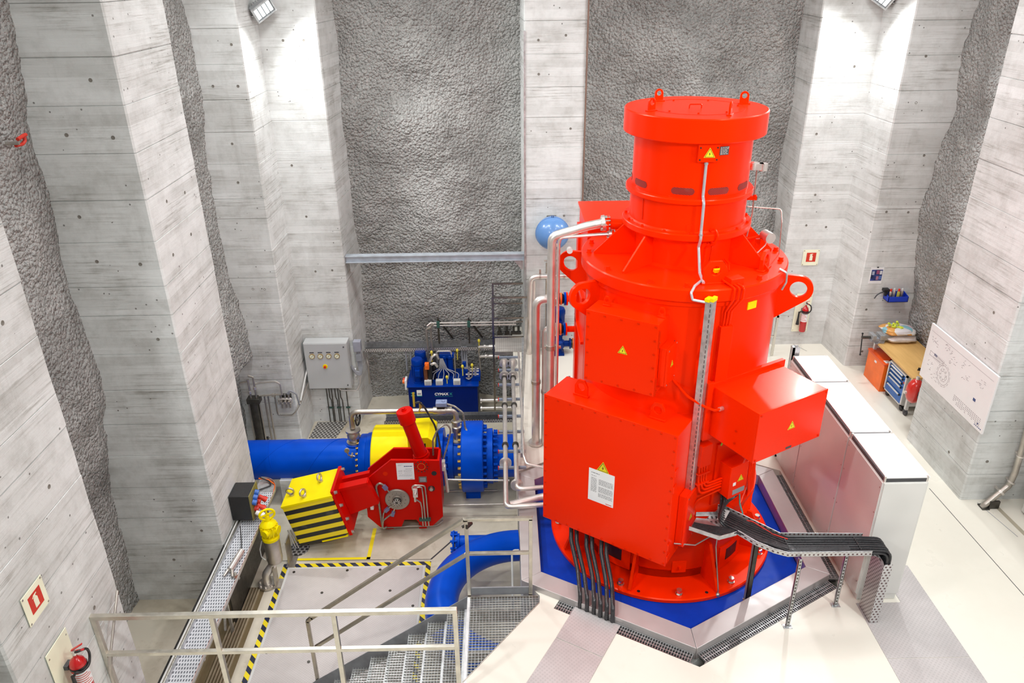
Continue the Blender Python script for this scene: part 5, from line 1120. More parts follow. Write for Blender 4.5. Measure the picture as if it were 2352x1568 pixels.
for p in ((-4.12, 11.10, -2.58, 11.16), (-4.12, 11.10, -4.05, 12.1), (-2.65, 11.10, -2.58, 11.98)): obj('paint_line', MB().bx(p[0], p[1], -1.9, p[2], p[3], -1.898), YM, ym, smooth=0)
# blue half-circle pipe leaving and re-entering the foundation
bp = thing('drain_elbow', 'fat blue pipe curving out of the generator foundation and under the stairs', 'pipe', (-.4, 9.3, -1.9))
obj('pipe_bend', MB().tube([(.19-.0, 9.30+1.30*cos(a), -1.2) if False else (.19-1.28*sin(a), 9.30+1.30*cos(a), -1.2) for a in [pi*i/36 for i in range(37)]], .27, 32), BLUE, bp)
obj('side_pipe', MB().cyl((-.86, 10.72, -1.2), (.19, 10.72, -1.2), .115, n=24), BLUE, bp)
fl_ = obj('end_flange', MB().cyl((-.98, 10.72, -1.2), (-.95, 10.72, -1.2), .20, n=28).cyl((-.93, 10.72, -1.2), (-.86, 10.72, -1.2), .15, n=28), BLUE, bp)
for k in range(8): obj('flange_bolt', MB().cyl((-1.02, 10.72+.165*cos(k*.785), -1.2+.165*sin(k*.785)), (-.90, 10.72+.165*cos(k*.785), -1.2+.165*sin(k*.785)), .022, n=8), BLUE, fl_)
obj('drain_wire', MB().tube([(-.92, 10.60, -1.33), (-.85, 10.52, -1.5), (-.72, 10.5, -1.5)], .016, 8, .06).tube([(-.86, 10.58, -1.3), (.1, 10.55, -1.32)], .015, 8), DARKM, bp)
obj('bend_support', MB().bx(-1.15, 9.1, -1.9, -.95, 9.3, -1.42), BLUE, bp, smooth=0)
tag(obj('thin_bracket_pipe', MB().tube([(.17, 9.28, -.15), (.08, 9.28, -.15), (.06, 9.26, -.22), (.06, 8.6, -.9), (.10, 8.30, -1.0), (.18, 8.2, -1.0)], .016, 8, .08), LGREY), 'thin pale pipe on the side of the generator foundation beside the landing', 'pipe')

# ================================================================ BACK OF THE PIT
HBL = pm('hydraulic_blue', (.0, .034, .30), .35, 0, .08, 3, 0, 0, 60, .4, (.2, .4, 1))
hp_ = thing('hydraulic_unit', 'dark blue hydraulic tank with pumps and valves on top, below the rough back wall', 'hydraulic unit', (-1.5, 16.4, -1.9))
obj('tank', MB().bx(-2.33, 16.0, -1.80, -.67, 16.84, -.985), NAVY, hp_, smooth=0, bevel=.01)
obj('tank_top', MB().bx(-2.36, 15.97, -.985, -.64, 16.87, -.965), HBL, hp_, smooth=0, bevel=.004, label='blue lid plate')
obj('tank_feet', MB().bx(-2.25, 16.05, -1.9, -2.1, 16.8, -1.8), NAVY, hp_, smooth=0); obj('tank_feet', MB().bx(-.9, 16.05, -1.9, -.75, 16.8, -1.8), NAVY, hp_, smooth=0)
def text(s_, M, size, mat, parent, nm='lettering', ext=.0015, bold=0.):
    cu = bpy.data.curves.new('txt', 'FONT'); cu.body = s_; cu.size = size; cu.extrude = ext; cu.offset = bold; cu.align_x = 'CENTER'; cu.align_y = 'CENTER'; cu.resolution_u = 3
    o = bpy.data.objects.new('txt', cu); COL.objects.link(o)
    dg = bpy.context.evaluated_depsgraph_get(); me = o.evaluated_get(dg).to_mesh()
    mb = MB().add([M @ v.co for v in me.vertices], [tuple(p.vertices) for p in me.polygons])
    bpy.data.objects.remove(o); bpy.data.curves.remove(cu)
    return obj(nm, mb, mat, parent, smooth=0)
TF = mtx((0, 15.998, 0), (1, 0, 0), (0, 0, 1), (0, -1, 0))
tx = (-1.540, 16.000, -1.194)
text('CYMAX', TF @ Matrix.Translation((tx[0], tx[2], 0)), .095, WHITE, hp_, bold=.003)
TEAL = pm('teal_print', (.02, .30, .30), .4)
text('X', TF @ Matrix.Translation((tx[0]+.225, tx[2], 0)), .095, TEAL, hp_, bold=.002)
obj('logo_line', MB().bx(tx[0]-.16, 15.997, tx[2]-.068, tx[0]+.27, 15.999, tx[2]-.062), TEAL, hp_, smooth=0)
obj('tank_label', MB().bx(-2.13, 15.992, -1.24, -2.01, 15.999, -1.07), PAPER, hp_, smooth=0); obj('label_stripe', MB().bx(-2.13, 15.99, -1.24, -2.01, 15.993, -1.22), TEAL, hp_, smooth=0); obj('label_stripe', MB().bx(-2.11, 15.99, -1.19, -2.03, 15.993, -1.15), GREY, hp_, smooth=0)
for z in (-1.15, -1.22, -1.62): obj('level_mark', MB().bx(-2.27, 15.994, z-.015, -2.17, 15.999, z+.015), TEAL, hp_, smooth=0)
obj('level_glass', MB().bx(-2.235, 15.94, -1.50, -2.185, 15.99, -1.12), pm('level_amber', (.55, .36, .03), .3), hp_, smooth=0); obj('level_glass', MB().bx(-2.09, 15.92, -1.72, -2.05, 15.99, -1.42), pm('level_amber_dark', (.45, .30, .05), .3), hp_, smooth=0)
obj('side_switch', MB().bx(-2.42, 16.10, -1.12, -2.365, 16.32, -.86), WHITE, hp_, bevel=.008)
for y, c_ in ((16.16, ORNG), (16.26, SIGNR)): obj('switch_knob', MB().cyl((-2.42, y, -.92 if y < 16.3 else -1.06), (-2.47, y, -.92 if y < 16.3 else -1.06), .05, n=14), c_, hp_)
T = -.965
for x, y in ((-2.10, 16.22), (-2.06, 16.62)):
    m_ = obj('pump_motor', MB().lathe([(.11, 0), (.11, .02), (.085, .03), (.085, .16), (.13, .17), (.13, .46), (.115, .50), (.14, .50), (.14, .60), (.12, .63), (0, .63)], (x, y, T), (0, 0, 1), 24), HBL, hp_)
    for k in range(12): obj('cooling_fin', MB().bar((x+.13*cos(k*.524), y+.13*sin(k*.524), T+.18), (x+.13*cos(k*.524), y+.13*sin(k*.524), T+.45), .012, .04, (cos(k*.524), sin(k*.524), 0)), HBL, m_)
    obj('terminal_cover', MB().bx(x-.05, y-.20, T+.24, x+.07, y-.10, T+.40), HBL, m_, bevel=.006)
for x, y, h_, r_, c_ in ((-1.90, 16.12, .42, .05, pm('copper_cylinder', (.20, .07, .03), .35, .3)), (-1.80, 16.14, .44, .06, BLACK), (-1.72, 16.35, .50, .05, BLACK)):
    obj('accumulator', MB().lathe([(r_*.7, 0), (r_, .03), (r_, h_), (r_*.6, h_+.05), (r_*.3, h_+.06), (r_*.3, h_+.12), (0, h_+.12)], (x, y, T), (0, 0, 1), 20), c_, hp_)
obj('orange_valve', MB().bx(-1.90, 16.0, T+.44, -1.80, 16.10, T+.60).cyl((-1.85, 15.99, T+.56), (-1.85, 15.96, T+.56), .03, n=12), ORNG, hp_, bevel=.006)
for x in (-1.47, -1.33): obj('filter_bowl', MB().lathe([(.05, .12), (.07, .14), (.07, .48), (.085, .50), (.085, .56), (.04, .60), (0, .60)], (x, 16.5, T), (0, 0, 1), 20), HBL, hp_)
obj('filter_head', MB().bx(-1.58, 16.43, T+.52, -1.22, 16.57, T+.62).cyl((-1.47, 16.5, T), (-1.47, 16.5, T+.14), .02, n=8).cyl((-1.33, 16.5, T), (-1.33, 16.5, T+.14), .02, n=8), HBL, hp_, bevel=.008)
for x in (-1.85, -1.58, -1.16):
    b_ = obj('valve_coil', MB().bx(x-.085, 16.02, T, x+.085, 16.13, T+.13), LGREY, hp_, bevel=.008)
    for k in range(3): obj('coil_slot', MB().bx(x-.06, 16.016, T+.03+.03*k, x+.06, 16.02, T+.04+.03*k), GREY, b_, smooth=0)
WR = pm('signal_wire', (.30, .30, .33), .5)
for k in range(7):
    x = -1.85+.12*k; obj('signal_wire', MB().tube([(x, 16.1, T+.12), (x+.02, 16.2, T+.22), (-1.58+.03*k, 16.3, T+.30), (-1.56+.01*k, 16.36, T+.55)], .010, 6, .08), WR, hp_)
for k in range(3): obj('grey_hose', MB().tube([(-1.05+.05*k, 16.75, -.30), (-1.04+.05*k, 16.72, T+.35), (-.98+.03*k, 16.55, T+.15), (-.92+.02*k, 16.4, T+.12)], .020, 8, .12), GREY, hp_)
YB = pm('yellow_knob', (.80, .66, .06), .4)
for x, y, z in ((-1.02, 16.2, .38), (-.79, 16.22, .40), (-.62, 16.6, .86), (-1.40, 16.12, .14), (-1.75, 16.3, .72), (-1.15, 16.5, .66)): obj('yellow_handle', MB().tube([(x, y, T if z < .3 else T+z-.22), (x, y, T+z)], .012, 8).sphere((x, y, T+z+.03), .035, 12, (1, 1, 1.4)), YB, hp_)
obj('riser_pipe', MB().tube([(-1.86, 16.5, T), (-1.86, 16.5, .30), (-1.74, 16.5, .36)], .028, 10, .06).tube([(-1.76, 16.55, T), (-1.76, 16.55, .34), (-1.70, 16.55, .42)], .028, 10, .06), STEELD, hp_)
obj('return_pipe', MB().tube([(-1.64, 16.45, T+.35), (-1.66, 16.45, -.35), (-1.62, 16.45, -.26), (-1.30, 16.45, -.26), (-1.28, 16.45, T+.55)], .022, 8, .06), STEEL, hp_)
obj('elbow_pipe', MB().tube([(-1.80, 16.3, T+.5), (-1.75, 16.3, T+.62), (-1.65, 16.32, T+.7), (-1.60, 16.35, T+.55)], .035, 10, .06).tube([(-1.80, 16.2, T+.45), (-1.68, 16.2, T+.52), (-1.62, 16.22, T+.4)], .035, 10, .05), STEEL, hp_)
obj('valve_block', MB().bx(-.82, 16.2, T, -.60+.1*0, 16.55, T+.14).bx(-.98, 16.28, T, -.9, 16.36, T+.26), HBL, hp_, bevel=.006)
for y in (16.24, 16.40, 16.52): obj('block_fitting', MB().tube([(-.95, y, T+.17), (-.64, y, T+.17)], .022, 8).cyl((-.88, y, T+.10), (-.88, y, T+.22), .03, n=8).cyl((-.72, y, T+.10), (-.72, y, T+.22), .03, n=8), STEEL, hp_)
obj('vertical_pipe', MB().tube([(-1.20, 16.25, T), (-1.20, 16.25, T+.72)], .016, 8).tube([(-.60, 16.5, T+.1), (-.64, 16.5, T+.8)], .02, 8).tube([(-.95, 16.2, T+.1), (-.88, 16.2, T+.05), (-.80, 16.2, T+.12), (-.78, 16.2, T+.3)], .018, 8, .05), STEELD, hp_)
obj('sensor_head', MB().bx(-1.02, 16.30, T+.34, -.94, 16.38, T+.46).bx(-1.06, 16.2, T+.22, -.97, 16.28, T+.30), HBL, hp_, bevel=.004)
for z, x0 in ((-.16, -.62), (-.42, -.60)):
    tag(obj('supply_pipe', MB().tube([(x0, 16.45, z-.02), (x0+.02, 16.45, z), (-.12, 16.45, z)], .035, 10).cyl((-.38, 16.45, z), (-.22, 16.45, z), .052, n=14).cyl((x0+.12, 16.45, z), (x0+.16, 16.45, z), .05, n=10), STEEL), '%s bright pipe from the blue hydraulic unit towards the ladder platform' % ('upper' if z > -.2 else 'lower'), 'pipe')
for z in (-1.50, -1.72): tag(obj('suction_pipe', MB().tube([(-.62, 16.2, z), (.15, 16.2, z)], .045, 14).cyl((-.62, 16.2, z), (-.58, 16.2, z), .075, n=18), STEEL), '%s steel pipe leaving the right side of the blue tank near the floor' % ('upper' if z > -1.6 else 'lower'), 'pipe')
# high thin pipes with angled brackets
tp = thing('twin_pipes', 'pair of thin bright pipes on angled brackets across the dark rough wall', 'pipe', (-.7, 16.6, .3))
for z in (.345, .415): obj('pipe', MB().tube([(-1.84, 16.55, .30 if z < .4 else .36), (-1.76, 16.6, z), (.28, 16.6, z)], .018, 8, .05), STEEL, tp)
for x in (-1.58, -.85):
    obj('bracket', MB().bx(x-.02, 16.62, -.15, x+.02, 16.66, .52).bar((x+.02, 16.64, .46), (x+.30, 17.0, -.18), .035, .035), DARKM, tp); obj('pipe_clip', MB().bx(x-.035, 16.57, .30, x+.035, 16.64, .45), pm('clip_green', (.03, .10, .08), .5), tp, smooth=0)
# wall mounted cable tray behind the unit and on the floor in front of it
wt = thing('wall_cable_tray', 'galvanised cable tray running along the dark back wall above the blue unit', 'cable tray', (-1.9, 16.75, -.4))
obj('tray_sheet', MB().bx(-3.42, 16.66, -.36, -.28, 16.86, -.355), TPF, wt, smooth=0); obj('tray_front', MB().bx(-3.42, 16.655, -.36, -.28, 16.66, -.27), TP, wt, smooth=0); obj('tray_back', MB().bx(-3.42, 16.86, -.36, -.28, 16.865, -.18), GALV, wt, smooth=0)
obj('tray_cables', MB().tube([(-3.4, 16.72, -.335), (-.3, 16.72, -.335)], .022, 8), CABLE, wt); obj('tray_cables', MB().tube([(-3.4, 16.79, -.335), (-.3, 16.79, -.335)], .022, 8), CABLE, wt)
for x in (-2.42, -2.30, -1.05): obj('hanging_conduit', MB().tube([(x, 16.70, -.36), (x, 16.70, -.9)], .022, 8), GREY, wt)
for x in (-2.9, -1.6, -.6): obj('tray_bracket', MB().bx(x-.02, 16.66, -.42, x+.02, 17.0, -.36), GALV, wt, smooth=0)
ft = thing('floor_cable_tray', 'galvanised cable tray with dark cables running on low stands behind the yellow valve', 'cable tray', (-1.0, 14.75, -1.9))
obj('tray_sheet', MB().bx(-2.72, 14.60, -1.14, .15, 14.90, -1.135), TPF, ft, smooth=0); obj('tray_front', MB().bx(-2.72, 14.595, -1.14, .15, 14.60, -1.06), TP, ft, smooth=0); obj('tray_back', MB().bx(-2.72, 14.90, -1.14, .15, 14.905, -1.04), GALV, ft, smooth=0)
for k in range(4): obj('tray_cable_run', MB().tube([(-2.70, 14.65+.065*k, -1.11), (.15, 14.65+.065*k, -1.11)], .024, 8), CABLE, ft)
for x in (-2.6, -1.2, .0): obj('tray_stand', MB().bx(x-.025, 14.72, -1.9, x+.025, 14.77, -1.14), GALV, ft, smooth=0)
# gauge cabinet on the corner pillar
gc = thing('gauge_cabinet', 'light grey wall cabinet with four round gauges and a red and yellow knob', 'cabinet', (-4.1, 15.84, -.82))
GC = pm('gauge_cabinet_enamel', (.50, .51, .51), .35, 0, .02, 3)
obj('cabinet_body', MB().bx(-4.60, 15.70, -.82, -3.60, 15.985, .37), GC, gc, smooth=0, bevel=.01)
obj('cabinet_door', MB().bx(-4.585, 15.68, -.805, -3.615, 15.70, .355), GC, gc, smooth=0, bevel=.006)
for k, x in enumerate((-4.42, -4.23, -4.04, -3.85)):
    g = obj('gauge', MB().lathe([(.062, 0), (.062, .02), (.052, .022), (.052, .015), (0, .015)], (x, 15.68, .045), (0, -1, 0), 24), BRASS, gc, label='small round gauge')
    obj('gauge_face', MB().cyl((x, 15.665, .045), (x, 15.660, .045), .050, n=20), CREAM, g); obj('gauge_needle', MB().bar((x-.02, 15.658, .02), (x+.025, 15.658, .075), .006, .004, (0, 1, 0)), BLACK, g)
    obj('gauge_label', MB().bx(x-.05, 15.677, .125, x+.05, 15.68, .15), DGREY, gc, smooth=0)
kb = obj('knob_plate', MB().cyl((-4.15, 15.68, -.22), (-4.15, 15.665, -.22), .055, n=24), YEL, gc); obj('knob', MB().cyl((-4.15, 15.665, -.22), (-4.15, 15.62, -.22), .028, n=16), SIGNR, kb)
for z in (.27, -.72): obj('door_lock', MB().cyl((-3.68, 15.68, z), (-3.68, 15.67, z), .016, n=12), DGREY, gc)
jb_ = thing('junction_box', 'grey junction box with cables on the pillar edge right of the gauge cabinet', 'junction box', (-3.36, 15.9, .1))
obj('box_shell', MB().bx(-3.49, 15.83, .06, -3.32, 15.985, .32), pm('junction_grey', (.33, .34, .40), .45), jb_, bevel=.008)
obj('box_shell_lower', MB().bx(-3.46, 15.86, -.20, -3.34, 15.985, -.02), GREY, jb_, bevel=.006)
for k in range(4): obj('box_cable', MB().tube([(-3.44+.03*k, 15.9, .06), (-3.43+.03*k, 15.9, -.35), (-3.40, 15.88, -.50-.03*k), (-3.50, 15.86, -.46-.02*k), (-3.58, 15.84, -.30-.02*k)], .018, 8, .09), GREY, jb_, label='grey cable')
obj('lever_handle', MB().bx(-3.55, 15.90, -.62, -3.50, 15.96, -.42).cyl((-3.525, 15.90, -.45), (-3.525, 15.88, -.45), .02, n=10), WHITE, jb_, bevel=.006)
pb = thing('gauge_pipes', 'row of thin dark vertical pipes on the pillar below the gauge cabinet', 'pipe', (-4.0, 15.95, -1.9))
for k, x in enumerate((-4.27, -4.21, -4.15, -4.07, -4.0, -3.95, -3.80)): obj('pipe', MB().tube([(x, 15.95, -.82), (x, 15.95, -1.2), (x+.03*(k % 2), 15.95, -1.28), (x+.03*(k % 2), 15.95, -1.895)], .012, 8), DARKM, pb)
obj('pipe_rail', MB().bx(-4.32, 15.965, -1.50, -3.72, 15.985, -1.47), GALV, pb, smooth=0)
for x in (-4.2, -4.02, -3.8): obj('pipe_clip', MB().bx(x-.05, 15.935, -1.50, x+.05, 15.965, -1.47), pm('clip_green2', (.03, .09, .07), .5), pb, smooth=0)
tag(obj('loop_pipe', MB().tube([(-3.95, 15.9, -.82), (-3.93, 15.9, -.98), (-3.55, 15.9, -1.0), (-3.46, 15.95, -.85), (-3.42, 15.98, -.55), (-3.40, 15.985, -.45)], .018, 8, .07), STEEL), 'bent bright pipe below the right corner of the gauge cabinet', 'pipe')
tag(obj('corner_pipe', MB().tube([(-3.36, 16.6, -.48), (-3.33, 16.45, -.5), (-3.30, 16.40, -.62), (-3.32, 16.40, -1.1)], .018, 8, .06), STEELD), 'thin bent pipe on the side of the pillar left of the dark wall', 'pipe')
# filter column, manifold and conduits on the corner pillar
fc = thing('filter_column', 'tall dark filter cylinder with fittings standing in the corner behind the blue pipe', 'filter', (-5.5, 14.65, -1.9))
obj('cylinder', MB().cyl((-5.52, 14.62, -1.5), (-5.52, 14.62, -.50), .11, n=22), DARKM, fc)
for x in (-5.64, -5.40): obj('tie_rod', MB().cyl((x, 14.57, -1.9), (x, 14.57, -.42), .016, n=8), STEELD, fc)
obj('head', MB().bx(-5.66, 14.52, -.52, -5.38, 14.72, -.40).bx(-5.66, 14.52, -1.56, -5.38, 14.72, -1.48), DARKM, fc, bevel=.006)
obj('top_fittings', MB().tube([(-5.58, 14.62, -.40), (-5.58, 14.62, .05)], .025, 8).tube([(-5.46, 14.62, -.40), (-5.46, 14.62, .10), (-5.56, 14.62, .14)], .022, 8, .04).cyl((-5.60, 14.62, .0), (-5.75, 14.6, -.02), .02, n=8), STEELD, fc)
obj('fitting_nut', MB().cyl((-5.58, 14.62, -.3), (-5.58, 14.62, -.24), .04, n=6).cyl((-5.46, 14.62, -.2), (-5.46, 14.62, -.14), .04, n=6), STEEL, fc)
obj('overflow_pipe', MB().tube([(-5.42, 14.60, -.05), (-5.28, 14.60, -.02), (-4.98, 14.60, -.0), (-4.90, 14.62, -.08), (-4.90, 14.64, -.36)], .02, 8, .08), STEEL, fc)
obj('cross_pipe', MB().tube([(-5.40, 14.62, -.36), (-4.92, 14.66, -.36)], .02, 8).cyl((-5.12, 14.64, -.36), (-5.05, 14.64, -.36), .04, n=8), STEELD, fc)
for x in (-5.30, -5.22): obj('drop_pipe', MB().tube([(x, 14.66, -.4), (x, 14.66, -1.9)], .018, 8), STEELD, fc)
mf = thing('manifold', 'bright valve manifold with hoses on the dark pillar face above the blue pipe', 'manifold', (-4.86, 14.76, -.6))
obj('manifold_bar', MB().tube([(-5.02, 14.70, -.50), (-4.74, 14.70, -.50), (-4.74, 14.70, -.60), (-5.02, 14.70, -.60)], .028, 8, .03, closed=True), STEEL, mf); obj('manifold_plate', MB().bx(-5.0, 14.76, -.62, -4.76, 14.84, -.44), DARKM, mf)
for x in (-4.95, -4.86, -4.78): obj('manifold_valve', MB().cyl((x, 14.70, -.72), (x, 14.70, -.38), .022, n=8).cyl((x, 14.68, -.55), (x, 14.60, -.55), .03, n=10), STEELD, mf)
for k in range(2): obj('hose', MB().tube([(-4.80+.03*k, 14.7, -.38), (-4.74, 14.7, -.28), (-4.62, 14.74, -.40), (-4.60, 14.80, -.72)], .018, 8, .1), GREY, mf)
tag(obj('loop_pipe', MB().tube([(-5.12, 14.80, -.5), (-5.12, 14.80, -.98), (-4.80, 14.80, -.98), (-4.72, 14.80, -.9), (-4.62, 14.9, -.75), (-4.60, 15.3, -.70), (-4.60, 15.9, -.62)], .016, 8, .08), STEELD), 'thin looped pipe on the dark pillar below the bright manifold', 'pipe')
tag(obj('grey_conduit', MB().tube([(-4.61, 14.95, -.70), (-4.61, 15.6, -.42), (-4.61, 15.92, -.30)], .018, 8), LGREY), 'pale conduit climbing to the left side of the gauge cabinet', 'conduit')
PFL = perforated('perforated_floor_sheet', (.55, .53, .50), 11., 14., .62, (.05, .045, .04), .4, .45, (0, 1), True)
tag(obj('perforated_plate', MB().prism([(-4.58, 15.95), (-3.86, 15.95), (-4.0, 15.25), (-4.64, 15.25)], -1.9, -1.885), PFL, smooth=0), 'perforated metal plate on the pit floor below the gauge cabinet', 'floor plate')
struct('trim_7', MB().prism([(-3.95, 15.25), (-3.2, 15.9), (-3.2, 17.3), (.19, 17.3), (.19, 14.9), (-3.3, 14.6)], -1.9, -1.885), FLOORL, smooth=0)
# steel beam between the pillars
sb = thing('steel_beam', 'galvanised steel beam spanning the rough wall between two pillars', 'beam', (-1.5, 16.15, 2.12))
obj('beam', MB().bx(-3.50, 16.06, 2.15, .462, 16.24, 2.165).bx(-3.50, 16.06, 2.29, .462, 16.24, 2.305).bx(-3.50, 16.14, 2.16, .462, 16.155, 2.295), pm('beam_zinc', (.55, .60, .66), .42, .35, .08, 6), sb, smooth=0)
for x, s_ in ((-3.42, 1), (.44, -1)): obj('end_bracket', MB().prism([(0, 0), (.20*s_, 0), (.04*s_, -.20), (0, -.20)], -.02, .02, mtx((x, 16.12, 2.13), (1, 0, 0), (0, 0, 1), (0, -1, 0))), GALV, sb, smooth=0)
tag(obj('corner_angle', MB().bx(.462, 15.975, -1.8, .50, 15.995, 6.9), GALV, smooth=0), 'slim galvanised angle up the left edge of the middle pillar', 'angle')
tag(obj('corner_conduit', MB().tube([(1.71, 15.96, 2.0), (1.71, 15.96, 9.5)], .018, 8), pm('brown_conduit', (.20, .12, .09), .5)), 'thin brown conduit up the right edge of the middle pillar', 'conduit')
# ladder platform beside the foundation
lp2 = thing('access_platform', 'small steel platform with tube railings at the edge of the pit, left of the pipes', 'platform', (.2, 16.2, -1.9))
obj('platform_plate', MB().bx(-.23, 15.84, -.02, .60, 16.70, .006), perforated('platform_grid', (.66, .62, .58), 20., 20., .3, (.3, .28, .26), .3, .5, (0, 1), False), lp2, smooth=0)
obj('platform_edge', MB().bx(-.24, 15.82, -.08, .60, 15.84, .006), STEELD, lp2, smooth=0)
RB = pm('bronze_tint_rail', (.34, .30, .26), .3, 1., .08, 6)
for y, x1 in ((15.85, .62), (16.69, .62)):
    obj('top_rail', MB().bx(-.28, y-.02, 1.34, x1, y+.02, 1.38), RB, lp2, smooth=0); obj('mid_rail', MB().bx(-.26, y-.015, .84, .44, y+.015, .87), RB, lp2, smooth=0); obj('low_rail', MB().bx(-.26, y-.015, .36, .44, y+.015, .39), RB, lp2, smooth=0)
    for x in (-.26, .58): obj('post', MB().bx(x-.02, y-.02, -1.895 if x < 0 else 0, x+.02, y+.02, 1.34), RB, lp2, smooth=0)
obj('slanted_stringer', MB().bar((.42, 15.8, .35), (.27, 11.2, .30), .05, .09), GALV, lp2)
obj('slanted_stringer', MB().bar((.50, 15.75, .9), (.33, 13.0, .32), .05, .05), STEELD, lp2)
vf = thing('valve_bank', 'row of small valves behind the ladder platform at the dark wall', 'valve', (.1, 16.9, .0))
for x in (-.12, .06, .22, .34): obj('small_valve', MB().cyl((x, 16.80, .02), (x, 16.80, .20), .03, n=10).bx(x-.06, 16.76, .0, x+.06, 16.84, .06), DARKM, vf)
obj('valve_pipe', MB().tube([(-.27, 16.82, .30), (-.12, 16.82, .30), (-.12, 16.82, .18)], .016, 8, .05).tube([(.20, 16.82, .2), (.24, 16.82, .34), (.36, 16.84, .36)], .014, 8, .05), LGREY, vf)
# pipe rack along the foundation edge
rk = thing('pipe_rack', 'two slim steel pipes with flanges on blue-grey brackets along the pit edge', 'pipe', (.05, 12.6, .15))
for x, ye, zz in ((-.02, 9.84, .25), (.165, 10.30, .25)):
    obj('pipe', MB().tube([(x, 15.0, -.5), (x, 15.0, zz), (x, ye, zz), (.62, ye+.04, zz)], .042, 14, .09), STEEL, rk)
    for y in (14.80, 14.22, 11.05 if x < 0 else 10.42): obj('pipe_flange', MB().cyl((x, y-.025, zz), (x, y+.025, zz), .105, n=24), STEEL, rk)
    for y in (14.12, 13.0, 11.6): obj('pipe_clamp', MB().cyl((x, y-.03, zz), (x, y+.03, zz), .06, n=16), DARKM, rk)
for k, y in enumerate((15.2, 14.6, 13.95, 13.35, 12.7, 12.15, 11.5, 11.0)):
    b_ = obj('bracket', MB().bx(-.14, y-.025, .165, .34, y+.025, .205), pm('bracket_blue_grey', (.28, .32, .40), .45, .3) if k == 0 else bpy.data.materials['bracket_blue_grey'], rk, smooth=0); obj('bracket_cap', MB().bx(-.15, y-.028, .16, -.135, y+.028, .21), SIGNR, b_, smooth=0)
tag(obj('fat_pale_pipe', MB().tube([(.04, 9.98, .185), (.08, 9.99, .185), (.62, 10.10, .25)], .06, 16), STEEL), 'fat pale pipe lying across the kerb beside the big terminal box', 'pipe')
tag(obj('thin_pale_pipe', MB().tube([(.30, 15.0, .42), (.30, 11.0, .42), (.34, 10.8, .40), (.62, 10.75, .36)], .022, 8, .06), STEEL), 'thin steel pipe beside the rack turning towards the generator', 'pipe')
# cooling pipes
def cool(nm, lab, path, r, bend, fl_=()):
    t = thing(nm, lab, 'pipe', (path[-1][0], path[-1][1], 0)); obj('pipe', MB().tube(path, r, 22, bend, 7), STEEL, t); 
    for p, d in fl_: obj('pipe_flange', MB().cyl(V(p)-V(d)*.02, V(p)+V(d)*.02, r*1.8, n=24), STEEL, t)
    return t
t = cool('cooling_pipe', 'fat upright cooling pipe, the left one, bending to the upper red flange', [(.86, 11.98, 2.94), (.55, 11.98, 2.94), (.55, 12.02, 0)], .075, .19, [((.55, 12.01, .03), (0, 0, 1))])
t2 = cool('cooling_pipe', 'fat upright cooling pipe, the right one, bending to the lower red flange', [(.88, 11.98, 2.37), (.725, 11.98, 2.37), (.725, 12.0, 0)], .075, .17, [])
for tt, z in ((t, 2.94), (t2, 2.37)):
    x0 = .86; e = obj('rubber_joint', MB().lathe([(.06, .0), (.085, .015), (.10, .06), (.085, .10), (.06, .115)], (x0+.045, 11.98, z), (1, 0, 0), 20), BLACK, tt)
    obj('joint_band', MB().lathe([(.102, .045), (.106, .05), (.106, .07), (.102, .075)], (x0+.045, 11.98, z), (1, 0, 0), 20), ORNG, tt)
    for x in (x0, x0+.16): obj('joint_flange', MB().cyl((x, 11.98, z), (x+.03, 11.98, z), .115, n=24), STEEL if x == x0 else BLUE, tt)
    for k in range(8): obj('joint_bolt', MB().cyl((x0-.03, 11.98+.09*cos(k*.785), z+.09*sin(k*.785)), (x0+.045, 11.98+.09*cos(k*.785), z+.09*sin(k*.785)), .012, n=6), STEELD, tt)
    obj('pipe_clamp', MB().cyl((.55 if z > 2.5 else .725, 12.0, 1.30 if z > 2.5 else 1.1), (.55 if z > 2.5 else .725, 12.0, 1.36 if z > 2.5 else 1.16), .085, n=20), STEELD, tt)
t3 = cool('riser_pipe', 'tall bright pipe pair left of the generator, bending to its neck', [(1.376, 9.95, 4.90), (1.15, 9.97, 4.85), (.67, 10.0, 4.70), (.67, 10.0, 0)], .062, .12)
obj('flange', MB().cyl((1.385, 9.95, 4.902), (1.34, 9.953, 4.893), .105, n=28), STEEL, t3)
for k in range(10): obj('flange_bolt', MB().cyl((1.32, 9.95+.088*cos(k*.628), 4.89+.088*sin(k*.628)), (1.44, 9.94+.088*cos(k*.628), 4.90+.088*sin(k*.628)), .013, n=6), STEELD, t3)
obj('thin_pipe', MB().tube([(1.46, 9.94, 4.745), (.78, 9.96, 4.70), (.76, 9.97, 4.60), (.765, 9.97, 0)], .024, 10, .08), STEEL, t3)
obj('thin_flange', MB().cyl((1.43, 9.94, 4.745), (1.47, 9.94, 4.746), .062, n=20), STEEL, t3)
for k in range(6): obj('flange_bolt', MB().cyl((1.41, 9.94+.05*cos(k*1.047), 4.745+.05*sin(k*1.047)), (1.52, 9.94+.05*cos(k*1.047), 4.746+.05*sin(k*1.047)), .010, n=6), STEELD, t3)
obj('pipe_bracket', MB().bx(.58, 9.98, 3.0, .82, 10.02, 3.03).cyl((.67, 10.0, 2.98), (.67, 10.0, 3.05), .075, n=18), STEELD, t3)
obj('small_cock', MB().cyl((.90, 9.9, 4.55), (.90, 9.82, 4.55), .04, n=14), LGREY, t3)
wp = cool('wall_pipe', 'steel pipe along the middle pillar, bending down behind the platform', [(1.56, 15.72, 1.90), (.58, 15.72, 1.90), (.56, 15.72, 0)], .062, .18)
obj('second_drop', MB().tube([(.66, 15.75, 1.80), (.66, 15.75, 0)], .05, 16), STEEL, wp)
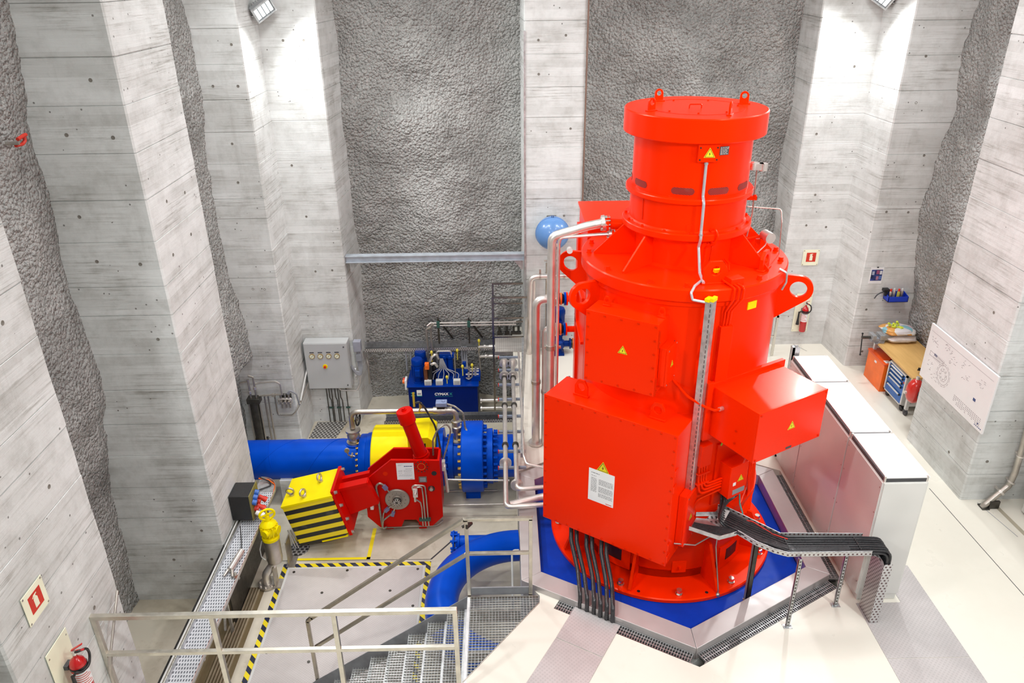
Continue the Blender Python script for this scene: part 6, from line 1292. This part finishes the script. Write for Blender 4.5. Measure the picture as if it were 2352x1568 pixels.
for x in (.80, 1.33): obj('pipe_hanger', MB().bx(x-.02, 15.70, 1.9, x+.02, 15.74, 2.06).cyl((x-.02, 15.72, 1.90), (x+.02, 15.72, 1.90), .072, n=18), STEELD, wp)
obj('upper_line', MB().tube([(.9, 15.9, 2.2), (1.56, 15.9, 2.2)], .02, 8), STEELD, wp)
tag(obj('upper_side_pipe', MB().tube([(.95, 15.9, 2.15), (.95, 15.9, .02)], .02, 8), STEELD), 'thin upright pipe on the middle pillar behind the cooling pipes', 'pipe')
# light blue expansion vessel
ev = thing('expansion_vessel', 'light blue ball-shaped expansion vessel on the middle pillar', 'vessel', (1.05, 15.58, 2.55))
obj('vessel_shell', MB().sphere((1.05, 15.56, 2.94), .36, 36, (1, .95, 1.0)), SKY, ev, smooth=60)
obj('vessel_seam', MB().lathe([(.355, -.008), (.366, -.008), (.366, .008), (.355, .008)], (1.05, 15.56, 2.94), (0, 1, .12), 40), SKY, ev)
obj('vessel_hook', MB().bx(1.02, 15.5, 3.28, 1.035, 15.53, 3.34).bx(1.055, 15.5, 3.28, 1.07, 15.53, 3.34), pm('hook_blue', (.03, .10, .30), .4), ev); obj('vessel_bracket', MB().bx(.95, 15.88, 2.6, 1.15, 15.985, 3.2), DGREY, ev, smooth=0)
obj('vessel_sticker', MB().cyl((1.13, 15.245, 2.78), (1.13, 15.235, 2.776), .04, n=16), WHITE, ev); obj('vessel_pipe', MB().tube([(1.05, 15.56, 2.6), (1.05, 15.56, 2.2), (1.05, 15.9, 2.15)], .02, 8, .05), STEELD, ev)
# two pumps
PUB = pm('pump_dark_blue', (.001, .02, .17), .38, 0, .06, 4, 0, 0, 60, .4, (.2, .4, 1))
def pump(lab, x, y):
    t = thing('circulation_pump', lab, 'pump', (x, y, 0), 'blue circulation pumps')
    obj('pump_base', MB().bx(x-.14, y-.14, 0, x+.14, y+.14, .05), PUB, t, bevel=.006)
    obj('pump_body', MB().lathe([(.12, .05), (.10, .10), (.15, .18), (.15, .32), (.10, .36), (.10, .46), (.13, .48), (.13, .50)], (x, y, 0), (0, 0, 1), 24), PUB, t)
    obj('pump_pipe', MB().cyl((x-.26, y, .25), (x+.26, y, .25), .07, n=18), PUB, t)
    for s_ in (-1, 1):
        f_ = obj('pump_flange', MB().cyl((x+s_*.26, y, .25), (x+s_*.29, y, .25), .125, n=24), PUB, t); obj('flange_gasket', MB().cyl((x+s_*.29, y, .25), (x+s_*.33, y, .25), .105, n=24), BLACK, f_); obj('mating_flange', MB().cyl((x+s_*.33, y, .25), (x+s_*.355, y, .25), .125, n=24), ORNG, f_)
    obj('pump_motor', MB().lathe([(.10, .50), (.13, .52), (.13, .60), (.145, .62), (.145, .98), (.155, 1.0), (.155, 1.08), (.13, 1.14), (.06, 1.16), (0, 1.16)], (x, y, 0), (0, 0, 1), 28), PUB, t)
    obj('motor_box', MB().bx(x-.06, y-.22, .72, x+.08, y-.13, .90), NAVY, t, bevel=.006); obj('motor_plate', MB().bx(x-.04, y-.225, .76, x+.03, y-.22, .84), WHITE, t, smooth=0)
    return t
pump('nearer blue circulation pump on the floor behind the cooling pipes', 1.22, 15.72)
pump('farther blue circulation pump partly hidden by the red cooler', 2.15, 16.3)
tag(obj('cooler_drain', MB().tube([(1.10, 11.6, 1.65), (1.16, 11.5, 1.30), (1.18, 11.4, .98), (1.02, 11.4, .95), (1.02, 11.4, .70), (1.06, 11.4, .2), (1.06, 11.4, .01)], .022, 8, .05), GREY), 'dark grey bent pipe at the foot of the red cooler housing', 'pipe')

# ================================================================ LEFT SIDE AND STAIRS
TPL = perforated('perforated_tray_pale', (.72, .74, .78), 26., 15., .46, (.10, .11, .13), .3, .4, (0, 1), True)
lt = thing('perforated_cable_tray', 'long perforated cable tray running along the left pillars towards the blue pipe', 'cable tray', (-4.5, 9.0, -1.9))
obj('tray_floor', MB().bx(-4.66, 5.3, -.704, -4.30, 11.60, -.70), TPL, lt, smooth=0)
crv2 = [(-4.30-.18*(1-cos(rad(a)))*2, 11.60+.40*sin(rad(a))) for a in range(0, 91, 10)]
obj('tray_bend', MB().prism([(-4.66, 11.6)]+[(-4.30, 11.6)]+crv2[1:]+[(-4.70, 12.0), (-4.70, 11.6)], -.704, -.70), GALV, lt, smooth=0)
obj('outer_wall', MB().bx(-4.302, 5.3, -.704, -4.298, 11.60, -.63), TP, lt, smooth=0); obj('inner_wall', MB().bx(-4.664, 5.3, -.704, -4.66, 11.60, -.62), GALV, lt, smooth=0)
mb = MB()
for a, b in zip(crv2, crv2[1:]): mb.prism([a, b, (b[0]-.004, b[1]-.004), (a[0]-.004, a[1])], -.704, -.63)
obj('bend_wall', mb, GALV, lt, smooth=0)
obj('orange_cable', MB().tube([(-4.32, 5.4, -.685), (-4.32, 11.55, -.685), (-4.36, 11.82, -.685), (-4.52, 11.94, -.66), (-4.7, 11.96, -.64)], .012, 8, .1), ORNG, lt, label='orange cable along the tray edge')
obj('black_cable', MB().tube([(-4.69, 11.97, -.62), (-4.5, 11.9, -.66), (-4.42, 11.80, -.685), (-4.62, 11.65, -.68)], .012, 8, .08), BLACK, lt)
for x, m_ in ((-4.695, ALU), (-4.735, LGREY)): obj('side_conduit', MB().tube([(x, 5.3, -.66), (x, 10.75, -.66)], .014, 8), m_, lt)
obj('dark_edge', MB().bx(-4.76, 5.3, -.70, -4.755, 10.1, -.62), BLACK, lt, smooth=0)
for y in (7.8, 9.4): obj('tray_support', MB().bx(-4.62, y-.02, -1.895, -4.58, y+.02, -.704).bx(-4.66, y-.02, -.74, -4.30, y+.02, -.704), GALV, lt, smooth=0)
obj('tray_stand_panel', MB().bx(-4.64, 9.6, -1.895, -4.61, 11.9, -.76), DARKM, lt, smooth=0, label='dark steel panel under the tray')
obj('black_wire', MB().tube([(-4.62, 10.55, -.62), (-4.50, 10.2, -.66), (-4.42, 9.9, -.695)], .008, 6, .1), BLACK, lt)
tl = thing('steel_tool', 'small steel cylinder with a claw end lying on the perforated tray', 'tool', (-4.45, 9.6, -.70))
obj('tool_body', MB().cyl((-4.42, 9.95, -.645), (-4.47, 9.50, -.645), .05, n=18), STEEL, tl); obj('tool_claw', MB().tube([(-4.54, 9.40, -.674), (-4.50, 9.52, -.64), (-4.44, 9.50, -.64), (-4.40, 9.38, -.674)], .022, 8, .03).tube([(-4.38, 9.44, -.667), (-4.34, 9.36, -.667)], .03, 8), STEELD, tl)
sk = thing('socket_box', 'black power socket box with red and blue sockets on the left pillar', 'socket box', (-4.62, 10.9, -.61))
obj('box_shell', MB().bx(-4.79, 10.70, -.61, -4.44, 11.12, -.11), BLACK, sk, bevel=.008)
obj('front_frame', MB().bx(-4.44, 10.69, -.62, -4.425, 11.13, -.10), pm('olive_frame', (.22, .19, .05), .5), sk, smooth=0)
for k, (y, z, c_) in enumerate(((10.98, -.22, INKB), (10.88, -.25, INKB), (10.80, -.30, INKB), (10.98, -.42, SIGNR), (10.84, -.46, SIGNR))): obj('socket', MB().cyl((-4.43, y, z), (-4.36, y, z-.02), .05, n=16), pm('socket_blue', (.03, .12, .45), .4) if k == 0 else (bpy.data.materials['socket_blue'] if c_ is INKB else c_), sk, label='%s power socket' % ('blue' if c_ is INKB else 'red'))
for k, (y, z, m_) in enumerate(((11.04, -.36, SIGNR), (10.90, -.44, SIGNR), (10.78, -.50, WHITE))): obj('socket_plug', MB().cyl((-4.40, y, z), (-4.32, y-.0, z-.05), .04, n=14).cyl((-4.32, y, z-.05), (-4.27, y, z-.08), .05, n=14), m_, sk)
# stainless drain pump with yellow head
pmx, pmy = -4.42, 10.50
dpn = thing('drain_pump', 'upright stainless pump with a yellow head and handwheel in the floor channel', 'pump', (pmx, pmy, -1.9))
PC = lambda r_z, nm, m_: obj(nm, MB().lathe(r_z, (-4.13, pmy+.05, 0), (0, 0, 1), 24), m_, dpn)
PC([(.13, -1.36), (.14, -1.34), (.14, -.90), (.13, -.88)], 'pump_barrel', STEELD)
PC([(.15, -.89), (.15, -.84), (.10, -.82), (.10, -.78)], 'yellow_ring', YEL)
PC([(.09, -.82), (.13, -.78), (.15, -.70), (.12, -.62), (.14, -.58), (.10, -.52), (.05, -.50), (.04, -.40)], 'yellow_head', YEL)
for k in range(14): obj('head_rib', MB().bar((-4.13+.13*cos(k*.449), pmy+.05+.13*sin(k*.449), -.78), (-4.13+.13*cos(k*.449), pmy+.05+.13*sin(k*.449), -.60), .02, .05, (cos(k*.449), sin(k*.449), 0)), YEL, dpn)
obj('head_port', MB().cyl((-4.06, pmy+.05, -.70), (-3.96, pmy+.03, -.70), .08, n=16).cyl((-4.13, pmy-.05, -.68), (-4.17, pmy-.12, -.68), .07, n=16), YEL, dpn)
obj('handwheel', MB().tube([(-4.12+.115*cos(t), pmy+.04+.05*cos(t), -.37+.105*sin(t)) for t in [2*pi*i/24 for i in range(24)]], .02, 8, closed=True).bar((-4.23, pmy, -.40), (-4.01, pmy+.08, -.34), .03, .02).bar((-4.12, pmy+.04, -.47), (-4.12, pmy+.04, -.27), .03, .02), YEL, dpn, label='yellow handwheel')
obj('outlet_bend', MB().tube([(-4.13, pmy+.05, -1.36), (-4.20, pmy+.02, -1.50), (-4.30, pmy-.05, -1.62), (-4.31, pmy-.02, -1.86)], .075, 18, .12), STEEL, dpn)
obj('foot_flange', MB().cyl((-4.31, pmy-.02, -1.88), (-4.31, pmy-.02, -1.84), .17, n=28), STEELD, dpn); obj('barrel_flange', MB().cyl((-4.13, pmy+.05, -1.40), (-4.13, pmy+.05, -1.36), .13, n=24), STEELD, dpn)
for k in range(8): obj('flange_bolt', MB().hexbolt((-4.31+.135*cos(k*.785), pmy-.02+.135*sin(k*.785), -1.84), (0, 0, 1), .018, .03), STEEL, dpn)
obj('mount_plate', MB().bx(-4.16, 10.40, -1.895, -4.14, 10.58, -1.45).bx(-4.22, 10.38, -1.9, -4.06, 10.62, -1.885), STEELD, dpn, smooth=0); obj('mount_plate', MB().bx(-4.06, 10.95, -1.895, -4.04, 11.2, -1.35).bx(-4.10, 10.92, -1.9, -3.94, 11.24, -1.885), STEELD, dpn, smooth=0)
obj('signal_lead', MB().tube([(-4.30, pmy+.05, -.95), (-4.34, pmy, -1.10), (-4.33, pmy-.02, -1.25), (-4.26, pmy-.04, -1.30)], .010, 8, .05), LGREY, dpn)
tag(obj('round_grille', MB().cyl((-3.98, 11.42, -1.9), (-3.98, 11.42, -1.885), .20, n=32), PFL, smooth=0), 'round perforated floor cover half hidden behind the counterweight', 'floor plate')
for k in range(2): tag(obj('cover_handle', MB().tube([(-4.18+.05*k, 11.55, -1.55), (-4.03+.05*k, 11.42, -1.87)], .014, 8), STEEL), '%s of the two thin rods leaning at the round floor cover' % ('left' if k == 0 else 'right'), 'rod')
# ribbed channel in the floor
fcn = struct('trim_8', MB().bx(-4.88, 6.6, -1.9, -4.34, 10.42, -1.896), pm('channel_bed', (.17, .125, .06), .6), smooth=0)
RBM = pm('channel_rib', (.42, .35, .24), .45, .2, .08, 6)
for k in range(6):
    x = -4.70+.052*k; obj('channel_rib', MB().bx(x, 6.6, -1.896, x+.026, 10.40, -1.868), RBM, fcn, smooth=0)
tag(obj('strut_lever', MB().tube([(-4.72, 9.4, -1.85), (-4.73, 9.72, -1.05), (-4.73, 9.78, -.80)], .022, 8, .05).bx(-4.77, 9.62, -.95, -4.70, 9.80, -.76), GALV), 'slanted galvanised strut left of the perforated tray at the dark pillar', 'strut')
# --- stairs
GR = pm('grating_zinc', (.60, .62, .62), .38, .75, .1, 10)
st = thing('pit_stairs', 'steel grating stairs going down from the upper floor into the pit', 'stairs', (-1.6, 7.4, -1.9))
Y0, Y1 = 6.0, 8.15
def tread(x0, x1, z, nm='tread'):
    mb = MB(); n = int((Y1-Y0)/.045); m = 7
    for i in range(n+1): mb.bx(x0, Y0+i*.045-.0025, z-.028, x1, Y0+i*.045+.0025, z)
    for j in range(m): mb.bx(x0+(x1-x0)*j/m-.002, Y0, z-.024, x0+(x1-x0)*j/m+.002, Y1, z-.001)
    o = obj(nm, mb, GR, st, smooth=0)
    obj('tread_nosing', MB().bx(x1-.035, Y0, z-.03, x1, Y1, z+.003), pm('nosing_plate', (.74, .75, .76), .4, .4, .05, 30) if 'nosing_plate' not in bpy.data.materials else bpy.data.materials['nosing_plate'], o, smooth=0)
for k in range(1, 9): tread(-.58-.2925*k, -.58-.2925*(k-1)-.015, -.2235*k)
def dg(x): return 6.71+(8.03-6.71)*(x+.60)/1.03
mb = MB()
for i in range(24):
    x = -.58+.0435*i
    if x < .43: mb.bx(x-.0025, max(Y0, dg(x)+.01), -.032, x+.0025, Y1, -.002)
for j in range(48):
    y = Y0+.045*j
    if y > Y1: continue
    xe = min(.43, -.60+1.03*(y-6.71)/1.32-.01)
    if xe > -.57: mb.bx(-.58, y-.0025, -.028, xe, y+.0025, -.003)
obj('landing_grating', mb, GR, st, smooth=0)
obj('landing_nosing', MB().bx(-.585, Y0, -.035, -.545, Y1, .001), bpy.data.materials['nosing_plate'], st, smooth=0)
obj('landing_frame', MB().bx(-.58, Y1, -.06, .42, Y1+.012, .003).bar((.425, 8.02, -.02), (-.59, 6.72, -.02), .012, .05), STEELD, st, smooth=0)
obj('landing_bearer', MB().bx(-.55, 7.9, -.20, .17, 7.95, -.035).bx(-.55, 7.2, -.20, -.25, 7.25, -.035), STEELD, st, smooth=0)
obj('stringer', MB().prism([(-.58, .01), (-.52, -.28), (-3.25, -2.3+.12), (-3.25, -1.9), (-2.93, -1.62)], -.006, .006, mtx((0, Y1+.012, 0), (1, 0, 0), (0, 0, 1), (0, -1, 0))), pm('stringer_grey', (.30, .31, .33), .45, .4, .1, 6), st, smooth=0)
STW = bpy.data.materials['stringer_grey']
obj('stringer', MB().prism([(-.58, .01), (-.52, -.28), (-3.25, -2.18), (-3.25, -1.9), (-2.93, -1.62)], -.006, .006, mtx((0, Y0-.012, 0), (1, 0, 0), (0, 0, 1), (0, -1, 0))), STW, st, smooth=0)
RL = pm('railing_brushed', (.60, .56, .48), .34, 1., .1, 7)
fr = thing('stair_railing', 'square tube railing along the landing and down the far side of the pit stairs', 'railing', (-1.3, 8.2, -1.9))
YR = 8.20; h2 = .05
def sqb(a, b, s_=.05, nm='rail', par=None): return obj(nm, MB().bar(a, b, s_, s_), RL, par, smooth=0, bevel=.004)
sqb((-.60, YR, 1.345), (.335, YR, 1.345), nm='top_rail', par=fr); sqb((-.58, YR, .755), (.29, YR, .755), .045, 'mid_rail', fr)
sqb((-.56, YR, -.10), (-.56, YR, 1.345), nm='post', par=fr); sqb((.31, YR, -.10), (.31, YR, 1.345), nm='post', par=fr)
obj('toe_board', MB().bx(-.54, YR-.01, .005, .29, YR+.01, .135), STW, fr, smooth=0)
sqb((-.58, YR, 1.345), (-2.85, YR, -.385), nm='sloping_rail', par=fr); sqb((-.58, YR, .74), (-2.86, YR, -.96), .045, 'sloping_mid_rail', fr)
sqb((-2.83, YR, -.36), (-2.92, YR, -.45), .05, 'rail_bend', fr); sqb((-2.91, YR, -.43), (-2.91, YR, -1.895), nm='post', par=fr)
obj('rail_bracket', MB().cyl((-.56, YR-.03, 1.24), (-.50, YR+.06, 1.24), .035, n=12).cyl((-.50, YR+.06, 1.24), (-.62, YR+.02, 1.20), .02, n=8), DARKM, fr)
f2 = thing('gallery_railing', 'square tube railing along the near edge of the pit at the bottom of the photo', 'railing', (-2.7, 6.58, 0))
YN = 6.57; RL2 = pm('railing_pale', (.66, .63, .55), .36, 1., .08, 7); RL = RL2
sqb((-4.80, YN, 1.36), (-.60, YN, 1.36), .058, 'top_rail', f2); sqb((-4.78, YN, .78), (-.63, YN, .78), .05, 'mid_rail', f2)
for x in (-4.77, -3.42, -2.02, -.625): sqb((x, YN, 0), (x, YN, 1.335), .055, 'post', f2)
# --- signs and extinguisher on the near left pillar
ML = mtx((-4.788, 5.875, 2.30), (0, 1, 0), (0, 0, 1), (1, 0, 0))
fire_sign('square fire extinguisher sign on the near left pillar', ML, .36)
ML2 = mtx((-4.788, 5.93, .78), (0, 1, 0), (0, 0, 1), (1, 0, 0))
extinguisher('red fire extinguisher with looped black hose on the near left pillar', ML2, .64, .085, (.40, .95), .14, True, 'cream backing board behind the fire extinguisher on the near left pillar')
tag(obj('pillar_pipe', MB().tube([(-4.74, 6.45, -.4), (-4.74, 6.50, .55), (-4.72, 6.55, .72), (-4.72, 7.05, 1.30)], .016, 8, .06).cyl((-4.72, 6.52, .66), (-4.72, 6.58, .76), .028, n=10), STEELD), 'thin steel pipe up the near left pillar beside the railing', 'pipe')
# --- red shackle on the rough wall, floodlights
sh = thing('red_shackle', 'small red lifting shackle on the rough wall at the upper left', 'shackle', (-5.860, 9.544, 6.173))
s0 = V((-5.860, 9.544, 6.173))
obj('shackle_bow', MB().tube([s0+V((0, -.12, -.04)), s0+V((0, .02, -.05)), s0+V((.01, .07, -.02)), s0+V((.01, .08, .03))], .022, 10, .03).tube([s0+V((.03, -.10, .03)), s0+V((.03, .04, .05)), s0+V((.03, .09, .05))], .022, 10), SIGNR, sh)
obj('shackle_pin', MB().cyl(s0+V((-.10, -.14, -.01)), s0+V((.05, -.12, -.01)), .022, n=12), STEELD, sh)
def flood(lab, p, tgt, rl):
    p, tgt = V(p), V(tgt); d = (tgt-p).normalized(); x, y, z_ = frame(d, (0, 0, 1)); M = mtx(p, x, y, z_) @ Matrix.Rotation(rad(rl), 4, 'Z')
    t = thing('floodlight', lab, 'floodlight', p, 'floodlights high on the corner pillars')
    obj('lamp_body', MB().bx(-.21, -.17, -.08, .21, .17, .0, M), pm('lamp_grey', (.30, .31, .32), .45, .4), t, bevel=.008)
    for k in range(8): obj('heat_fin', MB().bx(-.17+.048*k, -.15, -.15, -.16+.048*k, .15, -.08, M), bpy.data.materials['lamp_grey'], t, smooth=0)
    fr_ = obj('lamp_frame', MB().ringp([(-.22, -.18), (.22, -.18), (.22, .18), (-.22, .18)], [(-.19, -.15), (.19, -.15), (.19, .15), (-.19, .15)], 0, .03, M), GALV, t, smooth=0)
    m, tr, b = nt('led_panel'); b.inputs['Base Color'].default_value = (.8, .85, .85, 1); b.inputs['Emission Color'].default_value = (.85, .97, 1, 1); b.inputs['Emission Strength'].default_value = 1.0
    for i in range(4): obj('led_panel', MB().bx(-.18+.092*i, -.13, .0, -.105+.092*i, .13, .012, M), m, fr_, smooth=0)
    obj('yoke', MB().bar(M @ V((-.24, 0, -.03)), M @ V((-.24, .0, -.26)), .03, .012).bar(M @ V((.24, 0, -.03)), M @ V((.24, 0, -.26)), .03, .012).bar(M @ V((-.25, 0, -.26)), M @ V((.25, 0, -.26)), .03, .012), GALV, t)
flood('floodlight high on the back left corner pillar', (-4.42, 15.68, 7.34), (-.8, 12.6, 4.2), 40)
flood('floodlight high on the back right corner pillar', (7.22, 15.7, 7.44), (3.6, 12.6, 4.2), -40)
